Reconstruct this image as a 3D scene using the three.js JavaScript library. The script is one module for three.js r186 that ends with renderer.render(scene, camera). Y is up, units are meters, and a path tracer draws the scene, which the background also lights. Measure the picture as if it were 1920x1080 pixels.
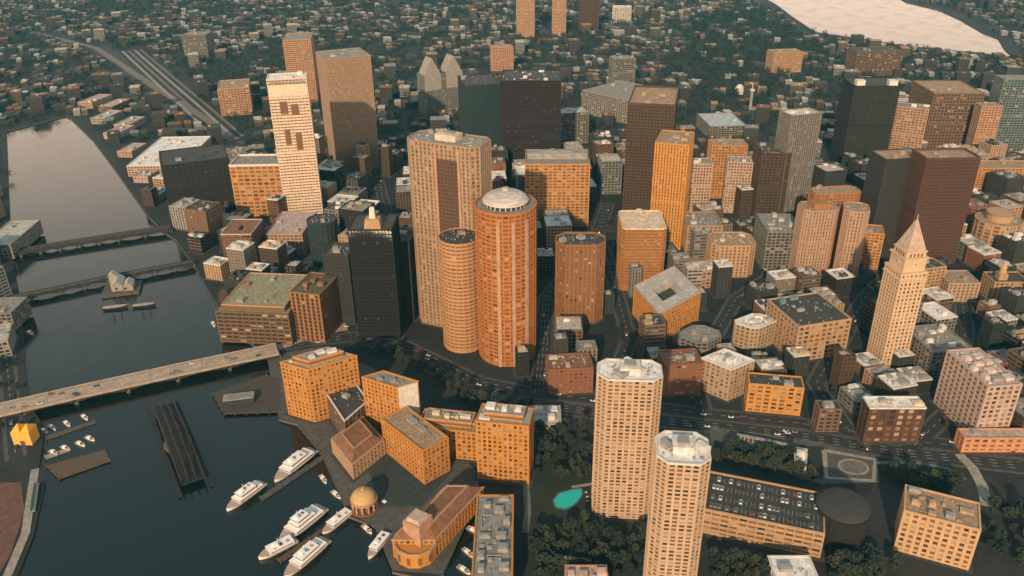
import * as THREE from 'three';

// ---------------------------------------------------------------- camera, sky, sun, exposure
const scene = new THREE.Scene();
const camera = new THREE.PerspectiveCamera(38.588, 16 / 9, 1, 60000);
camera.position.set(0, 422, 0);
camera.rotation.order = 'YXZ';
camera.rotation.set(-0.471213, 0, -0.0120885);
const renderer = new THREE.WebGLRenderer({ antialias: true });
renderer.toneMapping = THREE.LinearToneMapping;
renderer.toneMappingExposure = 1.10;
renderer.shadowMap.enabled = true;

const SUN_DIR = new THREE.Vector3(-0.25, 0.49, 1).normalize();       // low morning sun, behind and a little left of the viewer
{
  const W = 512, H = 256, data = new Float32Array(W * H * 4);
  const lerp = (a, b, t) => a.map((v, i) => v + (b[i] - v) * t);
  const low = [2.0, 1.42, 1.06], mid = [0.50, 0.56, 0.56], top = [0.21, 0.33, 0.39], under = [0.10, 0.10, 0.10];
  for (let j = 0; j < H; j++) for (let i = 0; i < W; i++) {
    const el = (j + .5) / H * Math.PI - Math.PI / 2, s = Math.sin(el);
    let c = s < 0 ? under : s < .20 ? low : s < .44 ? lerp(low, mid, (s - .20) / .24) : lerp(mid, top, Math.min(1, (s - .44) / .35));
    const k = (j * W + i) * 4;
    data[k] = c[0]; data[k + 1] = c[1]; data[k + 2] = c[2]; data[k + 3] = 1;
  }
  const t = new THREE.DataTexture(data, W, H, THREE.RGBAFormat, THREE.FloatType);
  t.mapping = THREE.EquirectangularReflectionMapping; t.magFilter = t.minFilter = THREE.LinearFilter; t.needsUpdate = true;
  scene.background = t; scene.environment = t;
  scene.backgroundIntensity = 1; scene.environmentIntensity = 1;
}
const sun = new THREE.DirectionalLight(new THREE.Color(1.0, 0.70, 0.425), 4.9);
sun.position.copy(SUN_DIR).multiplyScalar(3000).add(new THREE.Vector3(0, 0, -900));
sun.target.position.set(0, 0, -900);
sun.castShadow = true; sun.shadow.radius = 2; sun.shadow.mapSize.set(4096, 4096);
Object.assign(sun.shadow.camera, { left: -1400, right: 1400, top: 900, bottom: -900, near: 200, far: 7000 });
scene.add(sun, sun.target);
scene.fog = new THREE.FogExp2(new THREE.Color(0.06, 0.40, 0.54), 0.00003);

// ---------------------------------------------------------------- small tools
let seed = 20117;
const rnd = () => { seed = (seed + 0x6D2B79F5) | 0; let t = Math.imul(seed ^ (seed >>> 15), 1 | seed); t = (t + Math.imul(t ^ (t >>> 7), 61 | t)) ^ t; return ((t ^ (t >>> 14)) >>> 0) / 4294967296; };
const rr = (a, b) => a + (b - a) * rnd();
const pick = a => a[Math.floor(rnd() * a.length)];
const used = {};
function numbered(n) { const k = used[n] = (used[n] ?? -1) + 1; return k ? `${n}_${String(k).padStart(3, '0')}` : n; }

function noiseTex(S, fn) {
  const d = new Uint8Array(S * S * 4);
  for (let y = 0; y < S; y++) for (let x = 0; x < S; x++) {
    const c = fn(x / S, y / S), k = (y * S + x) * 4;
    for (let i = 0; i < 3; i++) d[k + i] = Math.max(0, Math.min(255, 255 * (Array.isArray(c) ? c[i] : c)));
    d[k + 3] = 255;
  }
  const t = new THREE.DataTexture(d, S, S); t.wrapS = t.wrapT = THREE.RepeatWrapping; t.magFilter = THREE.LinearFilter; t.minFilter = THREE.LinearMipmapLinearFilter; t.generateMipmaps = true;
  t.colorSpace = THREE.SRGBColorSpace; t.needsUpdate = true; return t;
}
function lattice(n, sd) { const a = new Float32Array(n * n); let s = sd; for (let i = 0; i < a.length; i++) { s = (Math.imul(s, 1664525) + 1013904223) | 0; a[i] = (s >>> 8) / 16777216; } return a; }
function vnoise(n, sd) {           // tileable value noise with n cells a side
  const L = lattice(n, sd);
  return (u, v) => { const x = u * n, y = v * n, i = Math.floor(x), j = Math.floor(y); let f = x - i, g = y - j; f = f * f * (3 - 2 * f); g = g * g * (3 - 2 * g);
    const q = (a, b) => L[((b % n) + n) % n * n + ((a % n) + n) % n]; return (q(i, j) * (1 - f) + q(i + 1, j) * f) * (1 - g) + (q(i, j + 1) * (1 - f) + q(i + 1, j + 1) * f) * g; };
}
const n4 = vnoise(5, 11), n12 = vnoise(13, 5), n32 = vnoise(37, 7), n90 = vnoise(91, 9), n200 = vnoise(211, 3);
const TEX = {
  wall: noiseTex(512, (u, v) => { const k = n12(u, v), q = n32(u, v); return [.76 + .12 * k + .08 * q + .06 * n200(u, v), .76 + .11 * k + .09 * q + .06 * n200(u, v), .75 + .10 * k + .11 * q + .06 * n200(u, v)]; }),
  stone: noiseTex(512, (u, v) => .76 + .08 * n4(u, v) + .10 * n90(u, v) + .10 * n200(u, v)),
  roof: noiseTex(512, (u, v) => { const p = n12(u, v) + .5 * n32(u, v); return .74 + .10 * (p > .8 ? 1 : p > .7 ? .5 : 0) + .07 * n90(u, v) + .10 * n200(u, v); }),
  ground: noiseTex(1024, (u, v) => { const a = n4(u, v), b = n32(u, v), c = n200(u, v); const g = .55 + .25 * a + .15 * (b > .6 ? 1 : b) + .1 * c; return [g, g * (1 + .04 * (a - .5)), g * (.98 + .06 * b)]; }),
  water: noiseTex(512, (u, v) => .5 + .25 * (n32(u, v) - .5) + .22 * (n90(u, v) - .5) + .14 * (n200(u, v) - .5)),
  turbid: noiseTex(512, (u, v) => .72 + .16 * n4(u, v) + .12 * n12(u, v)),
};
TEX.wind = noiseTex(512, (u, v) => .45 + .55 * Math.max(0, Math.min(1, (n4(u, v) + .5 * n12(u, v) - .45) * 2)));
TEX.water.colorSpace = TEX.wind.colorSpace = THREE.NoColorSpace;
const MAT = {};
function M(key, rgb, opt = {}) {
  const { tex, ...o } = opt;
  const m = new THREE.MeshStandardMaterial({ color: new THREE.Color().setRGB(...rgb), roughness: .9, ...o });
  if (tex) m.map = TEX[tex];
  m.name = key; return MAT[key] = m;
}
const W = { tex: 'wall' }, S = { tex: 'stone' }, R = { tex: 'roof' };
// walls
M('olive', [.165, .098, .048], W); M('ruststripe', [.30, .135, .055], S); M('twingrey', [.19, .19, .175], W); M('concrete', [.54, .385, .26], S); M('creamstone', [.62, .45, .29], S); M('palebrick', [.56, .36, .20], S); M('tan', [.45, .29, .17], W); M('orange', [.58, .262, .055], W); M('orangetan', [.52, .255, .085], W); M('orangebrick', [.52, .228, .042], S);
M('orangegranite', [.49, .168, .035], W); M('granitetan', [.50, .27, .13], W); M('pinkgranite', [.375, .265, .18], W); M('brownbrick', [.27, .125, .05], S); M('copper', [.36, .165, .055], W);
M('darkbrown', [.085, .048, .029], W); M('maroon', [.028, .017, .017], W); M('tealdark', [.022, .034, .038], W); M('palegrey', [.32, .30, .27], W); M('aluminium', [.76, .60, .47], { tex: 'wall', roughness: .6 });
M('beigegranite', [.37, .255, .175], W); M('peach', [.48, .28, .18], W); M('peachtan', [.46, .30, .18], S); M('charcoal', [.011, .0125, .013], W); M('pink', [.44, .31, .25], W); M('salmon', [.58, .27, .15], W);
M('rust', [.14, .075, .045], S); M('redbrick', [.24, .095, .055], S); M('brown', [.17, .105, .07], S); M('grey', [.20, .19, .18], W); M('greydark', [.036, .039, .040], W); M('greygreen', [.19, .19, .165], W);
M('pinkwhite', [.50, .38, .33], W); M('pinktan', [.42, .28, .20], S); M('redbrown', [.095, .042, .027], W); M('tealgrey', [.16, .20, .20], W); M('white', [.68, .64, .60], W); M('tangrey', [.40, .30, .21], S);
// roofs
M('roofwhite', [.84, .83, .82], R); M('roofpale', [.52, .50, .47], R); M('roofgrey', [.27, .265, .25], R); M('roofdark', [.055, .059, .06], R); M('asphaltroof', [.042, .048, .047], R); M('rooftan', [.38, .26, .17], R);
M('roofpink', [.50, .39, .36], R); M('roofcream', [.72, .58, .42], R); M('roofteal', [.34, .38, .36], R); M('roofgreen', [.10, .11, .055], R); M('roofgreenish', [.30, .29, .18], R); M('roofrust', [.24, .115, .06], R); M('roofblue', [.46, .52, .58], R); M('courtdark', [.06, .058, .055], R);
// roof machinery
const UNIT = { white: M('unitwhite', [.72, .70, .67], R), grey: M('unitgrey', [.33, .32, .31], R), tan: M('unittan', [.45, .32, .20], R), dark: M('unitdark', [.06, .06, .06], R), cream: M('unitcream', [.66, .55, .42], R), rust: M('unitrust', [.26, .13, .09], R), pale: M('unitpale', [.5, .5, .46], R), pink: M('unitpink', [.55, .40, .35], R), peach: M('unitpeach', [.55, .36, .25], R), pinkwhite: M('unitpinkwhite', [.66, .55, .5], R), teal: M('unitteal', [.15, .26, .28], R) };
// glass, blinds, others
M('glassdark', [.035, .033, .032], { roughness: .16 }); M('glassbronze', [.16, .092, .05], { roughness: .2 }); M('glasssmoke', [.014, .015, .016], { roughness: .12 }); M('glassteal', [.02, .045, .05], { roughness: .12 });
M('blind', [.42, .30, .20], W); M('blindgrey', [.26, .22, .18], W); M('blinddark', [.06, .045, .035], { roughness: .3 });
M('asphalt', [.026, .030, .032], R); M('roadpale', [.46, .36, .28], R); M('paving', [.10, .098, .092], R); M('pavingpale', [.34, .31, .27], R); M('paint', [.30, .29, .26]); M('steeldark', [.022, .02, .018], { roughness: .7 });
M('hull', [.74, .72, .70], { roughness: .4 }); M('hulldark', [.03, .035, .045], { roughness: .4 }); M('deckwood', [.11, .078, .056], W); M('deckgrey', [.10, .092, .085], W); M('bark', [.06, .045, .03]); M('tent', [.72, .35, .03], { roughness: .8 });
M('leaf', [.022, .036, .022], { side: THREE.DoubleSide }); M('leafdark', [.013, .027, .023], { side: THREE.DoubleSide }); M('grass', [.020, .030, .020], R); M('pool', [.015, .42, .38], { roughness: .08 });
M('redearth', [.15, .075, .055], R); M('tealpaint', [.15, .24, .23]); M('seawall', [.12, .11, .095], S); M('ballast', [.20, .165, .14], R); M('domegold', [.55, .36, .16], W);

// geometry collector: quads and prisms become ONE mesh
class MB {
  constructor(tile = 40) { this.p = []; this.n = []; this.u = []; this.t = tile; this.o = rnd() * 50; }
  tri(a, b, c, n) {
    if (!n) { const e = [b[0] - a[0], b[1] - a[1], b[2] - a[2]], f = [c[0] - a[0], c[1] - a[1], c[2] - a[2]]; n = [e[1] * f[2] - e[2] * f[1], e[2] * f[0] - e[0] * f[2], e[0] * f[1] - e[1] * f[0]]; const l = Math.hypot(...n) || 1; n = n.map(v => v / l); }
    const up = Math.abs(n[1]) > .6, hl = Math.hypot(n[0], n[2]) || 1;
    for (const q of [a, b, c]) { this.p.push(q[0], q[1], q[2]); this.n.push(n[0], n[1], n[2]);
      if (up) this.u.push((q[0] + this.o) / this.t, (q[2] + this.o) / this.t); else this.u.push(((q[0] * n[2] - q[2] * n[0]) / hl + this.o) / this.t, (q[1] + this.o) / this.t); }
    return this;
  }
  quad(a, b, c, d) { this.tri(a, b, c); return this.tri(a, c, d); }
  box(cx, y0, cz, w, h, d, yaw = 0, taper = 1) {       // w along the yawed x axis
    const c = Math.cos(yaw), s = Math.sin(yaw), P = (x, y, z) => [cx + x * c + z * s, y, cz - x * s + z * c], a = w / 2, b = d / 2, y1 = y0 + h, at = a * taper, bt = b * taper;
    const B = [P(-a, y0, b), P(a, y0, b), P(a, y0, -b), P(-a, y0, -b)], T = [P(-at, y1, bt), P(at, y1, bt), P(at, y1, -bt), P(-at, y1, -bt)];
    for (let i = 0; i < 4; i++) { const j = (i + 1) % 4; this.quad(B[i], B[j], T[j], T[i]); }
    this.quad(T[0], T[1], T[2], T[3]); this.quad(B[3], B[2], B[1], B[0]); return this;
  }
  bar(a, b, w, h) {                                    // a beam from a to b
    const d = [b[0] - a[0], b[1] - a[1], b[2] - a[2]], l = Math.hypot(...d) || 1, f = d.map(v => v / l); let s = [f[2], 0, -f[0]]; const sl = Math.hypot(...s); s = sl < .01 ? [1, 0, 0] : s.map(v => v / sl);
    const u = [f[1] * s[2] - f[2] * s[1], f[2] * s[0] - f[0] * s[2], f[0] * s[1] - f[1] * s[0]], Q = (p, i, j) => p.map((v, k) => v + s[k] * i * w / 2 + u[k] * j * h / 2);
    const A = [Q(a, -1, -1), Q(a, 1, -1), Q(a, 1, 1), Q(a, -1, 1)], B = [Q(b, -1, -1), Q(b, 1, -1), Q(b, 1, 1), Q(b, -1, 1)];
    for (let i = 0; i < 4; i++) { const j = (i + 1) % 4; this.quad(A[i], A[j], B[j], B[i]); }
    this.quad(A[3], A[2], A[1], A[0]); this.quad(B[0], B[1], B[2], B[3]); return this;
  }
  sides(fp, y0, y1, fpTop = fp) { for (let i = 0; i < fp.length; i++) { const a = fp[i], b = fp[(i + 1) % fp.length], c = fpTop[(i + 1) % fp.length], d = fpTop[i]; this.quad([a[0], y0, a[1]], [b[0], y0, b[1]], [c[0], y1, c[1]], [d[0], y1, d[1]]); } return this; }
  cap(fp, y, holes = []) {
    const v = a => a.map(q => new THREE.Vector2(q[0], q[1])), f = THREE.ShapeUtils.triangulateShape(v(fp), holes.map(v)), all = [fp, ...holes].flat();
    for (const [i, j, k] of f) { const a = all[i], b = all[j], c = all[k], up = (b[0] - a[0]) * (c[1] - a[1]) - (b[1] - a[1]) * (c[0] - a[0]) < 0; const A = [a[0], y, a[1]], B = [b[0], y, b[1]], C = [c[0], y, c[1]]; up ? this.tri(A, B, C, [0, 1, 0]) : this.tri(A, C, B, [0, 1, 0]); }
    return this;
  }
  prism(fp, y0, y1, top = fp) { return this.sides(fp, y0, y1, top).cap(top, y1); }
  ring(fp, out, inn, y0, y1) {                         // a mitred kerb round a footprint
    const o = offset(fp, out), i = offset(fp, -inn), n = fp.length;
    for (let k = 0; k < n; k++) { const m = (k + 1) % n; const A = (q, y) => [q[0], y, q[1]];
      this.quad(A(o[k], y0), A(o[m], y0), A(o[m], y1), A(o[k], y1)); this.quad(A(o[k], y1), A(o[m], y1), A(i[m], y1), A(i[k], y1)); this.quad(A(i[m], y0), A(i[k], y0), A(i[k], y1), A(i[m], y1)); this.quad(A(i[k], y0), A(i[m], y0), A(o[m], y0), A(o[k], y0)); }
    return this;
  }
  get empty() { return !this.p.length; }
  build(name, mat, parent) {
    const g = new THREE.BufferGeometry();
    g.setAttribute('position', new THREE.Float32BufferAttribute(this.p, 3)); g.setAttribute('normal', new THREE.Float32BufferAttribute(this.n, 3)); g.setAttribute('uv', new THREE.Float32BufferAttribute(this.u, 2));
    const m = new THREE.Mesh(g, typeof mat === 'string' ? MAT[mat] : mat); m.name = parent ? name : numbered(name); m.castShadow = m.receiveShadow = true; (parent || scene).add(m); return m;
  }
}
function area(fp) { let s = 0; fp.forEach((a, i) => { const b = fp[(i + 1) % fp.length]; s += a[0] * b[1] - b[0] * a[1]; }); return s / 2; }
function orient(fp) { return area(fp) > 0 ? fp.slice().reverse() : fp; }     // so that (dz, -dx) ... points outward
function offset(fp, d) {
  const n = fp.length, E = fp.map((a, i) => { const b = fp[(i + 1) % n], x = b[0] - a[0], z = b[1] - a[1], l = Math.hypot(x, z); return [-z / l, x / l]; });
  return fp.map((p, i) => { const a = E[(i + n - 1) % n], b = E[i], k = 1 + a[0] * b[0] + a[1] * b[1]; return [p[0] + (a[0] + b[0]) * d / k, p[1] + (a[1] + b[1]) * d / k]; });
}
const ngon = (n, r, cx = 0, cz = 0, r2 = r, a0 = 0) => orient(Array.from({ length: n }, (_, i) => { const t = a0 + (i + .5) / n * 2 * Math.PI; return [cx + r * Math.cos(t), cz + r2 * Math.sin(t)]; }));
function inside(p, fp) { let c = false; for (let i = 0, j = fp.length - 1; i < fp.length; j = i++) { const a = fp[i], b = fp[j]; if ((a[1] > p[1]) !== (b[1] > p[1]) && p[0] < (b[0] - a[0]) * (p[1] - a[1]) / (b[1] - a[1]) + a[0]) c = !c; } return c; }
function tag(o, label, category, group, kind) { o.userData.label = label; if (category) o.userData.category = category; if (group) o.userData.group = group; if (kind) o.userData.kind = kind; return o; }
function thing(name, x, z, label, category, group, y = 0) { const g = new THREE.Group(); g.name = numbered(name); g.position.set(x, y, z); scene.add(g); return tag(g, label, category, group); }
const stuff = m => { m.userData.kind = 'stuff'; return m; };
function structure(m, label) { m.userData.kind = 'structure'; if (label) m.userData.label = label; return m; }
function dup(o, x, z, turn = 0, label, y = o.position.y) { const c = o.clone(); c.userData = { ...o.userData }; if (label) c.userData.label = label; c.name = numbered(o.name.replace(/_\d+$/, '')); c.position.set(x, y, z); c.rotation.y = turn; scene.add(c); return c; }

// ---------------------------------------------------------------- buildings
const FOOT = [];                                       // footprints in world metres, for keeping the small houses clear
function facade(t, fp, y0, h, o) {                     // glazed core, floor bands and piers standing proud of it, blinds and panes
  const glazing = o.glass === 'dark' && ['orange', 'orangetan', 'orangebrick', 'orangegranite', 'granitetan', 'copper', 'tan', 'brownbrick', 'pinktan', 'peach', 'peachtan', 'concrete', 'beigegranite', 'redbrick', 'pinkgranite', 'aluminium', 'pinkwhite', 'pink', 'salmon', 'rust', 'creamstone', 'palebrick', 'tangrey'].includes(o.wall) ? 'glassbronze' : 'glass' + o.glass;
  if (o.st === 'plain') { new MB().sides(fp, y0, h).build('wall', o.wall, t); const r = new MB(); for (let y = y0 + 5; y < h - 2; y += 6) r.ring(fp, .15, .1, y, y + .25); stuff(r.build('panel_joint', o.wall, t)); return; }
  new MB().sides(fp, y0, h - .3).build('glazing', glazing, t);
  const bands = new MB(), piers = new MB(), blinds = [new MB(), new MB(), new MB()], n = fp.length, nf = Math.max(1, Math.round((h - y0) / o.fh)), fh = (h - y0) / nf, cells = [];
  for (let k = 0; k <= nf; k++) { const y = y0 + k * fh; bands.ring(fp, .3, -.02, k ? y - o.bh / 2 : y0, k === nf ? h - .25 : y + (k ? o.bh / 2 : o.bh)); }
  for (let i = 0; i < n; i++) {
    const a = fp[i], b = fp[(i + 1) % n], ex = b[0] - a[0], ez = b[1] - a[1], l = Math.hypot(ex, ez), ux = ex / l, uz = ez / l, nx = -uz, nz = ux, nb = Math.max(1, Math.round(l / o.bay)), bw = l / nb;
    const Q = (s, out, y) => [a[0] + ux * s + nx * out, y, a[1] + uz * s + nz * out];
    for (let j = 0; j <= nb; j++) {
      let s0 = j * bw - o.pw / 2, s1 = j * bw + o.pw / 2; const end = j === 0 || j === nb, e = n > 12 ? .04 : .5;
      if (j === 0) { s0 = -e; s1 = o.pw * .6; } if (j === nb) { s0 = l - o.pw * .6; s1 = l + e; }
      const out = end ? .52 : .46;
      piers.quad(Q(s0, out, y0), Q(s1, out, y0), Q(s1, out, h), Q(s0, out, h)); piers.quad(Q(s0, -.1, y0), Q(s0, out, y0), Q(s0, out, h), Q(s0, -.1, h)); piers.quad(Q(s1, out, y0), Q(s1, -.1, y0), Q(s1, -.1, h), Q(s1, out, h));
    }
    const facing = nz * 1 + nx * .15;
    for (let k = 0; k < nf; k++) for (let j = 0; j < nb; j++) cells.push({ a, ux, uz, nx, nz, s: (j + .5) * bw, y: y0 + (k + .5) * fh, w: bw - o.pw, hh: fh - o.bh, f: facing });
  }
  for (const c of cells) if (rnd() < o.blind) { const d = rnd() < .55 ? 1 : rr(.3, .8), x0 = c.s - c.w / 2, x1 = c.s + c.w / 2, y1 = c.y + c.hh / 2, yy = y1 - c.hh * d, Q = (s, y) => [c.a[0] + c.ux * s + c.nx * .07, y, c.a[1] + c.uz * s + c.nz * .07]; pick(blinds).quad(Q(x0, yy), Q(x1, yy), Q(x1, y1), Q(x0, y1)); }
  stuff(bands.build('floor_band', o.wall, t)); stuff(piers.build('pier', o.wall, t));
  const darkWall = ['charcoal', 'maroon', 'tealdark', 'darkbrown', 'greydark', 'redbrown', 'rust'].includes(o.wall);
  blinds.forEach((q, i) => { if (!q.empty) stuff(q.build('window_blind', darkWall ? ['blinddark', 'glassdark', 'unitdark'][i] : ['blind', 'blinddark', 'blindgrey'][i], t)); });
  if (h > 60 && n <= 12) { const lv = new MB(), y = (h - y0) * rr(.45, .6); for (let k = 0; k < 4; k++) lv.ring(fp, .62, -.4, y + k * 1.05, y + k * 1.05 + .55); stuff(lv.build('louvre_band', o.wall, t)); new MB().ring(fp, .75, -.5, y0 + 5.2, y0 + 6.4).build('canopy_band', o.wall, t); }
  if (o.panes) {
    cells.sort((p, q) => q.f - p.f); const show = cells.filter(c => c.f > .2).slice(0, Math.min(300, o.panes));
    const geos = {};
    for (const c of show) {
      const key = c.w.toFixed(2) + '_' + c.hh.toFixed(2);
      const g = geos[key] ||= new THREE.BoxGeometry(c.w * .94, c.hh * .9, .14);
      const m = new THREE.Mesh(g, MAT[pick(['glassbronze', 'glassbronze', 'blinddark', 'blind', 'blindgrey', 'glassdark', 'glassbronze'])]); m.name = 'window'; m.castShadow = m.receiveShadow = true;
      m.position.set(c.a[0] + c.ux * c.s + c.nx * .1, c.y, c.a[1] + c.uz * c.s + c.nz * .1); m.rotation.y = Math.atan2(c.nx, c.nz); t.add(m);
    }
  }
}
function roofUnits(t, fp, y, o) {
  const xs = fp.map(p => p[0]), zs = fp.map(p => p[1]), in1 = offset(fp, -3.2), mm = UNIT[o.unitc || 'grey'];
  const e = [fp[1][0] - fp[0][0], fp[1][1] - fp[0][1]], yaw = -Math.atan2(e[1], e[0]), small = new MB(); const done = []; let made = 0;
  for (let k = 0; k < 200 && made < o.units; k++) {
    const x = rr(Math.min(...xs), Math.max(...xs)), z = rr(Math.min(...zs), Math.max(...zs)); if (!inside([x, z], in1)) continue;
    const big = made < Math.ceil(o.units * .6), w = big ? rr(4, 9) : rr(1.5, 3.5), d = big ? rr(3, 7) : rr(1.5, 3), h = big ? rr(1.8, 4) : rr(1, 2), r = Math.hypot(w, d) / 2;
    if (done.some(q => Math.hypot(q[0] - x, q[1] - z) < q[2] + r)) continue; done.push([x, z, r]); made++;
    if (big) { const b = new MB(); b.box(x, y, z, w, h, d, yaw); if (rnd() < .6) b.box(x, y + h, z, w * .7, .5, d * .7, yaw); b.build('roof_unit', rnd() < .75 ? mm : UNIT.grey, t); } else small.box(x, y, z, w, h, d, yaw);
  }
  for (let k = 0; k < 1 + o.units * .7; k++) { const x = rr(Math.min(...xs), Math.max(...xs)), z = rr(Math.min(...zs), Math.max(...zs)), L = rr(5, 12), q = yaw + (rnd() < .5 ? 0 : Math.PI / 2); if ([-.5, 0, .5].every(f => inside([x + Math.cos(q) * L * f, z - Math.sin(q) * L * f], in1))) small.box(x, y + .3, z, L, rr(.35, .8), rr(.5, 1), q); }
  for (let k = 0; k < 40 + o.units * 4; k++) { const x = rr(Math.min(...xs), Math.max(...xs)), z = rr(Math.min(...zs), Math.max(...zs)); if (!inside([x, z], in1) || done.some(q => Math.hypot(q[0] - x, q[1] - z) < q[2] + .8)) continue; const s = rr(.4, 1.3); small.box(x, y, z, s, rr(.4, 1.2), s * rr(.7, 2), yaw); if (small.p.length > 9 * 12 * 26) break; }
  if (!small.empty && o.units) stuff(small.build('roof_fitting', rnd() < .5 ? mm : UNIT.grey, t));
}
function building(name, x, z, rel, h, label, category, o = {}) {
  o = { st: 'grid', wall: 'tan', roof: 'roofgrey', glass: 'dark', fh: 3.8, bay: 5, pw: 1.2, bh: 1.3, par: 1, units: 2, panes: 0, blind: .22, unitc: 'grey', group: undefined, ...o };
  const t = thing(name, x, z, label, category, o.group), fp = orient(rel);
  FOOT.push(rel.map(p => [p[0] + x, p[1] + z]));
  facade(t, fp, 0, h, o);
  let roofMesh = t;
  const x0 = o.extra, frontEdge = fp.map((a, i) => { const b = fp[(i + 1) % fp.length]; return { a, b, l: Math.hypot(b[0] - a[0], b[1] - a[1]) }; }).sort((p, q) => (q.a[1] + q.b[1]) - (p.a[1] + p.b[1])).filter((e, i, A) => e.l > .5 * Math.max(...A.map(q => q.l)))[0];
  const { a, b, l } = frontEdge, ux = (b[0] - a[0]) / l, uz = (b[1] - a[1]) / l, nx = -uz, nz = ux, yaw = -Math.atan2(uz, ux), F = (s, out) => [a[0] + ux * s + nx * out, a[1] + uz * s + nz * out];
  const rim = x0 === 'whiterim' ? 'white' : ['roofwhite', 'roofcream'].includes(o.roof) ? (o.roof === 'roofcream' ? 'roofcream' : 'white') : o.wall;
  if (x0 === 'ushape') {
    new MB().cap(fp, h - 11).build('court_floor', o.roof, t); const w = new MB(); const i = offset(fp, -15);
    for (let k = 0; k < fp.length; k++) { const m = (k + 1) % fp.length; w.quad([fp[k][0], h, fp[k][1]], [fp[m][0], h, fp[m][1]], [i[m][0], h, i[m][1]], [i[k][0], h, i[k][1]]); w.quad([i[m][0], h - 11, i[m][1]], [i[k][0], h - 11, i[k][1]], [i[k][0], h, i[k][1]], [i[m][0], h, i[m][1]]); }
    w.build('wing_roof', x0 === 'ushape' && o.wall === 'orange' ? 'roofpale' : 'roofrust', t); new MB().ring(fp, .55, .5, h - .3, h + 1.1).build('parapet', 'pinkwhite', t); return t;
  }
  if (!['gables', 'wharfend'].includes(x0)) { const rf = new MB().cap(fp, h).build('roof', o.roof, t); roofMesh = rf; if (o.par) new MB().ring(fp, .55, .6, h - .3, h + o.par).build('parapet', rim, rf); }
  if (o.pent) { const c = fp.reduce((s, p) => [s[0] + p[0] / fp.length, s[1] + p[1] / fp.length], [0, 0]); const ph = new MB().box(c[0], h, c[1], o.pent[0], o.pent[2], o.pent[1], yaw).build('penthouse', UNIT[o.unitc], t); new MB().box(c[0], h + o.pent[2], c[1], o.pent[0] * .55, 1.4, o.pent[1] * .5, yaw).build('penthouse_top', UNIT.grey, ph); }
  if (o.units) roofUnits(roofMesh, fp, h + .01, o);
  if (x0 === 'dome') {
    const r = 17; new MB().prism(ngon(32, r + 1.5), h, h + 4).build('drum', 'greydark', t); stuff((() => { const m = new MB(); for (let k = 0; k < 24; k++) { const q = k / 24 * 6.283; m.box((r + 1.4) * Math.cos(q), h, (r + 1.4) * Math.sin(q), .8, 4.6, .8, -q); } return m.build('drum_post', 'white', t); })());
    const pts = []; for (let k = 0; k <= 14; k++) { const q = k / 14 * Math.PI / 2; pts.push(new THREE.Vector2((r + 3) * Math.cos(q) + .01, 8.5 * Math.sin(q))); } const g = new THREE.LatheGeometry(pts, 40); const d = new THREE.Mesh(g, MAT.roofpale); d.name = 'dome'; d.position.y = h + 4.4; d.castShadow = d.receiveShadow = true; t.add(d);
    new MB().ring(ngon(32, r + 3), .7, .8, h + 3.8, h + 4.8).build('dome_rim', 'white', t); new MB().prism(ngon(10, 3.2), h + 12.4, h + 15.4).build('lantern', 'roofpale', t);
    for (const q of [.9, 1.35, 1.8]) { const m = new MB(); const R0 = 28; m.box(29.5 * Math.cos(q), 0, 29.5 * Math.sin(q), 3.2, h - 6, 1.6, Math.PI / 2 - q); m.build('stone_fin', 'peach', t); }
  }
  if (x0 === 'slot') { const w = l * .34, c = l * .62, m = new MB(), mm = new MB(); const P = F(c, -.2), top = h - 14, bot = 60; m.box(P[0], bot, P[1], w, top - bot, 2.6, yaw); m.build('glass_slot', 'darkbrown', t); for (let y = bot; y < top; y += 3.9) { const q = F(c, 1.05); mm.box(q[0], y, q[1], w, .5, .5, yaw); } for (let j = 0; j <= 6; j++) { const q = F(c - w / 2 + j * w / 6, 1.15); mm.box(q[0], bot, q[1], .35, top - bot, .5, yaw); } stuff(mm.build('mullion', 'brown', t)); const f2 = new MB(); for (const s of [c - w / 2 - 1.6, c + w / 2 + 1.6]) { const q = F(s, .6); f2.box(q[0], 0, q[1], 2.4, h - 2, 1.6, yaw); } f2.build('stone_pylon', 'peach', t); }
  if (x0 === 'fedslot') { for (const [s, y, w, hh] of [[.34, h - 44, .2, 16], [.62, h - 46, .2, 14], [.62, h - 92, .16, 22], [.34, h - 84, .14, 20]]) { const P = F(l * s, .5); new MB().box(P[0], y, P[1], l * w, hh, .6, yaw).build('window_slot', 'glassbronze', t); } const P = F(l * .5, .6); new MB().box(P[0], h - 22, P[1], l * .98, 15, .8, yaw).build('crown_panel', 'aluminium', t); const Q2 = F(l * .5, .9); new MB().box(Q2[0], h - 5.2, Q2[1], l * .9, 2.2, .5, yaw).build('crown_slot', 'unitgrey', t); }
  if (x0 === 'gables') { new MB().cap(fp, h).build('roof', o.roof, t); for (const s of [.22, .78]) { const m = new MB(), w = l * .42, c = F(l * s, 0), dz = 26, P = (q, out, y) => { const f = F(l * s + q, out); return [f[0], y, f[1]]; }; m.quad(P(-w / 2, .6, h - 30), P(w / 2, .6, h - 30), P(w / 2, .6, h), P(-w / 2, .6, h)); m.tri(P(-w / 2, .6, h), P(w / 2, .6, h), P(0, .6, h + 30)); m.quad(P(-w / 2, .6, h), P(0, .6, h + 30), P(0, -dz, h + 30), P(-w / 2, -dz, h)); m.quad(P(0, .6, h + 30), P(w / 2, .6, h), P(w / 2, -dz, h), P(0, -dz, h + 30)); m.tri(P(w / 2, -dz, h), P(-w / 2, -dz, h), P(0, -dz, h + 30)); m.build('gable', 'palegrey', t); } }
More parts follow.
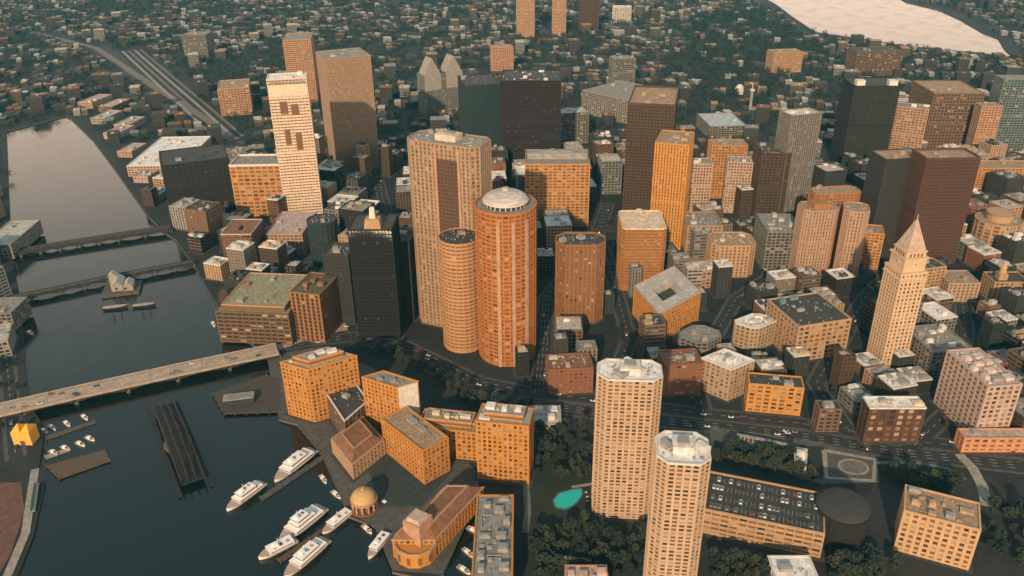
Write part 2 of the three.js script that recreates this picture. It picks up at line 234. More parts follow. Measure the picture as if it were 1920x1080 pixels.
  if (x0 === 'finial') { const P = F(l * .55, -9); new MB().box(P[0], h, P[1], 16, 9, 12, yaw, .85).build('crown_block', 'tan', t); new MB().box(P[0], h + 9, P[1], 6, 11, 5, yaw, .7).build('finial', 'white', t); }
  if (x0 === 'whiteboxes') for (const s of [.14, .86]) { const P = F(l * s, -8); new MB().box(P[0], h, P[1], 12, 8, 12, yaw).build('roof_house', 'white', t); }
  if (x0 === 'setback') { const i = offset(fp, -5); new MB().sides(i, h, h + 5).build('setback_wall', o.wall, t); const r2 = new MB().cap(i, h + 5).build('upper_roof', o.roof, t); new MB().ring(i, .4, .6, h + 4.7, h + 5.9).build('upper_parapet', 'peach', r2); const w = new MB(); w.ring(i, .08, 0, h + 1.4, h + 3.4); stuff(w.build('setback_window', 'glassbronze', t)); roofUnits(r2, i, h + 5.01, { ...o, units: 5 }); }
  if (x0 === 'darkdome') { const r = Math.max(...fp.map(p => Math.hypot(p[0], p[1]))) * .93, pts = []; for (let k = 0; k <= 10; k++) { const q = k / 10 * Math.PI / 2; pts.push(new THREE.Vector2(r * Math.cos(q) + .01, 7 * Math.sin(q))); } const d = new THREE.Mesh(new THREE.LatheGeometry(pts, 36), MAT.greydark); d.name = 'shallow_dome'; d.position.y = h; d.castShadow = d.receiveShadow = true; t.add(d); }
  if (x0 === 'hip') { const i = offset(fp, -7); new MB().sides(fp, h + .1, h + 6, i).cap(i, h + 6).build('hip_roof', 'roofrust', t); new MB().ring(i, .3, .6, h + 5.7, h + 6.6).build('roof_edge', 'peach', t); }
  if (x0 === 'whitewall') { const e = fp.map((p, i) => [p, fp[(i + 1) % fp.length]]).sort((p, q) => (q[0][0] + q[1][0]) - (p[0][0] + p[1][0]))[0], dx = e[1][0] - e[0][0], dz = e[1][1] - e[0][1], L2 = Math.hypot(dx, dz); const m = new MB(); m.box((e[0][0] + e[1][0]) / 2 - dz / L2 * .9, h - 30, (e[0][1] + e[1][1]) / 2 + dx / L2 * .9, L2 * .92, 30.5, 1.6, -Math.atan2(dz, dx)); m.build('white_screen_wall', 'white', t); }
  if (x0 === 'tier') { new MB().prism(ngon(18, 15), h, h + 9).build('upper_tier', 'peachtan', t); new MB().ring(ngon(18, 15), .8, .5, h + 8.2, h + 9.6).build('tier_rim', 'rooftan', t); }
  if (x0 === 'cupola') { const P = F(l * .3, -10); new MB().box(P[0], h, P[1], 9, 7, 9, yaw).build('cupola_base', 'tan', t); const c = new MB(); c.prism(ngon(8, 3.4, P[0], P[1]), h + 7, h + 13); c.prism(ngon(8, 3.8, P[0], P[1]), h + 13, h + 18, ngon(8, .3, P[0], P[1])); c.build('cupola', 'domegold', t); }
  if (x0 === 'halfcap') { const P = F(l * .5, -14); new MB().box(P[0], h, P[1], l * .7, 6, 16, yaw).build('crown_block', 'copper', t); }
  if (x0 === 'wharfend') {                              // hipped mansard roof with a round end tower
    const i = offset(fp, -6); new MB().sides(fp, h, h + 7, i).cap(i, h + 7).build('mansard_roof', 'roofrust', t); new MB().ring(fp, .8, .3, h - .4, h + .6).build('cornice', 'peach', t); new MB().ring(i, .3, .8, h + 6.6, h + 7.8).build('roof_edge', 'peach', t);
    const e = fp.slice().sort((p, q) => q[1] - p[1]), cx = (e[0][0] + e[1][0]) / 2 * .96, cz = (e[0][1] + e[1][1]) / 2 - 4;
    new MB().prism(ngon(12, 15, cx, cz), 0, 12).build('end_bay', 'orangebrick', t); new MB().ring(ngon(12, 15, cx, cz), .6, .6, 11.6, 13).build('end_bay_rim', 'peach', t); new MB().box(cx + 2, 12, cz - 3, 15, 17, 14, yaw).build('end_tower', 'peach', t); new MB().box(cx + 2, 29, cz - 3, 12, 2.5, 11, yaw, .8).build('end_tower_roof', 'pinkwhite', t);
    const m = new MB(); for (let k = 0; k < 12; k++) { const q = (k + .5) / 12 * 6.283; m.box(cx + 14.7 * Math.cos(q), 3, cz + 14.7 * Math.sin(q), 2.4, 6, .8, Math.PI / 2 - q); } stuff(m.build('bay_window', 'glassbronze', t));
  }
  return t;
}

// ---------------------------------------------------------------- ground, water, shores
const HARBOR = [[-11.3, -254.7], [-26.3, -403.8], [-24.9, -468.2], [-32.1, -471.1], [-48.2, -405.1], [-59.3, -401.5], [-83.3, -408.4], [-90.2, -439.3], [-102.4, -452.8], [-121.4, -462.5], [-145.5, -512.7], [-158.9, -541.7], [-184.1, -575.6], [-203, -583.7], [-216.2, -619.5], [-238, -687.6], [-286.4, -736.6], [-332, -811], [-381.1, -894.9], [-432.7, -976.2], [-453.1, -997.8], [-497.6, -1054.8], [-632.7, -1262.5], [-743.7, -1430], [-870, -1599.6], [-930.9, -1491.5], [-750.3, -1164.2], [-621.2, -932.4], [-549.6, -816.7], [-463, -662], [-431.6, -609.1], [-402.2, -577], [-381.6, -525.6], [-367.2, -507.2], [-346.5, -448.9], [-337.4, -408.7], [-317.8, -319.7], [-309.4, -258.3]];
const RIVER = [[1232.2, -2041.9], [1179.2, -2091], [1097.4, -2143.8], [1028.3, -2205.4], [944.8, -2318.2], [871.7, -2406.1], [886.7, -2648.5], [913.7, -2939.6], [923, -3361.5], [1299, -4050.5], [1451.3, -3442.8], [1365.6, -2952.2], [1395.7, -2781.7], [1371.9, -2592.1], [1324, -2358.3], [1321.1, -2277.5], [1260.9, -2133.7]];
{
  const far = [[-30000, 4000], [30000, 4000], [30000, -60000], [-30000, -60000]];
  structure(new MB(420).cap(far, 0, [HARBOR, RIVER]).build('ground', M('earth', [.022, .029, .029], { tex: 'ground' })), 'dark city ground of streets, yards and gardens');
  const wall = new MB(30); for (const P of [HARBOR, RIVER]) { const q = orient(P).reverse(); wall.sides(q, -5, 0); }
  tag(wall.build('sea_wall', 'seawall'), 'grey stone wall lining the harbor, channel and river shores', 'sea wall');
  const wave = (col, rough, bump, tex, rep) => { const t = TEX.water.clone(); t.needsUpdate = true; const m = M('water' + col[0] + rough, col, { roughness: rough, roughnessMap: TEX.wind, bumpMap: t, bumpScale: bump }); if (tex) m.map = TEX[tex]; return m; };
  const sheet = (P, name, m, tile, label) => structure(new MB(tile).cap(P, -2.2).build(name, m), label);
  const near = [[-3.2, -240.2], [-23.8, -403.3], [-21.9, -473.2], [-150.3, -590], [-234.5, -703.8], [-335.8, -662.3], [-453.9, -600.2], [-485, -589], [-338.1, -244]];
  const chan = [[-234.5, -703.8], [-278, -764.7], [-375.2, -945.7], [-444.3, -1007.5], [-627.2, -940.1], [-670.4, -922.5], [-485, -589], [-453.9, -600.2], [-335.8, -662.3]];
  const basin = [[-444.3, -1007.5], [-491.1, -1116.6], [-862.8, -1760.8], [-945.5, -1719.4], [-1066, -1600.2], [-670.4, -922.5], [-627.2, -940.1]];
  sheet(near, 'harbor_water', wave([.004, .0075, .007], .16, .05, null), 70, 'dark green harbor water at the lower left');
  sheet(chan, 'channel_water', wave([.012, .018, .0165], .15, .08, 'turbid'), 70, 'grey-green channel water between the bridges');
  sheet(basin, 'basin_water', wave([.013, .018, .016], .18, .06, 'turbid'), 90, 'pale water basin at the left');
  sheet(offset(orient(RIVER), 60), 'river_water', wave([.014, .018, .017], .18, .02, 'turbid'), 160, 'pale pink river at the upper right');
}
function strip(name, pts, w, y, m, label, tile = 30) {   // a paved band along a line
  const L = pts.map((p, i) => { const a = pts[Math.max(0, i - 1)], b = pts[Math.min(pts.length - 1, i + 1)], dx = b[0] - a[0], dz = b[1] - a[1], l = Math.hypot(dx, dz); return [p, [-dz / l, dx / l]]; });
  const b = new MB(tile); for (let i = 0; i + 1 < L.length; i++) { const [p, n] = L[i], [q, k] = L[i + 1], Q = (v, u, s) => [v[0] + u[0] * s * w / 2, y, v[1] + u[1] * s * w / 2]; const A = Q(p, n, 1), B = Q(q, k, 1), C = Q(q, k, -1), D = Q(p, n, -1); b.tri(A, B, C, [0, 1, 0]); b.tri(A, C, D, [0, 1, 0]); }
  const o = b.build(name, m); return structure(o, label);
}
function dashes(road, pts, offs, y, dash = 5, gap = 7, w = .5) {
  const b = new MB(); for (const o of offs) for (let i = 0; i + 1 < pts.length; i++) { const [p, q] = [pts[i], pts[i + 1]], l = Math.hypot(q[0] - p[0], q[1] - p[1]), ux = (q[0] - p[0]) / l, uz = (q[1] - p[1]) / l; for (let s = 2; s < l - dash; s += dash + gap) { const P = (t, k) => [p[0] + ux * t - uz * (o + k), y, p[1] + uz * t + ux * (o + k)]; b.tri(P(s, -w / 2), P(s + dash, w / 2), P(s + dash, -w / 2), [0, 1, 0]); b.tri(P(s, -w / 2), P(s, w / 2), P(s + dash, w / 2), [0, 1, 0]); } }
  stuff(b.build('lane_marking', 'paint', road));
}
const ROADS = [
  ['road', [[-239.5, -703.7], [-204.9, -715.3], [-163.1, -722.8], [-117.3, -702.9], [-50.5, -642], [17.6, -601.3], [77.3, -585.7], [130.8, -573.8], [195.7, -560.5], [237.4, -551], [315.6, -527.1], [403.5, -508.3]], 15, 'shore road running along the foot of the towers'],
  ['road', [[-200.7, -747.8], [-143.6, -737.5], [-83.9, -684.1], [-30.6, -638], [22.9, -617.8], [79.5, -606.6], [164.8, -583.9], [243, -568.5], [322.7, -543.6], [413.1, -525.3]], 13, 'inner road parallel to the shore road'],
  ['road', [[22.9, -617.8], [31.4, -709.8], [37.4, -801.4], [111, -977], [137.2, -1090.4]], 14, 'street running inland right of the round tower'],
  ['road', [[79.5, -606.6], [116.6, -707.7], [117, -799.3], [114.4, -943.1]], 12, 'street running inland beside the ribbed brown tower'],
  ['road', [[164.8, -583.9], [168.5, -648.1], [245.1, -796], [294.7, -847.5], [367.4, -1004.8]], 12, 'street running inland past the white-roofed blocks'],
  ['road', [[279.1, -556], [276.4, -627.9], [383.9, -792.4], [428.3, -843.8]], 13, 'street running inland to the clock tower'],
  ['road', [[-200.7, -747.8], [-236, -890.8], [-343.3, -1027.1], [-447, -1225], [-633.3, -1535.8], [-922.2, -2017.8], [-1236.6, -2550.3]], 16, 'avenue running inland from the light bridge'],
  ['road', [[-143.6, -737.5], [-123.9, -858.9], [-181, -1101.1], [-224.3, -1295.6]], 12, 'street between the black glass tower and the pink slab'],
  ['road', [[-571.1, -773.1], [-515.2, -722.7], [-448.9, -609.4], [-404, -534]], 10, 'road on the left bank of the channel'],
  ['road', [[-123.8, -1142.5], [30.5, -1053.4], [227.4, -939.8], [340.2, -874.7], [452.4, -843.2]], 12, 'cross street among the middle towers'],
  ['road', [[-329.6, -1220.7], [-171.7, -1293.6], [38.8, -1342.6], [295.2, -1275.7], [489.3, -1191]], 13, 'cross street behind the middle towers'],
  ['road', [[315.6, -527.1], [385.7, -592.1], [458.9, -720.8], [512.8, -841.5]], 12, 'street running inland past the pinkish-white edge block'],
];
ROADS.forEach(([n, p, w, label], i) => strip('pavement', p, w + 6, .004 + .001 * i, i ? 'pavewalk' : M('pavewalk', [.085, .083, .078], R), 'kerbside pavement of the ' + label.split(' ').slice(0, 9).join(' ')));
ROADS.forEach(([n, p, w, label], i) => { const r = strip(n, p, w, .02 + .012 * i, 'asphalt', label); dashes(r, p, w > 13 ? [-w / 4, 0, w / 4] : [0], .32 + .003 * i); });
const MOTORWAY = [[-1435.3, -2563.9], [-1123.5, -2296.2], [-761, -1794.9], [-577.9, -1551.9], [-487.8, -1419.5]], RAILS = [[-1027.3, -2246.3], [-812.4, -1899.1], [-647, -1633.5], [-516.5, -1420.7]];
strip('motorway', MOTORWAY, 18, .3, 'ballast', 'pale wide motorway at the upper left');
['leftmost', 'second', 'third', 'rightmost'].forEach((w, i) => strip('rail_track', RAILS.map(p => [p[0] + i * 14 - 4, p[1] - i * 6]), 6, .35 + .01 * i, i % 2 ? 'ballast' : 'pavingpale', `${w} pale rail track of the yard at the upper left`));
strip('road', [[-241.4, -700.7], [-223.8, -715.8], [-203.5, -734.6], [-172.4, -744.9]], 17, .305, 'roadpale', 'pale approach street running on from the light bridge');
function patch(name, pts, y, m, label, tile = 40) { return structure(new MB(tile).cap(pts, y).build(name, m), label); }
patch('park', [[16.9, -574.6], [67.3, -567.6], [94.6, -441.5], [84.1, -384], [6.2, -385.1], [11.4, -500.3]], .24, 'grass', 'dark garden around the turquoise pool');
patch('plaza', [[165.4, -565.6], [236.5, -548.1], [289.5, -526.3], [280.1, -492.3], [234.8, -491.3], [159.8, -530.1]], .25, 'paving', 'grey plaza strip behind the parking garage');
patch('plaza', [[290.5, -507.8], [366.7, -493.8], [365.4, -447.6], [327.6, -380.2], [204.5, -382.1], [212.1, -419.1]], .22, 'asphalt', 'dark plaza at the lower right corner');
patch('lawn', [[233.4, -538.3], [252.4, -536.6], [237.3, -496.2], [224.1, -509]], .3, 'grass', 'small dark lawn left of the oval path');
patch('lawn', [[164.5, -545.3], [223.5, -534.3], [222, -515.6], [161.1, -530.1]], .31, 'grass', 'dark lawn between garage and shore road');
patch('quay', [[-240.6, -687.7], [-191.9, -704.7], [-132.9, -664], [-85.4, -593.8], [-26.8, -507.3], [-29.7, -471.1], [-48.9, -405.1], [-83.5, -409.4], [-102.4, -453.4], [-121.6, -463.6], [-158.9, -541.7], [-184.1, -575.6], [-203.4, -585.2]], .23, 'paving', 'paved quay under the orange wharf buildings');
patch('courtyard', [[-115.8, -516.7], [-103.9, -535.1], [-69.6, -519.7], [-47.2, -514.1], [-69.4, -471.8], [-100.4, -472.3]], .33, M('courttile', [.035, .055, .055], R), 'dark teal courtyard between the wharf wings');
patch('pier_surface', [[-426.1, -505.1], [-384.1, -504.4], [-364.3, -471.2], [-351.5, -428.3], [-344.3, -365]], .26, 'redearth', 'red-brown pier surface at the lower left corner');
strip('promenade', [[-381.4, -520.3], [-368.6, -488.8], [-351.9, -449], [-343.2, -408.8], [-337.6, -364.9]], 6, .34, 'pavingpale', 'pale promenade edging the red-brown pier');
strip('path', [[250.7, -531.8], [286.9, -519.6], [276, -494.2], [241.4, -498.6], [250.7, -531.8]], 4, .36, 'pavingpale', 'pale path framing a small square park');
{ const c = [266.6, -510.8], pts = Array.from({ length: 25 }, (_, i) => [c[0] + 11 * Math.cos(i / 24 * 6.283), c[1] + 9 * Math.sin(i / 24 * 6.283)]); structure(new MB().cap(ngon(24, 10.5, c[0], c[1], 8.5), .31).build('park_oval', M('ovalgrey', [.17, .155, .14], R)), 'grey oval in the small square park'); strip('path', pts, 2, .39, 'pavingpale', 'pale ring path round the grey oval'); }
strip('path', [[285.3, -515.7], [318.8, -515.1], [340.2, -506.9], [346.4, -494.2]], 4, .35, M('pathgreen', [.13, .165, .135], R), 'greenish path leading right from the oval park');
strip('path', [[356.6, -525], [358.8, -509.1], [355.6, -486.7], [347.4, -464.5]], 8, .37, 'pavingpale', 'pale curved drive at the right behind the orange hotel');
strip('path', [[8.7, -506.6], [9.8, -464.7], [7, -442.9]], 5, .38, 'pathgreen', 'pale teal walk beside the long pier building');
strip('path', [[16.3, -426.3], [34.4, -419.1], [52.4, -415.9]], 3, .36, 'pavingpale', 'thin pale walk through the dark garden');
strip('path', [[43.8, -491.1], [59.6, -494.5]], 3, .37, 'pavingpale', 'short pale walk between pool and tower');
{ const c = [39.7, -478], t = thing('swimming_pool', c[0], c[1], 'turquoise oval swimming pool in the dark garden left of the tower', 'swimming pool'); const r = orient([[-9, 9], [-10.5, 2], [-6, -6], [3, -9.5], [11, -11], [11.5, -5], [8, 2], [3, 8], [-3, 11]]); new MB().ring(r, 1.2, 0, .2, .7).build('pool_rim', 'paving', t); new MB(10).cap(r, .5).build('pool_water', 'pool', t); for (const [a, b] of [[14.8, 3], [15, -2], [14.5, -7]]) new MB().box(a, .3, b, 1.8, .5, .8, .3).build('sun_bed', 'white', t); }

// ---------------------------------------------------------------- bridges
function bridge(pts, w, y, label, m, opt = {}) {
  const mid = pts[Math.floor(pts.length / 2)], t = thing('road_bridge', mid[0], mid[1], label, 'bridge'), P = pts.map(p => [p[0] - mid[0], p[1] - mid[1]]);
  const deck = new MB(), para = [new MB(), new MB()], mark = new MB(), walk = [new MB(), new MB()];
  for (let i = 0; i + 1 < P.length; i++) {
    const a = [P[i][0], y, P[i][1]], b = [P[i + 1][0], y, P[i + 1][1]], l = Math.hypot(b[0] - a[0], b[2] - a[2]), ux = (b[0] - a[0]) / l, uz = (b[2] - a[2]) / l, yaw = -Math.atan2(uz, ux), c = [(a[0] + b[0]) / 2, (a[2] + b[2]) / 2];
    deck.box(c[0], y - 1.4, c[1], l, 1.4, w, yaw);
    [-1, 1].forEach((s, k) => { const off = q => [c[0] - uz * s * q, c[1] + ux * s * q]; let q = off(w / 2 - .35); para[k].box(q[0], y + .02, q[1], l - .02, 1.15, .5, yaw); q = off(w / 2 - 2.2); walk[k].box(q[0], y + .01, q[1], l - .02, .16, 3, yaw); });
    for (const o of opt.lanes || [0]) for (let s = -l / 2 + 3; s < l / 2 - 5; s += 11) mark.box(c[0] + ux * s - uz * o, y + .005, c[1] + uz * s + ux * o, 4.5, .02, .4, yaw);
    const np = Math.max(1, Math.round(l / (opt.span || 34)));
    for (let k = 0; k <= np; k++) { const s = -l / 2 + l * k / np; const m2 = new MB(); m2.box(c[0] + ux * s, -6, c[1] + uz * s, 3, y + 4.5, w * .8, yaw); m2.build('bridge_pier', 'seawall', t); }
    for (let k = 0; k < np; k++) for (const s of [-1, 1]) { const gir = new MB(); const x0 = -l / 2 + l * k / np + 1.5, x1 = -l / 2 + l * (k + 1) / np - 1.5, n = 6; for (let j = 0; j < n; j++) { const h0 = 1 + 2.2 * Math.pow(Math.abs((j / n) * 2 - 1), 2), h1 = 1 + 2.2 * Math.pow(Math.abs(((j + 1) / n) * 2 - 1), 2), e0 = x0 + (x1 - x0) * j / n, e1 = x0 + (x1 - x0) * (j + 1) / n, o = s * (w / 2 - .4), A = (e, yy) => [c[0] + ux * e - uz * o, yy, c[1] + uz * e + ux * o]; gir.bar(A(e0, y - 1.4 - h0 / 2), A(e1, y - 1.4 - h1 / 2), .7, (h0 + h1) / 2); } gir.build('arch_girder', opt.girder || 'steeldark', t); }
  }
  const dk = deck.build('deck', m, t); walk.forEach(q => q.build('sidewalk', opt.walk || 'pavingpale', dk)); para.forEach(q => q.build('parapet', opt.para || m, dk)); stuff(mark.build('lane_marking', 'paint', dk));
  if (opt.lamps) for (let k = 0; k < opt.lamps; k++) for (const s of [-1, 1]) { const f = (k + .5) / opt.lamps * (P.length - 1), i = Math.floor(f), g = f - i, a = P[i], b = P[i + 1], l = Math.hypot(b[0] - a[0], b[1] - a[1]), x = a[0] + (b[0] - a[0]) * g - (b[1] - a[1]) / l * s * (w / 2 - 1), z = a[1] + (b[1] - a[1]) * g + (b[0] - a[0]) / l * s * (w / 2 - 1); const pl = new MB(); pl.bar([x, y, z], [x, y + 8, z], .25, .25); pl.bar([x, y + 8, z], [x + (b[1] - a[1]) / l * s * 2, y + 8.3, z - (b[0] - a[0]) / l * s * 2], .3, .3); pl.build('lamp_post', 'steeldark', t); }
  return t;
}
const BRIDGE = [[-470.2, -583.9], [-395, -619.6], [-316.4, -655], [-230.3, -691.6]];
bridge(BRIDGE, 21, 6, 'broad light tan road bridge crossing the water at the left', 'roadpale', { lanes: [-4.2, 0, 4.2], span: 40, walk: 'pavingpale', para: M('paratan', [.42, .32, .25], W), lamps: 6 });
bridge([[-564.3, -805], [-512.9, -832.1], [-470.5, -856.8], [-443.8, -870.2], [-383.7, -899.4]], 9, 5, 'thin dark road bridge with a pale building at its middle', 'asphalt', { lanes: [0], span: 26, walk: 'paving', para: 'steeldark' });
bridge([[-632, -928.2], [-572.8, -955.6], [-510, -982.6], [-450, -1007.4]], 14, 5, 'farther dark road bridge closing off the pale basin', 'asphalt', { lanes: [0], span: 26, walk: 'paving', para: 'steeldark' });
{ // old truss swing bridge lying open along the channel
  const a = [-309.4, -602.3], b = [-248.3, -500.2], c = [(a[0] + b[0]) / 2, (a[1] + b[1]) / 2], l = Math.hypot(b[0] - a[0], b[1] - a[1]), ux = (b[0] - a[0]) / l, uz = (b[1] - a[1]) / l, t = thing('swing_bridge', c[0], c[1], 'dark rusted truss swing bridge lying open lengthwise in the harbor', 'swing bridge');
  const P = (s, o, y) => [ux * s - uz * o, y, uz * s + ux * o], d = new MB(); d.bar(P(-l / 2, 0, 2.4), P(l / 2, 0, 2.4), 16, .8); d.build('deck', M('rustdark', [.024, .021, .019], W), t);
  for (const o of [-8.4, -2.8, 2.8, 8.4]) { const m = new MB(), n = 10, H = q => 5 + 6 * (1 - Math.abs(q / n * 2 - 1)); for (let k = 0; k < n; k++) { const s0 = -l / 2 + l * k / n, s1 = s0 + l / n; m.bar(P(s0, o, 3 + H(k)), P(s1, o, 3 + H(k + 1)), .8, .8); m.bar(P(s0, o, 3), P(s1, o, 3), .7, .9); m.bar(P(s0, o, 3), P(s0, o, 3 + H(k)), .5, .5); m.bar(k % 2 ? P(s0, o, 3 + H(k)) : P(s0, o, 3), k % 2 ? P(s1, o, 3) : P(s1, o, 3 + H(k + 1)), .45, .45); } m.bar(P(l / 2, o, 3), P(l / 2, o, 8), .5, .5); m.build('truss', 'steeldark', t); }
  const dr = new MB(); dr.prism(ngon(20, 11), -5, 1.8); dr.build('pivot_pier', 'seawall', t); const f = new MB(); for (const s of [-1, 1]) f.bar(P(-l / 2 - 8, s * 12, -1), P(l / 2 + 8, s * 12, -1), 2.4, 1.4); f.build('timber_fender', 'rustdark', t);
}
{ // pale timber building and platform at the middle of the thin bridge
  const c = [-444.8, -842.8], t = thing('museum_building', c[0], c[1], 'pale grey gabled building on a platform at the middle of the thin dark bridge', 'museum'); new MB().box(0, -4, 4, 40, 5, 30, .25).build('platform', 'deckgrey', t);
  const gable = (x, z, w, d, h, yaw) => { const m = new MB(), r = new MB(), cs = Math.cos(yaw), sn = Math.sin(yaw), P = (u, y, v) => [x + u * cs + v * sn, y, z - u * sn + v * cs]; m.box(x, 1, z, w, h, d, yaw); m.tri(P(-w / 2, 1 + h, d / 2), P(w / 2, 1 + h, d / 2), P(0, 1 + h + w * .4, d / 2)); m.tri(P(w / 2, 1 + h, -d / 2), P(-w / 2, 1 + h, -d / 2), P(0, 1 + h + w * .4, -d / 2)); m.build('wall', 'palegrey', t); r.quad(P(-w / 2 - .4, .9 + h, d / 2 + .4), P(0, 1.2 + h + w * .4, d / 2 + .4), P(0, 1.2 + h + w * .4, -d / 2 - .4), P(-w / 2 - .4, .9 + h, -d / 2 - .4)); r.quad(P(0, 1.2 + h + w * .4, d / 2 + .4), P(w / 2 + .4, .9 + h, d / 2 + .4), P(w / 2 + .4, .9 + h, -d / 2 - .4), P(0, 1.2 + h + w * .4, -d / 2 - .4)); r.build('roof', 'roofpale', t); };
  gable(-4, 2, 12, 22, 7, .25); gable(9, 4, 10, 16, 6, .25); gable(-12, -6, 9, 9, 12, .25); for (const x of [-6, -2, 8]) new MB().box(x, 3, 13.2, 2, 2.5, .3, .25).build('window', 'glassdark', t);
  for (const [px, py, l] of [[218, 576, 26], [268, 572, 24]]) { const g = [-420.1, -794.5]; const q = px < 240 ? [g[0] - 14, g[1]] : [g[0] + 16, g[1] - 4]; sailShip(q[0], q[1], l, px < 240 ? 'dark two-masted sailing ship moored left below the pale bridge building' : 'dark two-masted sailing ship moored right below the pale bridge building'); }
}
// ---------------------------------------------------------------- boats
function hullMesh(L, B, D, t, name, m, bow = .38) {      // pointed bow along +z, transom stern
  const n = 14, S = [], b = new MB(8); for (let i = 0; i <= n; i++) { const s = i / n, z = -L / 2 + L * s, f = s < 1 - bow ? .86 + .14 * Math.min(1, s * 4) : Math.cos((s - 1 + bow) / bow * Math.PI / 2) ** .8, w = B / 2 * f, y = D * (1 + .35 * s * s); S.push([[-w * .55, -.4, z * (.97)], [-w, y, z], [w, y, z], [w * .55, -.4, z * .97]]); }
  for (let i = 0; i < n; i++) { const p = S[i], q = S[i + 1]; b.quad(p[0], q[0], q[1], p[1]); b.quad(p[3], p[2], q[2], q[3]); }
  b.quad(S[0][0], S[0][1], S[0][2], S[0][3]); b.build(name, m, t); const d = new MB(6); for (let i = 0; i < n; i++) { const p = S[i], q = S[i + 1], k = .1; const A = (v, e) => [v[0] * .96, v[1] - k, v[2]]; d.quad(A(p[1]), A(q[1]), A(q[2]), A(p[2])); } d.build('deck', 'pinkwhite', t);
}
function sailShip(x, z, L, label) { const t = thing('sailing_ship', x, z, label, 'sailing ship', undefined, -2.2); t.rotation.y = 1.75; hullMesh(L, L * .26, 2.6, t, 'hull', 'hulldark'); for (const [s, h] of [[-.15, 20], [.18, 18]]) { const m = new MB(); m.bar([0, 2, L * s], [0, h, L * s], .45, .45); for (const y of [.5, .75]) m.bar([-5, h * y, L * s], [5, h * y, L * s], .3, .3); m.build('mast', 'deckwood', t); } new MB().bar([0, 3, L * .48], [0, 5, L * .68], .35, .35).build('bowsprit', 'deckwood', t); return t; }
function ferry(x, z, L, B, turn, label, decks = 2, col = 'hull', name = 'ferry', cat = 'ferry boat') {
  const t = thing(name, x, z, label, cat, undefined, -2.2); t.rotation.y = turn; hullMesh(L, B, 2.4, t, 'hull', col);
  let y = 2.45, l = L * .62, w = B * .82, off = -L * .07;
  for (let k = 0; k < decks; k++) { const cb = new MB(10).box(0, y, off, w, 2.5, l).build('cabin', 'hull', t); const g = new MB(); g.box(0, y + .9, off, w + .12, .95, l * .92); g.box(0, y + .9, off, w * .9, .95, l + .12); g.build('window_band', 'glassdark', cb); new MB().box(0, y + 2.5, off, w + .7, .22, l + .8).build('deck_roof', 'hull', t); for (let j = 0; j < 3; j++) new MB().box(rr(-w * .25, w * .25), y + 2.72, off - l * .3 + j * l * .28, w * .3, .5, l * .1).build('deck_bench', pick(['pinkwhite', 'greydark', 'unitgrey']), t); y += 2.72; l *= .62; w *= .8; off += L * .04; }
  new MB().box(0, y, off + l * .2, w * .6, 2, l * .35, 0, .8).build('wheelhouse', 'hull', t); const ra = new MB(); ra.bar([0, y + 1.8, off], [0, y + 6, off], .2, .2); ra.bar([-1.2, y + 4.6, off], [1.2, y + 4.6, off], .15, .15); ra.build('mast', 'hull', t);
  const rl = new MB(); for (const s of [-1, 1]) { rl.bar([s * B * .44, 3.6, -L * .46], [s * B * .44, 3.7, L * .12], .1, .1); for (let j = 0; j < 9; j++) rl.bar([s * B * .44, 2.3, -L * .46 + j * L * .072], [s * B * .44, 3.6, -L * .46 + j * L * .072], .09, .09); } stuff(rl.build('railing', 'hull', t)); return t;
}
function dirBetween(a, b) { return Math.atan2(b[0] - a[0], b[1] - a[1]); }
const boatAt = (a, b, B, label, decks, col, name, cat) => ferry((a[0] + b[0]) / 2, (a[1] + b[1]) / 2, Math.hypot(b[0] - a[0], b[1] - a[1]), B, dirBetween(b, a), label, decks, col, name, cat);
boatAt([-214.3, -470.9], [-194.7, -501.5], 10.8, 'pinkish white ferry, the leftmost boat off the wharf', 2);
boatAt([-186.7, -502.7], [-164.2, -541.8], 13.2, 'broad white ferry moored end-on behind the pinkish one', 2);
boatAt([-167, -436.5], [-142.7, -473.1], 14.4, 'big white excursion boat with a clean white upper deck', 3, 'hull', 'excursion_boat', 'excursion boat');
boatAt([-177.5, -422.5], [-155.1, -440.4], 9.6, 'short white boat moored at the outer left of the big excursion boat', 1, 'hull', 'motor_yacht', 'yacht');
boatAt([-155.6, -404.9], [-133.8, -440.1], 12.0, 'long white yacht moored on the right of the big excursion boat', 2, 'hull', 'motor_yacht', 'yacht');
boatAt([-137.9, -445.4], [-120.6, -469.3], 8.4, 'slim pale yacht moored nearest the domed pavilion', 1, 'hull', 'motor_yacht', 'yacht');
boatAt([-101.5, -421.3], [-90.6, -445.6], 7.8, 'cream motor yacht beside the end of the right quay wing', 1, 'hull', 'motor_yacht', 'yacht');
function smallBoat() { const t = thing('small_boat', 0, 0, 'small white motor boat', 'boat', undefined, -2.2); hullMesh(10, 3.4, 1.2, t, 'hull', 'hull'); new MB().box(0, 1.2, -.4, 2.4, 1.5, 3.6, 0, .82).build('cabin', 'hull', t); new MB().box(0, 1.7, 1.2, 2.1, .8, .7).build('windscreen', 'glassdark', t); return t; }
let boat0 = null;
function placeBoat(p, turn, label, group, k = 1) { let o; if (!boat0) { boat0 = o = smallBoat(); o.position.set(p[0], -2.2, p[1]); o.rotation.y = turn; } else o = dup(boat0, p[0], p[1], turn); o.scale.setScalar(k); o.userData = { label, category: 'boat', ...(group ? { group } : {}) }; return o; }
[[[-400.8, -572.4], 'nearest the yellow tent'], [[-396.5, -577.6], 'second from the yellow tent'], [[-386.2, -582.7], 'in the middle of the upper row'], [[-375.1, -591.8], 'at the outer end of the upper row']].forEach(([p, w]) => placeBoat(p, .9, `small white boat at the upper marina dock, ${w}`, null, 1.1));
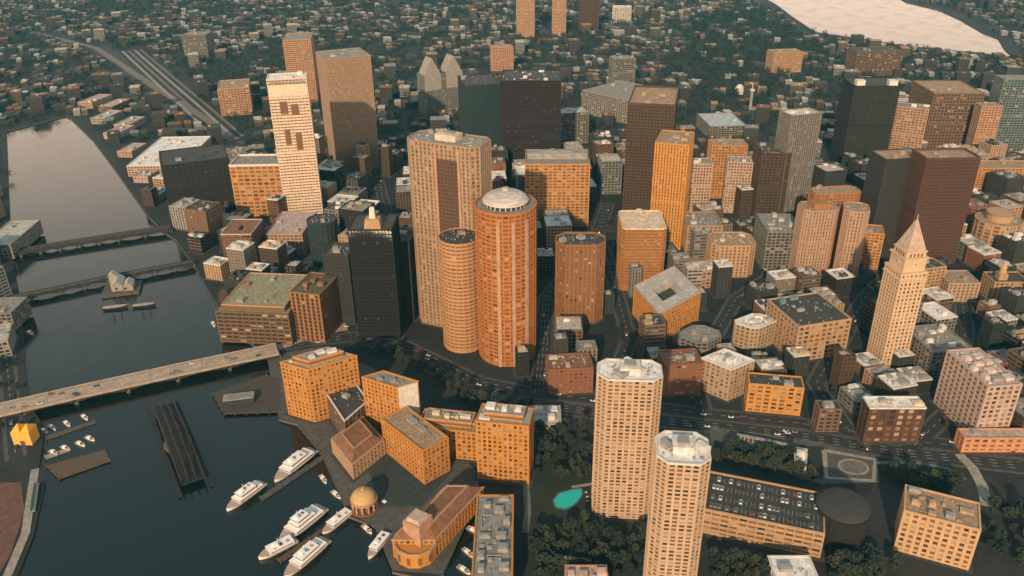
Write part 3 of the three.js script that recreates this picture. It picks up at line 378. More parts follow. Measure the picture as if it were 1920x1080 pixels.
[[[-378.2, -543.1], 'leftmost of the lower row'], [[-371.2, -548.6], 'second of the lower row'], [[-361.4, -554.1], 'third of the lower row'], [[-356.6, -561.2], 'rightmost of the lower row']].forEach(([p, w]) => placeBoat(p, 1.1, `small white boat at the lower marina dock, ${w}`, null, 1.1));
[[[-149.2, -505.7], 'beside the quay below the left wing'], [[-135.8, -487.6], 'just left of the domed pavilion'], [[-106.6, -450.2], 'just below the domed pavilion'], [[-97.1, -476.9], 'in the slot right of the domed pavilion'], [[-29.7, -447.8], 'upper one in the narrow slip beside the pier building'], [[-32.6, -426.1], 'middle one in the narrow slip beside the pier building'], [[-34.8, -410.5], 'lowest in the narrow slip beside the pier building'], [[-500.1, -741.8], 'alone at the left shore of the channel'], [[-314.3, -755.2], 'at the right shore of the channel above the light bridge']].forEach(([p, w]) => placeBoat(p, rr(.5, 1), `small white boat ${w}`, null, 1.15));
// docks and wharf decks
function dock(pts, y, label, m, name = 'dock', piles = true) { const c = pts[0], t = thing(name, c[0], c[1], label, name.replace('_', ' ')), P = orient(pts.map(p => [p[0] - c[0], p[1] - c[1]])); new MB(12).prism(P, y - 1.1, y).build('deck', m, t); if (piles) { P.forEach((a, i) => { const b = P[(i + 1) % P.length], l = Math.hypot(b[0] - a[0], b[1] - a[1]), k = Math.max(1, Math.round(l / 9)); for (let j = 0; j < k; j++) new MB().prism(ngon(7, .4, a[0] + (b[0] - a[0]) * j / k, a[1] + (b[1] - a[1]) * j / k), -6, y + 1.5).build('pile', 'deckwood', t); }); } return t; }
dock([[-273.6, -624.1], [-232.2, -655.1], [-218.8, -645.7], [-205.2, -594.7], [-253.2, -592.5]], .4, 'dark timber wharf deck left of the orange corner block', M('deckdark', [.07, .058, .05], W), 'wharf_deck');
dock([[-375.5, -525.4], [-337, -545.1], [-326.7, -531.2], [-357.5, -509.6]], -.6, 'brown timber dock at the lower edge of the marina', 'deckwood');
dock([[-384.1, -539.1], [-368.3, -549.9], [-365.7, -546.4], [-381.1, -534.9]], -1.2, 'pale floating dock in the middle of the marina', 'pavingpale', 'dock');
dock([[-396.1, -564.9], [-364.5, -586.9], [-362.2, -583.8], [-393, -560.5]], -1.2, 'floating dock along the upper row of marina boats', 'deckgrey');
dock([[-193.7, -485.7], [-155.2, -536.1], [-152.7, -532], [-190.4, -482.1]], -1, 'slim floating dock beside the two left ferries', 'deckgrey');
dock([[-164.2, -422.3], [-124.5, -469.3], [-122.4, -465.9], [-161.2, -418.8]], -1, 'dark floating dock right of the big excursion boat', 'deckwood');
dock([[-183.4, -572.6], [-174.9, -575.4], [-148.2, -536], [-153.3, -530.6]], -.3, 'narrow timber landing along the left quay wing', 'deckgrey');
{ const a = [-370.6, -502.3], b = [-357.3, -470], t = thing('gangway', a[0], a[1], 'pale teal gangway along the promenade edge at the lower left', 'gangway'); const q = [b[0] - a[0], b[1] - a[1]]; const m = new MB(); m.bar([0, 1, 0], [q[0], 1, q[1]], 3.4, .4); m.build('walkway', 'palegrey', t); for (const s of [-1.8, 1.8]) { const r = new MB(); r.bar([s, 2.1, 0], [q[0] + s, 2.1, q[1]], .25, 1.6); r.build('side_panel', 'tealpaint', t); } }
{ const m = new MB(), c = [-244.8, -605.2], t = thing('wharf_shed', c[0], c[1], 'low grey shed on the dark timber wharf deck', 'shed'); m.box(0, .41, -6, 26, 5, 10, .2); m.build('wall', 'greydark', t); new MB().box(0, 5.41, -6, 27, .6, 11, .2, .95).build('roof', 'roofgrey', t); new MB().box(-4, 1, -.9, 3, 3, .2, .2).build('door', 'charcoal', t); }
// yellow tent
{ const c = [-406.9, -553.5], t = thing('marquee_tent', c[0], c[1], 'yellow-orange marquee tent beside the marina', 'tent'); new MB(6).box(0, 0, -4, 15, 12.5, 12, 0).build('tent_wall', 'tent', t); for (const s of [-1, 1]) { const r = new MB(6), x = s * 3.8; r.prism(orient([[x - 3.8, 2.3], [x + 3.8, 2.3], [x + 3.8, -10.3], [x - 3.8, -10.3]]), 12.5, 17.5, orient([[x - .3, -3.7], [x + .3, -3.7], [x + .3, -4.3], [x - .3, -4.3]])); r.build('tent_peak', 'tent', t); } for (const x of [-7.3, -2.4, 2.4, 7.3]) new MB().box(x, 0, 2.2, .35, 12.6, .35).build('tent_pole', 'white', t); new MB().box(0, 0, 2.1, 3.6, 4.5, .3).build('door_flap', 'rust', t); }
// domed pavilion
{ const c = [-111.4, -471.4], t = thing('domed_pavilion', c[0], c[1], 'round tan-domed pavilion standing at the quay edge', 'pavilion'); new MB().prism(ngon(20, 10.5), -1, 1.2).build('base', 'redbrick', t); for (let k = 0; k < 12; k++) { const q = k / 12 * 6.283; new MB().prism(ngon(8, .8, 8.8 * Math.cos(q), 8.8 * Math.sin(q)), 1.2, 8.2).build('column', 'peach', t); } new MB().prism(ngon(20, 6.5), 1.2, 8.2).build('inner_drum', 'redbrick', t); new MB().ring(ngon(24, 9.4), .7, 2.6, 8.2, 9.6).build('entablature', 'peach', t); const pts = []; for (let k = 0; k <= 12; k++) { const q = k / 12 * Math.PI / 2; pts.push(new THREE.Vector2(9.2 * Math.cos(q) + .01, 7.6 * Math.sin(q))); } const d = new THREE.Mesh(new THREE.LatheGeometry(pts, 32), MAT.domegold); d.name = 'dome'; d.position.y = 9.6; d.castShadow = d.receiveShadow = true; t.add(d); new MB().prism(ngon(8, 1.1), 17, 19).build('finial', 'domegold', t); }
// clock tower with pyramid top
{
  const h0 = 98, w = 12.2, c = [354.6, -653.1], t = thing('clock_tower', c[0], c[1] - w, 'slender sunlit stone clock tower ending in a steep pyramid spire', 'clock tower'), yaw = .16, rot = q => [q[0] * Math.cos(yaw) + q[1] * Math.sin(yaw), -q[0] * Math.sin(yaw) + q[1] * Math.cos(yaw)], sq = (r, r2 = r) => orient([[-r, -r2], [r, -r2], [r, r2], [-r, r2]].map(rot));
  facade(t, sq(w), 0, h0, { st: 'grid', wall: 'creamstone', glass: 'dark', fh: 4, bay: 4.1, pw: 2.0, bh: 1.5, panes: 200, blind: .1 });
  new MB().ring(sq(w), 1.3, 1, h0 - 6, h0 - 4.6).build('cornice', 'creamstone', t); new MB().ring(sq(w), .9, 1.5, h0 - .3, h0 + 1.6).build('balustrade', 'creamstone', t); new MB().cap(sq(w), h0 + .02).build('terrace', 'rooftan', t);
  new MB().prism(sq(10.6), h0 + .1, h0 + 14).build('clock_stage', 'creamstone', t); for (const k of [0, 1, 2, 3]) { const q = yaw + k * Math.PI / 2, g = new THREE.CylinderGeometry(3.6, 3.6, .5, 28); g.rotateX(Math.PI / 2); const f = new THREE.Mesh(g, MAT.unitcream); f.name = 'clock_face'; f.position.set(10.7 * Math.sin(q), h0 + 8, 10.7 * Math.cos(q)); f.rotation.y = q; f.castShadow = true; t.add(f); for (const e of [[1.5, 1.2], [-.6, 2.8]]) new MB().bar([0, 0, .36], [e[0], e[1], .36], .3, .2).build('clock_hand', 'charcoal', f); }
  new MB().ring(sq(10.6), 1.2, 1, h0 + 13.6, h0 + 15.2).build('upper_cornice', 'creamstone', t); new MB().prism(sq(9.4), h0 + 14.05, h0 + 20).build('attic', 'creamstone', t); { const m = new MB(); for (const k of [0, 1, 2, 3]) for (const s of [-5.4, -1.8, 1.8, 5.4]) { const q = yaw + k * Math.PI / 2; m.box(9.5 * Math.sin(q) + s * Math.cos(q), h0 + 15.6, 9.5 * Math.cos(q) - s * Math.sin(q), 1.6, 3, .5, q); } stuff(m.build('attic_window', 'glassbronze', t)); }
  new MB().ring(sq(9.4), .7, .8, h0 + 19.7, h0 + 20.8).build('spire_cornice', 'creamstone', t); new MB().sides(sq(9.2), h0 + 20.4, h0 + 47, sq(.7)).cap(sq(.7), h0 + 47).build('spire', 'pinkwhite', t); { const m = new MB(); for (const y of [24, 29]) for (const s of [-2.5, 2.5]) for (const k of [0, 1]) { const q = yaw - k * Math.PI / 2, r = 9.2 * (1 - (y - 20.4) / 26.6) + .2; m.box(r * Math.sin(q) + s * Math.cos(q), h0 + y, r * Math.cos(q) - s * Math.sin(q), 1.3, 2, 1.2, q); } stuff(m.build('dormer', 'creamstone', t)); } new MB().bar([0, h0 + 47, 0], [0, h0 + 52, 0], .5, .5).build('flagpole', 'white', t);
}
{ const c = [448.1, -1517.4], t = thing('mast_tower', c[0], c[1], 'thin pale mast beside the low bluish-white roof', 'mast'); const m = new MB(); m.bar([0, 0, 0], [0, 52, 0], 4, 4); m.build('shaft', 'palegrey', t); new MB().box(0, 52, 0, 7, 3, 7).build('head', 'white', t); new MB().bar([0, 55, 0], [0, 66, 0], 1, 1).build('antenna', 'white', t); }
{ const c = [477.3, -1704.9], t = thing('domed_statehouse', c[0], c[1], 'small far white building shining in the dark trees at the upper middle', 'building'); new MB().box(0, 0, 0, 16, 12, 14).build('wall', 'white', t); const d = new THREE.Mesh(new THREE.SphereGeometry(8, 20, 10, 0, 6.283, 0, 1.571), MAT.white); d.name = 'dome'; d.position.y = 12; d.castShadow = true; t.add(d); }

{ const a = [183.5, -547.7], e = [226.1, -531.5], n = 14, t = thing('pergola', a[0], a[1], 'long pale pergola of posts beside the shore road behind the garage', 'pergola'), P = (k, y) => [(e[0] - a[0]) * k / n, y, (e[1] - a[1]) * k / n]; new MB().bar(P(0, 5.3), P(n, 5.3), 3.2, .5).build('roof_beam', 'pavingpale', t); for (let k = 0; k <= n; k++) new MB().bar(P(k, 0), P(k, 5), 1.1, 1.1).build('post', 'pavingpale', t); }

// ---------------------------------------------------------------- the named buildings
building('apartment_tower', 78.8, -469.5, [[-21.7, 4.9], [-16.2, 11.4], [14.1, 13.9], [20.6, 8.4], [21.7, -4.9], [16.2, -11.4], [-14.1, -13.9], [-20.6, -8.4]], 119.2, 'tall pale concrete apartment tower, the full-height left one of the twin waterfront towers', 'apartment tower', { wall: 'concrete', roof: 'roofwhite', fh: 2.95, bay: 4.2, pw: 1.5, bh: 1.15, units: 4, pent: [14, 12, 5], panes: 300, unitc: 'white' });
building('apartment_tower', 98, -383.5, [[-15.9, 7], [-10.6, 13.6], [7.3, 15.7], [13.9, 10.4], [15.9, -7], [10.6, -13.6], [-7.3, -15.7], [-13.9, -10.4]], 120.7, 'pale concrete apartment tower running out of the bottom of the frame, right twin', 'apartment tower', { wall: 'concrete', roof: 'roofwhite', fh: 2.95, bay: 4.2, pw: 1.5, bh: 1.15, units: 4, pent: [12, 12, 5], panes: 300, unitc: 'white' });
building('parking_garage', 176.4, -448.8, [[-44.6, 6.9], [31.3, 32.6], [44.6, -6.9], [-31.3, -32.6]], 21.2, 'long low parking garage with tan sunlit wall and dark roof deck', 'parking garage', { roof: 'asphaltroof', fh: 4, bay: 6, pw: 0.9, bh: 2.2, par: 1.2, units: 0, panes: 60, blind: 0 });
building('concert_shed', 228.8, -440.1, ngon(20, 18, 0, 0, 19.8), 24, 'dark windowless rounded hall beside the orange brick block at lower right', 'theater', { st: 'plain', wall: 'charcoal', roof: 'roofdark', units: 0, extra: 'darkdome' });
building('hotel_building', 288.1, -425.8, [[-26.4, 2.9], [14.7, 22.1], [26.4, -2.9], [-14.7, -22.1]], 35, 'pale tan brick block with rows of square windows at lower right corner', 'hotel', { wall: 'palebrick', roof: 'rooftan', fh: 4.2, pw: 2.2, bh: 1.9, units: 9, panes: 160, unitc: 'tan' });
building('market_building', 307.9, -548.9, [[-22.2, 7.4], [21.8, 8.3], [22.2, -7.4], [-21.8, -8.3]], 33.9, 'pale-topped low building with a red-brown front facing the green strip', 'market building', { wall: 'redbrown', roof: 'roofwhite', fh: 5.5, bay: 7.5, pw: 3.2, bh: 2, units: 3, panes: 60, unitc: 'cream' });
building('brick_building', 261.3, -562.4, [[-8.8, 5.9], [8.6, 6.3], [8.8, -5.9], [-8.6, -6.3]], 22.7, 'small brown brick building with pale roof edge left of the red-fronted one', 'brick building', { wall: 'brown', roof: 'roofdark', fh: 4, pw: 2, bh: 1.6, units: 1 });
building('office_block', 386.9, -571.2, [[-11.1, 29.1], [17.2, 25.9], [11.1, -29.1], [-17.2, -25.9]], 52.6, 'tall pale pinkish-white block with a roof full of openings at the right edge', 'office block', { wall: 'pinkwhite', roof: 'roofpink', fh: 4.5, bay: 6, pw: 2.4, bh: 1.7, units: 14, panes: 60, blind: 0.15, unitc: 'pinkwhite' });
building('waterfront_block', 385.9, -533.1, [[-26.6, 5.5], [26.4, 6.5], [26.6, -5.5], [-26.4, -6.5]], 13.8, 'low salmon block with a bright sunlit front at the right edge', 'building', { wall: 'salmon', roof: 'roofpink', fh: 4.5, bay: 7, pw: 3, bh: 2.2, units: 1 });
building('office_block', 394.2, -656.4, [[-16.1, 25.9], [22.7, 20.4], [16.1, -25.9], [-22.7, -20.4]], 30, 'grey flat-roofed block crowded with pale roof machinery right of the clock tower', 'office block', { wall: 'grey', fh: 4, units: 12, unitc: 'white' });
building('office_block', 416.4, -708.5, [[-6.9, 18], [15, 12.2], [6.9, -18], [-15, -12.2]], 30, 'small block with a plain white roof right of the clock tower', 'office block', { wall: 'grey', roof: 'roofwhite', units: 1, unitc: 'white' });
building('office_block', 451.3, -806.4, [[-12.6, 14.3], [17.6, 7.2], [12.6, -14.3], [-17.6, -7.2]], 34.3, 'narrow orange block touching the right side of the clock tower', 'office block', { roof: 'roofdark', units: 1 });
building('stone_building', 484.1, -798.1, [[-16.7, 15.2], [15.9, 16.1], [16.7, -15.2], [-15.9, -16.1]], 21.9, 'pinkish stone building with curved roofline right of clock tower', 'stone building', { wall: 'pink', roof: 'rooftan', pw: 2.2 });
building('courthouse_building', 533.7, -793.6, [[-18.3, 12], [17.6, 13], [18.3, -12], [-17.6, -13]], 23.2, 'orange sunlit building with a small cupola at the right edge', 'hall', { roof: 'roofdark', pw: 2.4, units: 0, extra: 'cupola' });
building('office_block', 225.2, -592.1, [[-23.5, 4.5], [20.3, 12.7], [23.5, -4.5], [-20.3, -12.7]], 27.8, 'bright orange block with a pale left end near the greenway', 'office block', { wall: 'orange', roof: 'roofdark', fh: 4, bay: 6, pw: 2.4, bh: 1.7, panes: 50 });
building('office_block', 190.7, -620, [[-1.3, 17.4], [22.6, 2.3], [1.3, -17.4], [-22.6, -2.3]], 32.4, 'cube-like block with whitish roof and tan and shaded walls', 'office block', { wall: 'tangrey', roof: 'roofwhite', fh: 4, pw: 2.2, bh: 1.7, units: 4, panes: 80, unitc: 'white' });
building('office_block', 237.9, -701.3, [[-8.2, 13.6], [-0, 13.9], [19.9, 1.2], [20.2, -4.6], [8.2, -13.6], [0, -13.9], [-19.9, -1.2], [-20.2, 4.6]], 25.1, 'rounded block with a bright white roof between two flat grey roofs', 'office block', { wall: 'tangrey', roof: 'roofwhite', fh: 4, bay: 4.5, pw: 2, bh: 1.5, units: 4, unitc: 'white' });
building('office_block', 178.1, -675.4, [[-6.8, 15.9], [3.8, 16.1], [18.7, 4], [18.9, -5.1], [6.8, -15.9], [-3.8, -16.1], [-18.7, -4], [-18.9, 5.1]], 26, 'low block with a plain flat grey roof right of the U-shaped orange block', 'office block', { wall: 'grey' });
building('brick_building', 160.3, -755.8, [[-17.2, 53.8], [32.6, 7.5], [17.2, -53.8], [-32.6, -7.5]], 33.2, 'U-shaped glowing orange brick block with pale parapet around a dark court', 'brick building', { wall: 'orange', roof: 'courtdark', fh: 4, bay: 4, pw: 2, bh: 1.6, par: 0, units: 0, panes: 120, extra: 'ushape' });
building('office_block', 287, -698.7, [[-20.2, 34.2], [33.6, 20.3], [20.2, -34.2], [-33.6, -20.3]], 38.6, 'wedge block with a lit window-filled face and a long shaded left wing', 'office block', { roof: 'roofdark', fh: 5, bay: 6, pw: 2.2, bh: 2, par: 1.4, units: 5, panes: 80, unitc: 'teal' });
building('office_tower', -4.8, -692.6, ngon(32, 27.7, 0, 0, 28.9), 154, 'round orange granite tower with a shallow white dome roof', 'office tower', { wall: 'orangegranite', fh: 3.9, bay: 9, pw: 1, bh: 1.6, par: 1.5, units: 0, extra: 'dome', blind: 0.3 });
building('office_tower', -48.6, -709, ngon(24, 19.7, 0, 0, 20), 115.4, 'half-round lower orange tower tucked against the left of the domed round tower', 'office tower', { wall: 'granitetan', roof: 'roofdark', fh: 3.9, pw: 0.6, bh: 2.3, units: 1, blind: 0.1 });
building('office_tower', -57.9, -753.6, [[-39.3, -6.3], [-36, 3], [20.7, 29.6], [30, 26.2], [39.3, 6.3], [36, -3], [-20.7, -29.6], [-30, -26.2]], 196, 'very tall pinkish slab with a dark glass slot down its middle', 'office tower', { wall: 'pinkgranite', fh: 3.9, bay: 4.6, pw: 2.3, bh: 1, units: 3, pent: [22, 14, 6], extra: 'slot', blind: 0.2, unitc: 'cream' });
building('office_tower', 69.8, -761.8, [[-24.5, 6.3], [-15.8, 15.6], [14.8, 16.5], [24.1, 7.8], [24.5, -6.3], [15.8, -15.6], [-14.8, -16.5], [-24.1, -7.8]], 87.4, 'octagonal brown tower with tall vertical ribs and a pale cornice', 'office tower', { wall: 'brownbrick', roof: 'roofdark', fh: 4.2, bay: 4.6, pw: 2, bh: 0.7, par: 2 });
building('office_tower', 61.2, -1037.2, [[-42.3, 28.6], [40, 31.7], [42.3, -28.6], [-40, -31.7]], 84.7, 'wide tan block with rows of orange windows under a grey cap', 'office tower', { wall: 'orangetan', fh: 4, bay: 6, pw: 1.6, bh: 1.7, par: 1.5, units: 1, pent: [78, 16, 8], blind: 0.4 });
building('office_tower', 144.7, -844.2, [[-24.2, 22.6], [-21.3, 25.7], [19.6, 27], [22.7, 24.1], [24.2, -22.6], [21.3, -25.7], [-19.6, -27], [-22.7, -24.1]], 74.3, 'plain copper-coloured block with a bright cream roof', 'office tower', { wall: 'copper', roof: 'roofcream', bay: 3, pw: 0.5, bh: 2.4, par: 1.2, blind: 0.1, unitc: 'cream' });
building('office_tower', 197.3, -956.8, [[-26.8, 19.6], [10.3, 31.5], [26.8, -19.6], [-10.3, -31.5]], 133.4, 'slender bright orange tower with a rough stepped roof', 'office tower', { wall: 'orange', roof: 'rooftan', fh: 3.9, bay: 3.6, pw: 2, bh: 0.6, units: 5, blind: 0.15, unitc: 'tan' });
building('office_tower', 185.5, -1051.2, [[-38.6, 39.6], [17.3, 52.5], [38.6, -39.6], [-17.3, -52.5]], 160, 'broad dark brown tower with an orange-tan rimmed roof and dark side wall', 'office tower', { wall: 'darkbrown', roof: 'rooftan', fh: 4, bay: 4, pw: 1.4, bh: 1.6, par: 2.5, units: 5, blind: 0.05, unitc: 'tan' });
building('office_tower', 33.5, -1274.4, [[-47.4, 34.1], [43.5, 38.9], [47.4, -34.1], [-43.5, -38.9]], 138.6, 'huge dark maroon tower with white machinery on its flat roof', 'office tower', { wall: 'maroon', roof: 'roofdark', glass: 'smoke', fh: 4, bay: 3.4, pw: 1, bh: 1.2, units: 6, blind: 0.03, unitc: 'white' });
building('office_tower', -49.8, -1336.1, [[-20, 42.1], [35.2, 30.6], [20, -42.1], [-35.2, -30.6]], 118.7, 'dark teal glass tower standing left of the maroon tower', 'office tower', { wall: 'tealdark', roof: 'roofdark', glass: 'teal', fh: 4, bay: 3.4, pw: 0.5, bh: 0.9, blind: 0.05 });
building('office_tower', -133.9, -1594.5, [[-26.8, 33.9], [42.4, -8.3], [26.8, -33.9], [-42.4, 8.3]], 77.1, 'pale grey tower with two pointed gables and a dark notch', 'office tower', { wall: 'twingrey', roof: 'roofdark', fh: 4, bay: 4, pw: 1.6, bh: 1.4, units: 0, extra: 'gables' });
building('office_tower', -282.8, -1055.7, [[-20.6, 20], [26.7, 10.8], [20.6, -20], [-26.7, -10.8]], 190.2, 'tall aluminium-white tower with stacked dark window slots', 'office tower', { wall: 'aluminium', roof: 'roofwhite', fh: 4, bay: 4.2, pw: 0.6, bh: 2.3, units: 3, extra: 'fedslot', unitc: 'white' });
building('office_tower', -250.9, -1266.7, [[-17.7, 42.9], [43.7, 15.8], [17.7, -42.9], [-43.7, -15.8]], 176.4, 'smooth beige slab tower, tallest at upper left, with shaded left side', 'office tower', { wall: 'beigegranite', fh: 3.9, bay: 2.8, pw: 1.7, bh: 0.8, units: 3, blind: 0.06, unitc: 'pale' });
building('office_tower', -428.9, -1726, [[-20.7, 43.9], [32.7, 35.9], [20.7, -43.9], [-32.7, -35.9]], 122.9, 'short peach tower with a flared top behind the white tower', 'office tower', { wall: 'peach', fh: 4, bay: 4.5 });
building('office_block', -540.4, -1620.9, [[-18, 43.9], [37.2, 29.5], [18, -43.9], [-37.2, -29.5]], 51.9, 'low peach block left of the white aluminium tower', 'office block', { wall: 'peach', roof: 'rooftan', fh: 4.5, bay: 6, units: 3, unitc: 'peach' });
building('office_block', -334, -1077.5, [[-41.5, 22.7], [42.2, 21.5], [41.5, -22.7], [-42.2, -21.5]], 72, 'orange block with a white parapet in front of the aluminium tower', 'office block', { wall: 'orangetan', fh: 5.5, bay: 8, pw: 2.2, bh: 2.2, par: 2.4, extra: 'whiterim', blind: 0.4 });
building('office_block', -440.6, -1104.7, [[-26.4, 49], [53.4, 15.6], [26.4, -49], [-53.4, -15.6]], 72.8, 'dark block with black walls beside the pale water basin', 'postal building', { wall: 'charcoal', roof: 'roofdark', fh: 6, bay: 7, pw: 3.6, bh: 3, units: 4, blind: 0.02, unitc: 'dark' });
building('office_block', -276.7, -962.4, [[-23.4, 36.1], [21.2, 37.4], [23.4, -36.1], [-21.2, -37.4]], 27.2, 'block with a pinkish-white square roof near the dark curved glass block', 'office block', { wall: 'pink', roof: 'roofpink', units: 3, unitc: 'pink' });
building('office_block', -224.7, -907.2, ngon(20, 17.3, 0, 0, 17), 53.8, 'dark teal glass block with a pale curved right rim', 'office block', { wall: 'tealdark', roof: 'roofdark', glass: 'teal', units: 1 });
building('brick_building', -323.8, -916.4, [[-18.4, 22.6], [17, 23.7], [18.4, -22.6], [-17, -23.7]], 41.7, 'rust-framed low building around a dark hollow court', 'brick building', { wall: 'rust', roof: 'courtdark', par: 0, units: 0, extra: 'ushape' });
building('office_block', -252.2, -753.2, [[-41.5, 36.6], [32.2, 45], [41.5, -36.6], [-32.2, -45]], 34.8, 'wide low rusty-brown waterfront block with a green-brown roof beside the channel', 'hotel', { wall: 'olive', roof: 'roofgreenish', fh: 4.2, bay: 7, bh: 2, units: 12, extra: 'setback', blind: 0.12, unitc: 'rust' });
building('office_block', -197.4, -737.1, [[-20.5, 18.1], [9.4, 25.6], [20.5, -18.1], [-9.4, -25.6]], 53.9, 'rust-striped waterfront block with tall brown ribs', 'hotel', { wall: 'ruststripe', roof: 'roofgreen', fh: 4.2, bay: 5.5, pw: 2.4, bh: 0.7, units: 5, blind: 0.06, unitc: 'rust' });
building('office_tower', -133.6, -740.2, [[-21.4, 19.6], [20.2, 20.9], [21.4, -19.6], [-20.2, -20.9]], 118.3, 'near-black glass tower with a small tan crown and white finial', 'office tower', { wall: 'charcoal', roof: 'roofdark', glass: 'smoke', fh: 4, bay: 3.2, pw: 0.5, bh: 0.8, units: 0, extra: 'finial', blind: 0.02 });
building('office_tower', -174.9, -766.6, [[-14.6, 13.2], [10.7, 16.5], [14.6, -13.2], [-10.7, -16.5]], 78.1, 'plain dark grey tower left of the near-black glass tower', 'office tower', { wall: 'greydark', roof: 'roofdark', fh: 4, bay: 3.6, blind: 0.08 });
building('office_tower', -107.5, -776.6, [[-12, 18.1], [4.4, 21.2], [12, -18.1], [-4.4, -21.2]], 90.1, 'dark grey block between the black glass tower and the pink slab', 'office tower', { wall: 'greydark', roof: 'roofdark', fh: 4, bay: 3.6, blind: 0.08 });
building('office_tower', 253.1, -1058.3, [[-15.9, 11.4], [15, 12.6], [15.9, -11.4], [-15, -12.6]], 69.9, 'left small pinkish-white tower of a stepped pair', 'office tower', { wall: 'pinkwhite', fh: 4, bay: 4, unitc: 'white' });
building('office_tower', 308.7, -1056.4, [[-19.3, 9], [15.3, 14.7], [19.3, -9], [-15.3, -14.7]], 72, 'right small pinkish-white tower of a stepped pair', 'office tower', { wall: 'pinkwhite', fh: 4, bay: 4, unitc: 'white' });
building('office_tower', 304.8, -1116.7, [[-24.7, 14], [23.5, 16], [24.7, -14], [-23.5, -16]], 76.9, 'orange tower rising behind the pinkish-white stepped pair', 'office tower', { wall: 'orangetan', roof: 'rooftan', fh: 4, bay: 4.5, units: 3 });
building('stone_building', 234.6, -939.6, [[-21.2, 21.8], [19.8, 23.1], [21.2, -21.8], [-19.8, -23.1]], 35.3, 'tan building with a broken pale roofline behind the tan rounded one', 'stone building', { pw: 2.2, units: 5, unitc: 'pale' });
building('stone_building', 253.7, -868.5, [[-24.9, 11.2], [-17.1, 19.4], [16, 20.4], [24.2, 12.6], [24.9, -11.2], [17.1, -19.4], [-16, -20.4], [-24.2, -12.6]], 39, 'tan rounded stone building with a pale drum roof', 'stone building', { wall: 'peachtan', roof: 'rooftan', pw: 2.2, units: 3, unitc: 'cream' });
building('office_block', 217.5, -835.7, [[-16, 15.5], [19.4, 11.1], [16, -15.5], [-19.4, -11.1]], 20, 'low pinkish block with a white patch of roof', 'office block', { wall: 'pink', roof: 'roofpink', units: 3, unitc: 'white' });
building('office_block', 314.5, -891.5, [[-21.4, 27], [19.7, 28.3], [21.4, -27], [-19.7, -28.3]], 48.7, 'grey-green block with pale roof machinery left of the twin tan tower', 'office block', { wall: 'greygreen', units: 7, unitc: 'pale' });
building('office_tower', 367.3, -1024.6, [[-16.9, 19], [24.7, 5.8], [16.9, -19], [-24.7, -5.8]], 144.4, 'slim grey tower with a whitish notched crown', 'office tower', { wall: 'grey', roof: 'roofpale', fh: 4, bay: 3.2, pw: 1.8, bh: 0.5, units: 3, unitc: 'white' });
building('office_tower', 339.3, -1028.5, [[-19, 22], [17.2, 23.5], [19, -22], [-17.2, -23.5]], 96.4, 'dark reddish-brown tower left of the slim grey tower', 'office tower', { wall: 'darkbrown', roof: 'roofdark' });
building('office_tower', 341.7, -855.6, [[-18.3, 10.5], [-10.4, 16.5], [14.3, 13.3], [20.3, 5.4], [18.3, -10.5], [10.4, -16.5], [-14.3, -13.3], [-20.3, -5.4]], 83.6, 'left faceted half of a tan stone tower split by a dark slot', 'office tower', { wall: 'pinktan', roof: 'rooftan', fh: 4, bay: 3.4, pw: 2, bh: 0.8, units: 1, extra: 'halfcap' });
building('office_tower', 385.3, -856.9, [[-15.2, 5.1], [-11, 12.5], [2.9, 16.4], [10.3, 12.2], [15.2, -5.1], [11, -12.5], [-2.9, -16.4], [-10.3, -12.2]], 81.2, 'right faceted half of a tan stone tower split by a dark slot', 'office tower', { wall: 'pinktan', roof: 'rooftan', fh: 4, bay: 3.4, pw: 2, bh: 0.8, units: 1 });
building('office_tower', 371.4, -887.7, [[-26.2, 9.5], [-20.8, 14], [23, 9.9], [27.5, 4.5], [26.2, -9.5], [20.8, -14], [-23, -9.9], [-27.5, -4.5]], 90, 'brown stepped crown tower rising behind the split tan tower', 'office tower', { wall: 'copper', roof: 'rooftan', units: 1 });
building('office_block', 419.3, -879.2, [[-14.8, 9], [7, 15.8], [14.8, -9], [-7, -15.8]], 44.8, 'short orange block attached right of the split tan tower', 'office block', { wall: 'orangetan', roof: 'rooftan', units: 1 });
building('office_tower', 542.4, -1236.8, [[-34.1, 25.9], [31.2, 29.3], [34.1, -25.9], [-31.2, -29.3]], 131.2, 'dark tower at upper right with two white boxes on the roof', 'office tower', { wall: 'charcoal', roof: 'roofdark', fh: 4, bay: 3.5, pw: 0.9, bh: 1, units: 0, extra: 'whiteboxes', blind: 0.05 });
building('office_tower', 609.3, -1229.4, [[-26.6, 2.3], [14, 22.7], [26.6, -2.3], [-14, -22.7]], 96, 'tan tower with a pale left edge at the upper right', 'office tower', { wall: 'pinktan', units: 3, unitc: 'white' });
building('office_tower', 700.6, -1314.4, [[-40.1, 41.2], [35.9, 45], [40.1, -41.2], [-35.9, -45]], 103.2, 'broad brown block with a tan flat roof at the upper right', 'office tower', { wall: 'brown', roof: 'rooftan', fh: 5, pw: 2, bh: 2, unitc: 'tan' });
building('office_tower', 729.6, -1238.5, [[-15.5, 10.3], [14.4, 11.7], [15.5, -10.3], [-14.4, -11.7]], 94.1, 'slim peach tower at the upper right beside the broad brown block', 'office tower', { wall: 'peach', roof: 'rooftan', units: 1 });
building('office_tower', 786.7, -1272.1, [[-30.8, 13.4], [29.2, 16.6], [30.8, -13.4], [-29.2, -16.6]], 126.8, 'teal-grey glass tower cut by the right edge of the frame', 'office tower', { wall: 'tealgrey', glass: 'teal', units: 1 });
building('office_tower', 488.7, -887.7, [[-29.4, 17.7], [30.2, 16.3], [29.4, -17.7], [-30.2, -16.3]], 131, 'big plain red-brown tower behind the spire of the clock tower', 'office tower', { wall: 'redbrown', roof: 'rooftan', fh: 4, bay: 3.2, pw: 1.6, bh: 1.7, par: 2.2, blind: 0.04 });
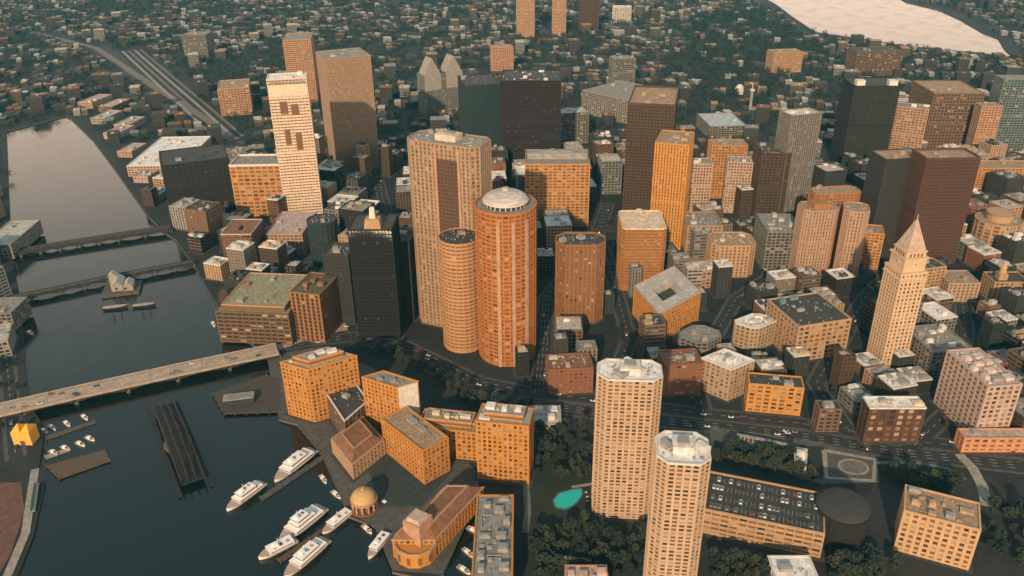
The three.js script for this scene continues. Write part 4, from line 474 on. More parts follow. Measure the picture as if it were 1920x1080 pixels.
building('office_tower', 450.6, -918.6, [[-22.4, 19.8], [26.5, 13.9], [22.4, -19.8], [-26.5, -13.9]], 121.9, 'dark slate tower left of the big red-brown tower', 'office tower', { wall: 'greydark', roof: 'rooftan', fh: 4, bay: 3.2, units: 4, blind: 0.05, unitc: 'tan' });
building('office_block', 691.5, -1104.9, [[-50.7, 14.5], [49.4, 18.2], [50.7, -14.5], [-49.4, -18.2]], 44.1, 'long low block with an orange sunlit rim at the right edge', 'office block', { wall: 'orangetan', roof: 'rooftan' });
building('stone_building', 590.6, -922.5, ngon(18, 26.1, 0, 0, 25), 37.5, 'stepped round tan building with dark openings at the right edge', 'stone building', { wall: 'peachtan', roof: 'rooftan', fh: 5, bay: 6, pw: 2.4, units: 3, extra: 'tier' });
building('wharf_building', -164.5, -594.9, [[-5.9, 16.6], [31, -4.4], [5.9, -16.6], [-31, 4.4]], 53.1, 'orange brick corner block with a machinery roof beside the light bridge', 'wharf building', { wall: 'orangebrick', roof: 'roofteal', fh: 3.9, bay: 4, pw: 1.8, bh: 1.5, units: 3, panes: 240, extra: 'setback', unitc: 'white' });
building('wharf_building', -141.1, -580.6, [[3.9, 34.2], [18.7, 5.9], [-3.9, -34.2], [-18.7, -5.9]], 24, 'low court building with a dark roof and white roof edge', 'wharf building', { wall: 'brown', roof: 'roofdark', units: 1, extra: 'whiterim' });
building('wharf_building', -100.9, -567.2, [[7.1, 12.6], [23, 3.7], [-7.1, -12.6], [-23, -3.7]], 50, 'orange wharf block with grey roof and a white right-hand wall', 'wharf building', { wall: 'orangebrick', fh: 3.9, bay: 4, pw: 1.8, bh: 1.5, panes: 160, extra: 'whitewall' });
building('wharf_building', -78, -525.1, [[-27.1, -12.7], [9, 28.5], [27.1, 12.7], [-9, -28.5]], 32, 'long orange wharf wing running down from the grey-roofed block', 'wharf building', { wall: 'orangebrick', roof: 'rooftan', fh: 3.9, bay: 4, pw: 1.8, bh: 1.5, panes: 110 });
building('wharf_building', -50.9, -540.4, [[-26, 7], [21.4, 16.2], [26, -7], [-21.4, -16.2]], 27.5, 'orange wharf block with a weathered green roof in the row centre', 'wharf building', { wall: 'orangebrick', roof: 'roofgreenish', fh: 3.9, bay: 4, pw: 1.8, bh: 1.5, panes: 140, extra: 'setback', unitc: 'cream' });
building('wharf_building', -6.4, -510.3, [[-21.5, 7.2], [17.4, 14.5], [21.5, -7.2], [-17.4, -14.5]], 54.1, 'big orange wharf block with a pale teal roof at the row end', 'wharf building', { wall: 'orangebrick', roof: 'roofteal', fh: 3.9, bay: 4, pw: 1.8, bh: 1.5, units: 3, panes: 220, extra: 'setback', unitc: 'white' });
building('wharf_building', -125.7, -534.8, [[0.8, 31.2], [21, 1.1], [-0.8, -31.2], [-21, -1.1]], 14, 'left quay wing with a pale gable end and red-brown roof', 'wharf building', { wall: 'peachtan', roof: 'roofrust', fh: 3.9, bay: 4, pw: 1.8, bh: 1.5, units: 0, panes: 40, extra: 'hip' });
building('wharf_building', -53.2, -447.3, [[-1.5, 26.2], [29.8, -25.7], [1.5, -26.2], [-29.8, 25.7]], 16, 'right quay wing, a long brown mansard building reaching into the harbor', 'wharf building', { wall: 'orangebrick', roof: 'roofrust', fh: 3.9, bay: 4, pw: 1.8, bh: 1.5, units: 3, panes: 140, extra: 'wharfend', unitc: 'tan' });
building('pier_building', -14.4, -417.7, [[-13.4, 41.8], [12.1, 42.2], [13.4, -41.8], [-12.1, -42.2]], 20, 'long narrow pier building with a mottled grey roof and orange right wall', 'pier building', { wall: 'orangebrick', fh: 4, bay: 4.5, pw: 2, bh: 1.6, units: 16, panes: 120 });
building('office_block', 180.7, -391, [[-13.7, 12.5], [13.3, 12.9], [13.7, -12.5], [-13.3, -12.9]], 14, 'white-roofed low block at the bottom edge of the frame', 'building', { wall: 'white', roof: 'roofwhite', units: 1, unitc: 'white' });
building('rooftop_building', 45.8, -388.8, [[-13.4, 6.5], [13.1, 7], [13.4, -6.5], [-13.1, -7]], 16, 'pale pink roofed low building at the bottom centre', 'building', { wall: 'peach', roof: 'roofpink', units: 4, unitc: 'pink' });
building('brick_building', 50.8, -629.7, [[-18.6, 13.8], [20.3, 11.2], [18.6, -13.8], [-20.3, -11.2]], 26.1, 'low brown-orange brick block left of the tall waterfront tower', 'brick building', { wall: 'redbrick', roof: 'roofrust', fh: 4, bay: 4.5, pw: 2, bh: 1.6, units: 3, unitc: 'pale' });
building('office_block', 54.9, -702.7, [[-13.2, 13.5], [12.5, 14.1], [13.2, -13.5], [-12.5, -14.1]], 24, 'small block with a lavender-white roof below the ribbed brown tower', 'office block', { wall: 'brown', roof: 'roofpale', units: 1, unitc: 'white' });
building('brick_building', 149.8, -625.7, [[-15.7, 13.6], [17.7, 10.9], [15.7, -13.6], [-17.7, -10.9]], 31.6, 'dark red brick block right of the tall waterfront tower', 'brick building', { wall: 'redbrick', roof: 'roofrust' });
building('pavilion_building', 25.6, -573.6, [[-14.5, 12.7], [14, 13.3], [14.5, -12.7], [-14, -13.3]], 8, 'low pale-roofed building between the row-end wharf block and the dark garden', 'building', { wall: 'pinkwhite', roof: 'roofpale', units: 4, unitc: 'white' });
building('kiosk_building', 226.6, -518, [[-7, 7.2], [1.3, 9.9], [7, -7.2], [-1.3, -9.9]], 6, 'small white kiosk at the right end of the pale pergola', 'kiosk', { wall: 'white', roof: 'roofwhite', units: 1, unitc: 'white' });
building('shed_building', -850.3, -1684.5, [[-21.4, 30.1], [9.1, 35.8], [21.4, -30.1], [-9.1, -35.8]], 11.4, 'low pinkish shed on the basin\'s right bank, topmost', 'shed', { wall: 'pink', roof: 'roofpink', fh: 4, bay: 6, pw: 2, bh: 2, unitc: 'pale' });
building('shed_building', -772.3, -1560.2, [[-19.3, 26.5], [9.1, 31.5], [19.3, -26.5], [-9.1, -31.5]], 10.8, 'low pale grey shed on the basin\'s right bank, second from the top', 'shed', { wall: 'palegrey', roof: 'roofpale', fh: 4, bay: 6, pw: 2, bh: 2, unitc: 'pale' });
building('shed_building', -706.4, -1457.9, [[-17.6, 23.8], [8.9, 28.2], [17.6, -23.8], [-8.9, -28.2]], 10.2, 'low pinkish-white shed on the basin\'s right bank, third from the top', 'shed', { wall: 'pinkwhite', roof: 'roofpink', fh: 4, bay: 6, pw: 2, bh: 2, unitc: 'pale' });
building('shed_building', -638.6, -1348.6, [[-15.9, 21], [8.7, 24.8], [15.9, -21], [-8.7, -24.8]], 9.7, 'low pinkish shed on the basin\'s right bank, fourth from the top', 'shed', { wall: 'pink', roof: 'roofpink', fh: 4, bay: 6, pw: 2, bh: 2, unitc: 'pale' });
building('shed_building', -794.4, -1648.1, [[-20.8, 29.1], [9, 34.6], [20.8, -29.1], [-9, -34.6]], 11.2, 'low brown shed on the basin\'s right bank, behind the topmost two', 'shed', { wall: 'brown', roof: 'roofpink', fh: 4, bay: 6, pw: 2, bh: 2, unitc: 'pale' });
building('shed_building', -709.4, -1513.5, [[-18.5, 25.3], [8.9, 30.1], [18.5, -25.3], [-8.9, -30.1]], 10.5, 'low pinkish-white shed on the basin\'s right bank, behind the middle ones', 'shed', { wall: 'pinkwhite', roof: 'roofpink', fh: 4, bay: 6, pw: 2, bh: 2, unitc: 'pale' });
building('shed_building', -561.9, -1216.8, [[-14, 17.7], [8.4, 21], [14, -17.7], [-8.4, -21]], 9, 'low pinkish-white shed on the basin\'s right bank, second from the bottom', 'shed', { wall: 'pinkwhite', roof: 'roofpink', fh: 4, bay: 6, pw: 2, bh: 2, unitc: 'pale' });
building('shed_building', -514.3, -1136, [[-12.9, 15.9], [8.2, 18.8], [12.9, -15.9], [-8.2, -18.8]], 8.6, 'low pale grey shed on the basin\'s right bank, lowest, next to the dark block', 'shed', { wall: 'palegrey', roof: 'roofpale', fh: 4, bay: 6, pw: 2, bh: 2, unitc: 'pale' });
building('office_tower', 48, -2392.7, [[-26.2, 12.4], [23.1, 17.4], [26.2, -12.4], [-23.1, -17.4]], 155.2, 'tan tower cut by the top edge of the frame', 'office tower', { units: 1 });
building('office_tower', 142.8, -2419.6, [[-20.5, 13.2], [17.7, 16.7], [20.5, -13.2], [-17.7, -16.7]], 123.3, 'peach tower at the top edge right of the tan one', 'office tower', { wall: 'peach', units: 1 });
building('office_tower', 230.4, -2468, [[-30, 15.4], [26.9, 20.5], [30, -15.4], [-26.9, -20.5]], 102.3, 'far reddish block at the top edge', 'office tower', { wall: 'redbrown', units: 1 });
building('office_block', 346.6, -2626.2, [[-28.7, 15.7], [25.8, 20.1], [28.7, -15.7], [-25.8, -20.1]], 43.7, 'distant bright white cube-like block near the top edge', 'office block', { wall: 'white', roof: 'roofwhite', units: 1 });
building('office_block', -17.1, -1936.4, [[-20, 19.5], [26.2, 9.8], [20, -19.5], [-26.2, -9.8]], 59.1, 'far peach block behind the dark teal tower', 'office block', { wall: 'peach', roof: 'rooftan', units: 1 });
building('office_block', -797.4, -2174.2, [[-32.1, 22.9], [28.7, 27], [32.1, -22.9], [-28.7, -27]], 55.7, 'distant grey box building with a dark teal annex at upper left', 'office block', { wall: 'grey', units: 1 });
building('office_block', 374.5, -1431.6, [[-29.2, 44.2], [34.3, 40.3], [29.2, -44.2], [-34.3, -40.3]], 22, 'low wide building with a bluish-white roof near a thin mast', 'arena building', { wall: 'grey', roof: 'roofblue', unitc: 'pale' });
building('office_block', 238.1, -1759.3, [[-21.4, 18.8], [26.4, 10.8], [21.4, -18.8], [-26.4, -10.8]], 65.6, 'grey tower block far behind the maroon tower', 'office block', { wall: 'greygreen' });
building('office_block', 819.2, -1879.7, [[-49.3, 27.8], [52.1, 22.1], [49.3, -27.8], [-52.1, -22.1]], 52.7, 'brown far block at upper right below the river', 'office block', { wall: 'brown', roof: 'roofdark' });
building('office_block', 630.7, -1917.3, [[-31.5, 23.9], [36.2, 15.9], [31.5, -23.9], [-36.2, -15.9]], 44.2, 'tan far block below the left end of the river', 'office block', { roof: 'rooftan' });
building('office_block', 105.8, -1386.5, [[-19.8, 22.2], [27.8, 10.8], [19.8, -22.2], [-27.8, -10.8]], 53.8, 'grey block with pale framed roof beside the maroon tower', 'office block', { wall: 'grey', roof: 'roofpale', units: 3, unitc: 'white' });
building('office_block', 219.8, -1568.7, [[-80.6, -4.1], [-2.1, 80.7], [80.6, 4.1], [2.1, -80.7]], 42.5, 'pale block with clustered white roof machinery behind the grey framed block', 'office block', { wall: 'palegrey', units: 8, unitc: 'pale' });
building('station_hall', -555.9, -1306.3, [[-40.1, 78.4], [43.8, 76.4], [40.1, -78.4], [-43.8, -76.4]], 16.5, 'wide station hall with broken pinkish-white roof slabs', 'station', { wall: 'pinkwhite', roof: 'roofwhite', units: 12, unitc: 'pinkwhite' });
building('warehouse_building', -634.6, -963.5, [[-16.4, 41.2], [20.9, 39.1], [16.4, -41.2], [-20.9, -39.1]], 18, 'white waterfront building cut by the left edge above the bridges', 'warehouse', { wall: 'palegrey', roof: 'roofpale' });
building('warehouse_building', -533.3, -762.5, [[-15.2, 18.5], [16.9, 17], [15.2, -18.5], [-16.9, -17]], 19.6, 'whitish building cut by the left edge beside the channel', 'warehouse', { wall: 'grey' });
building('warehouse_building', -512.1, -708.1, [[-3.6, 23.1], [19, 13.6], [3.6, -23.1], [-19, -13.6]], 16.4, 'white-roofed building cut by the left edge above the light bridge', 'warehouse', { wall: 'palegrey', roof: 'roofpale' });
const GARAGE_H = 21.2;
// ---------------------------------------------------------------- lower blocks between the towers
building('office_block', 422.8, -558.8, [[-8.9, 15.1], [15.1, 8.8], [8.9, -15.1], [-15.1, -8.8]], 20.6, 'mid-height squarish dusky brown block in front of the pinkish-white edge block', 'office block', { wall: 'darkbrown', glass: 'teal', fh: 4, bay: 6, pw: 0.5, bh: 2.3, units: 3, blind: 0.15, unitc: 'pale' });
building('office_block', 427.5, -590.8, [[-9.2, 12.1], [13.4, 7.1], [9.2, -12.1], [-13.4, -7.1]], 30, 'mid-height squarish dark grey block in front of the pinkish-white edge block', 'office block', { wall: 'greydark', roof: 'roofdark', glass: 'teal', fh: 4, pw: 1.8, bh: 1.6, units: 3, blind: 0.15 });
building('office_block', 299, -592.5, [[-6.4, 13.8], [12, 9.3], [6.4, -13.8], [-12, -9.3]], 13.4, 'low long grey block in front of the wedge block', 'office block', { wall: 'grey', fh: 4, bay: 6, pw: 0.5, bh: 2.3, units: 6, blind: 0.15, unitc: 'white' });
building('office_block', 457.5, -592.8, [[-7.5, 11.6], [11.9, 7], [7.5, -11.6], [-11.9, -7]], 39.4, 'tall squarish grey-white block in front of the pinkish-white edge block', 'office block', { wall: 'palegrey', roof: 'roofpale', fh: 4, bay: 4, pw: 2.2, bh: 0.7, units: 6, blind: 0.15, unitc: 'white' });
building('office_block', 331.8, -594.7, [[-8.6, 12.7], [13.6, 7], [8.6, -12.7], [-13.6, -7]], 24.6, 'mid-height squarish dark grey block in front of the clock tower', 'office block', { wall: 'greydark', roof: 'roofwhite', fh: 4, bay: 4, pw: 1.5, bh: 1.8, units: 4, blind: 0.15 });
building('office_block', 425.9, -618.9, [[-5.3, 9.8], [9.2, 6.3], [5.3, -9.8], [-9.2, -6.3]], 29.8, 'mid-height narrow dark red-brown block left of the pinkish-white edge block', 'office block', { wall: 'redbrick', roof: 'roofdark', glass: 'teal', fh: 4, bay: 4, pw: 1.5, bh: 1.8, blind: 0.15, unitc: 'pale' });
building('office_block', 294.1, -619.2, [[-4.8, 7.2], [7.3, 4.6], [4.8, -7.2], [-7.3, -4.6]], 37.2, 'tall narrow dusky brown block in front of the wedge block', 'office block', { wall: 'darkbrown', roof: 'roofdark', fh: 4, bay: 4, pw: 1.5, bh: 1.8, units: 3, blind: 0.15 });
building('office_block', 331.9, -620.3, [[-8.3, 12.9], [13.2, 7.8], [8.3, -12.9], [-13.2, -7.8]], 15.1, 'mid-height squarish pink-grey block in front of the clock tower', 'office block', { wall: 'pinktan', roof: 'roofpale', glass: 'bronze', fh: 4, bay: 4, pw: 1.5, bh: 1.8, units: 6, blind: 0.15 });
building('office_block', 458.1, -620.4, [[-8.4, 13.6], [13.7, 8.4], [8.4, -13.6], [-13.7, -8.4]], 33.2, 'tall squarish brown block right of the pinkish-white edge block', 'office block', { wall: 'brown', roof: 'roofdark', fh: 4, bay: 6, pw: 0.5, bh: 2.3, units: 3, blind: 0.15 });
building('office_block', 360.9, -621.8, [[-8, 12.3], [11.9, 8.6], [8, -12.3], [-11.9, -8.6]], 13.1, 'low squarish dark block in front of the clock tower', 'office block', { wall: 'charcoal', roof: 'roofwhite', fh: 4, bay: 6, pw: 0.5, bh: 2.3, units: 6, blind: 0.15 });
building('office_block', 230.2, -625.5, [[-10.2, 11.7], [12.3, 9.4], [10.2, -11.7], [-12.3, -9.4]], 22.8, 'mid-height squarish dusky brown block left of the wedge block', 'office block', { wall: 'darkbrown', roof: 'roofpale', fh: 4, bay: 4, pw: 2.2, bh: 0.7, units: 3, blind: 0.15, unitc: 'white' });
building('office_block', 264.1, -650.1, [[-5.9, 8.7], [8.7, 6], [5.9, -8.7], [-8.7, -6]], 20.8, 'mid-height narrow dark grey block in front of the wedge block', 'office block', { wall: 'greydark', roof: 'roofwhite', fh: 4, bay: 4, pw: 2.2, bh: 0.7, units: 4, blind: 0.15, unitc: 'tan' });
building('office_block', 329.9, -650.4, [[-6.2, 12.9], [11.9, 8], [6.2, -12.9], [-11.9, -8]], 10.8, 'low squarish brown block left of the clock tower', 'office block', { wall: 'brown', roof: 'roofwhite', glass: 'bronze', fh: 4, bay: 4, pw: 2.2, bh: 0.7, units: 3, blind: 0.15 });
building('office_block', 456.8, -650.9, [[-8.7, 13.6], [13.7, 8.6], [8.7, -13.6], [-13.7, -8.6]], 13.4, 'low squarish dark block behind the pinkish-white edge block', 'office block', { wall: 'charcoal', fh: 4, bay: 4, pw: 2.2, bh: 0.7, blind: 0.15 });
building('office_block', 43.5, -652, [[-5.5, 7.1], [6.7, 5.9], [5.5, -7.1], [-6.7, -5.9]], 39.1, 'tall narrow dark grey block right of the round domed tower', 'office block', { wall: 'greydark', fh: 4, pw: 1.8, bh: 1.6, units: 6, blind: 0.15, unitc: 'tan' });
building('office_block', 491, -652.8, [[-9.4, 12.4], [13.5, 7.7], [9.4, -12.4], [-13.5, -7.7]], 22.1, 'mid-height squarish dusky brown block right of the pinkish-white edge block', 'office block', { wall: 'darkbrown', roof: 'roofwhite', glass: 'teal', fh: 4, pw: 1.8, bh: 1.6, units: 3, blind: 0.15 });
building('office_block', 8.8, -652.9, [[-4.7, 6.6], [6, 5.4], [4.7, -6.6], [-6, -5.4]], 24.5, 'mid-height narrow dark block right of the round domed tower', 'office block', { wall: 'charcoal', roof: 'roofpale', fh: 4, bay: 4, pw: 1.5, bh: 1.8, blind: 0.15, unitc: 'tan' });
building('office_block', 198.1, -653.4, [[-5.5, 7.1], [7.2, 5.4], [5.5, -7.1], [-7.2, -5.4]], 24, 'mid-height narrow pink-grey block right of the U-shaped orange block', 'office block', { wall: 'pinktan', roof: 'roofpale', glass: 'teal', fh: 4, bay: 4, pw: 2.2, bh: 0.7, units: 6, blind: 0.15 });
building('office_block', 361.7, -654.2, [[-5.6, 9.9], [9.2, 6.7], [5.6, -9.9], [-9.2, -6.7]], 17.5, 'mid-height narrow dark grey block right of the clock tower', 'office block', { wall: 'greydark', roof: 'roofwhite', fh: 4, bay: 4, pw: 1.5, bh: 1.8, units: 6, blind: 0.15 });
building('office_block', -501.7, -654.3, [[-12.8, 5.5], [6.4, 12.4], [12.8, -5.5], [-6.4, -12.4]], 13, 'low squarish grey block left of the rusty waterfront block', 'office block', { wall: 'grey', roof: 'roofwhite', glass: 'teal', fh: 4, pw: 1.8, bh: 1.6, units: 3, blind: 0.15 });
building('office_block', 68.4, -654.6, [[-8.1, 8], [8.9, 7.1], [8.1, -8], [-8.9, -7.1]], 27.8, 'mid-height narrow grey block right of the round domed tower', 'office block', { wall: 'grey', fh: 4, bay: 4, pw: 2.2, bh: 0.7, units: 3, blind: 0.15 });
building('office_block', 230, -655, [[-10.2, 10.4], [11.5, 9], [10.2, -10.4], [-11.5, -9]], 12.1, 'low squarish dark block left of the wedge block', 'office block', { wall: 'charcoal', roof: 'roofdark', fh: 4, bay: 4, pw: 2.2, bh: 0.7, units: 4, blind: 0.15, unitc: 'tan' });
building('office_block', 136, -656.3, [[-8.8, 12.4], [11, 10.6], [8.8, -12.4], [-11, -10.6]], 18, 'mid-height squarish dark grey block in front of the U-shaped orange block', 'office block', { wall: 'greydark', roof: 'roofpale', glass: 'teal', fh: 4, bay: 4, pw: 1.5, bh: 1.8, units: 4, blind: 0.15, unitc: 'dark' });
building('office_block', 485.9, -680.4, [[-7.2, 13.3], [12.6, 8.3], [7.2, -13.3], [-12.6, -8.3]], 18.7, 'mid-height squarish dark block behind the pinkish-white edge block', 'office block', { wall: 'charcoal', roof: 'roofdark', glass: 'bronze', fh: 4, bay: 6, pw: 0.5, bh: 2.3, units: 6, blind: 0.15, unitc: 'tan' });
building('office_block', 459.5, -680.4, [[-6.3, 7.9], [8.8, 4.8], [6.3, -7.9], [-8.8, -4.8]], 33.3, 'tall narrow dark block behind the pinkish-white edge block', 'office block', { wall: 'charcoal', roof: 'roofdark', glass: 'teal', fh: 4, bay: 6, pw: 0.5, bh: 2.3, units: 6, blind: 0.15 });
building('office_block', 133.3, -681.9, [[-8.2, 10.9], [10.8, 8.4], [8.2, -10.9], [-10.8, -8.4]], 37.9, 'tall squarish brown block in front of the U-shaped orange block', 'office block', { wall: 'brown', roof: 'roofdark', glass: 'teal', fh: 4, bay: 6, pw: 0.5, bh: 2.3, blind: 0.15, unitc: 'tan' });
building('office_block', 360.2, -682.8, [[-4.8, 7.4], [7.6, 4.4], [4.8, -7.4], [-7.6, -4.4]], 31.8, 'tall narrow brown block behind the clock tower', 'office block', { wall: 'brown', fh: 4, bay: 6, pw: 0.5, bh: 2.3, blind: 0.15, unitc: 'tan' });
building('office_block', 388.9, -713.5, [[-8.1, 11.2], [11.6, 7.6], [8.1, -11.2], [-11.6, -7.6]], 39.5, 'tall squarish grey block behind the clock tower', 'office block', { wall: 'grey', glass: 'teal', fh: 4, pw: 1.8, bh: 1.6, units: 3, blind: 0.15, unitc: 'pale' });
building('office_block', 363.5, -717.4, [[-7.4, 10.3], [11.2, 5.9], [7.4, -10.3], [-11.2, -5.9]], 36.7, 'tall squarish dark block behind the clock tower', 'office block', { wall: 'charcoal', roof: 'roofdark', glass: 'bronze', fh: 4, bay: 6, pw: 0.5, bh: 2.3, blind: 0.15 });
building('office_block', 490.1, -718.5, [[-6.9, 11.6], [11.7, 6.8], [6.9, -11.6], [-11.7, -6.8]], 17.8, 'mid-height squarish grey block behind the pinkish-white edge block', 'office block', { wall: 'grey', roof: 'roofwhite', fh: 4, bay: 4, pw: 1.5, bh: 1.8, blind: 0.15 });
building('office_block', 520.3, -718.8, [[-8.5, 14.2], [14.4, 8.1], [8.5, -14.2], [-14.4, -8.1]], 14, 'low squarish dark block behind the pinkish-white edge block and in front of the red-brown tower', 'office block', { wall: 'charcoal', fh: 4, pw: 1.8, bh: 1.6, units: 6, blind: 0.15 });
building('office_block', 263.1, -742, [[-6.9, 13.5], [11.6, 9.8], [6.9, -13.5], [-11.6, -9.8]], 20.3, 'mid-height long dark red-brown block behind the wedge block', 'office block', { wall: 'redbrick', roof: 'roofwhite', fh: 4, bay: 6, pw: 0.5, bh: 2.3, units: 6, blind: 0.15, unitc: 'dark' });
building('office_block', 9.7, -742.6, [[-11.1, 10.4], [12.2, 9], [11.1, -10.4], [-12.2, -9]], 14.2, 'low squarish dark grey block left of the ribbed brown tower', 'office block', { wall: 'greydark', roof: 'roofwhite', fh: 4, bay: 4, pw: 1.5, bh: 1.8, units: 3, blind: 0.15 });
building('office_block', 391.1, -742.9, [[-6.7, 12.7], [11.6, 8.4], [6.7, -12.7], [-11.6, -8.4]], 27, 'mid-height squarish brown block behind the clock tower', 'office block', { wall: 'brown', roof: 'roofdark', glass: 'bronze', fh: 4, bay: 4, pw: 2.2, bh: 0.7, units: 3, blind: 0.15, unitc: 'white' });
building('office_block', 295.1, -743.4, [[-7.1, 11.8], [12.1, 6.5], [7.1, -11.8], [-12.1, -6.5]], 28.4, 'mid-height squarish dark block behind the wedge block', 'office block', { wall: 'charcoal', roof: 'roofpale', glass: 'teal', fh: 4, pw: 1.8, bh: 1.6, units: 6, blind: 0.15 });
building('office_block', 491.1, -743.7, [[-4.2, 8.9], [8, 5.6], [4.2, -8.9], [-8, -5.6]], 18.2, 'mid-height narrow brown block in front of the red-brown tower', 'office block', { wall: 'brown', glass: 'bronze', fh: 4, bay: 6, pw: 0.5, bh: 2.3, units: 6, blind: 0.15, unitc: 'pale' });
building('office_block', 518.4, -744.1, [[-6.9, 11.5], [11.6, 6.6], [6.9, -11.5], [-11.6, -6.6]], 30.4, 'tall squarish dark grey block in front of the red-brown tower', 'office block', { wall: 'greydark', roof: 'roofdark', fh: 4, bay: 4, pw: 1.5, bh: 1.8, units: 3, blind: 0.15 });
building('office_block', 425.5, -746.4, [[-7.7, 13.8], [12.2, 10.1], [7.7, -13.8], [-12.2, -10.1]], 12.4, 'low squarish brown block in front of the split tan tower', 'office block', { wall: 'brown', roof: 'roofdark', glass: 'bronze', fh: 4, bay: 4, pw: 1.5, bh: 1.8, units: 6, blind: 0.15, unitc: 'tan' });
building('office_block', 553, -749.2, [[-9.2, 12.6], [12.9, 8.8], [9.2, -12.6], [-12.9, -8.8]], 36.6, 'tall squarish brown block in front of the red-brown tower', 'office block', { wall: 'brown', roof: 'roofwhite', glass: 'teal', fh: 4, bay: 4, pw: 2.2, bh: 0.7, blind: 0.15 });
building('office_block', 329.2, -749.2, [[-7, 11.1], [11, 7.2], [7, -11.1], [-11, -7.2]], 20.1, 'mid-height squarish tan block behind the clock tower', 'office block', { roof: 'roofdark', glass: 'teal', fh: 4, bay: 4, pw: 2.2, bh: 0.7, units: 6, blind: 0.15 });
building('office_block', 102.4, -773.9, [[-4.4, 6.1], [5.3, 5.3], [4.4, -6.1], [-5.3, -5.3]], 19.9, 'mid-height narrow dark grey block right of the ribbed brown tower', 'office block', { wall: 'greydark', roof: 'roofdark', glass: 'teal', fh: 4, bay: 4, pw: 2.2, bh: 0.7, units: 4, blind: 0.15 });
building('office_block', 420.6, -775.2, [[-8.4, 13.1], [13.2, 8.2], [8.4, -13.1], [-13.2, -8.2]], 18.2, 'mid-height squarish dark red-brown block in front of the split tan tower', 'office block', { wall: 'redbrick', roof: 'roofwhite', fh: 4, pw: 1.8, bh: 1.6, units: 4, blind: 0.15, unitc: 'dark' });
building('office_block', 199.1, -775.3, [[-5.8, 6.5], [6.4, 5.8], [5.8, -6.5], [-6.4, -5.8]], 20.4, 'mid-height narrow dark grey block right of the copper-coloured block', 'office block', { wall: 'greydark', roof: 'roofpale', fh: 4, pw: 1.8, bh: 1.6, units: 3, blind: 0.15, unitc: 'tan' });
building('office_block', 294.4, -775.7, [[-9, 12], [13.6, 6.3], [9, -12], [-13.6, -6.3]], 10.8, 'low squarish dark grey block left of the split tan tower', 'office block', { wall: 'greydark', roof: 'roofwhite', glass: 'teal', fh: 4, pw: 1.8, bh: 1.6, units: 3, blind: 0.15, unitc: 'dark' });
building('office_block', 452.8, -776.8, [[-7.2, 14.8], [13.7, 9.2], [7.2, -14.8], [-13.7, -9.2]], 13.4, 'low squarish brown block right of the split tan tower', 'office block', { wall: 'brown', roof: 'roofwhite', glass: 'teal', fh: 4, bay: 6, pw: 0.5, bh: 2.3, units: 4, blind: 0.15, unitc: 'pale' });
building('office_block', 330.8, -777.2, [[-9.2, 13.4], [13.4, 9.1], [9.2, -13.4], [-13.4, -9.1]], 16.5, 'mid-height squarish dusky brown block in front of the split tan tower', 'office block', { wall: 'darkbrown', roof: 'roofpale', fh: 4, bay: 4, pw: 2.2, bh: 0.7, units: 6, blind: 0.15, unitc: 'white' });
building('office_block', 266.3, -777.6, [[-9.3, 12.4], [14.1, 6.4], [9.3, -12.4], [-14.1, -6.4]], 23.1, 'mid-height long dark grey block behind the wedge block', 'office block', { wall: 'greydark', roof: 'roofdark', fh: 4, bay: 6, pw: 0.5, bh: 2.3, blind: 0.15 });
building('office_block', -25, -778.5, [[-9.3, 10.5], [11.3, 8.2], [9.3, -10.5], [-11.3, -8.2]], 28.3, 'mid-height squarish dark block right of the pink slab tower', 'office block', { wall: 'charcoal', roof: 'roofwhite', fh: 4, pw: 1.8, bh: 1.6, blind: 0.15 });
building('office_block', 8, -780.7, [[-10.6, 13.7], [13.6, 10.7], [10.6, -13.7], [-13.6, -10.7]], 11.1, 'low squarish dark block left of the ribbed brown tower', 'office block', { wall: 'charcoal', roof: 'roofwhite', glass: 'bronze', fh: 4, pw: 1.8, bh: 1.6, units: 6, blind: 0.15, unitc: 'dark' });
building('office_block', -250.4, -804.1, [[-5.8, 3.4], [3.1, 6], [5.8, -3.4], [-3.1, -6]], 18.3, 'mid-height narrow dark grey block behind the rusty waterfront block', 'office block', { wall: 'greydark', roof: 'roofdark', fh: 4, bay: 4, pw: 2.2, bh: 0.7, units: 6, blind: 0.15 });
building('office_block', 68.7, -804.9, [[-9.5, 12.7], [12.5, 9.7], [9.5, -12.7], [-12.5, -9.7]], 33.6, 'tall squarish dark red-brown block behind the ribbed brown tower', 'office block', { wall: 'redbrick', roof: 'roofrust', fh: 4, bay: 6, pw: 0.5, bh: 2.3, units: 3, blind: 0.15 });
building('office_block', -183.2, -805.1, [[-11.8, 6.7], [6.5, 11.8], [11.8, -6.7], [-6.5, -11.8]], 32.6, 'tall squarish pink-grey block behind the near-black glass tower', 'office block', { wall: 'pinktan', roof: 'roofpale', glass: 'teal', fh: 4, bay: 4, pw: 1.5, bh: 1.8, units: 6, blind: 0.15, unitc: 'tan' });
building('office_block', -315.4, -807, [[-6.7, 2.8], [4, 6], [6.7, -2.8], [-4, -6]], 10.3, 'low narrow dusky brown block behind the rusty waterfront block', 'office block', { wall: 'darkbrown', roof: 'roofpale', fh: 4, bay: 4, pw: 1.5, bh: 1.8, units: 6, blind: 0.15, unitc: 'dark' });
building('office_block', -90.5, -807.4, [[-7.6, 8.3], [8.5, 7.4], [7.6, -8.3], [-8.5, -7.4]], 15.4, 'mid-height narrow pink-grey block behind the pink slab tower', 'office block', { wall: 'pinktan', roof: 'roofpale', fh: 4, bay: 4, pw: 2.2, bh: 0.7, units: 3, blind: 0.15, unitc: 'pale' });
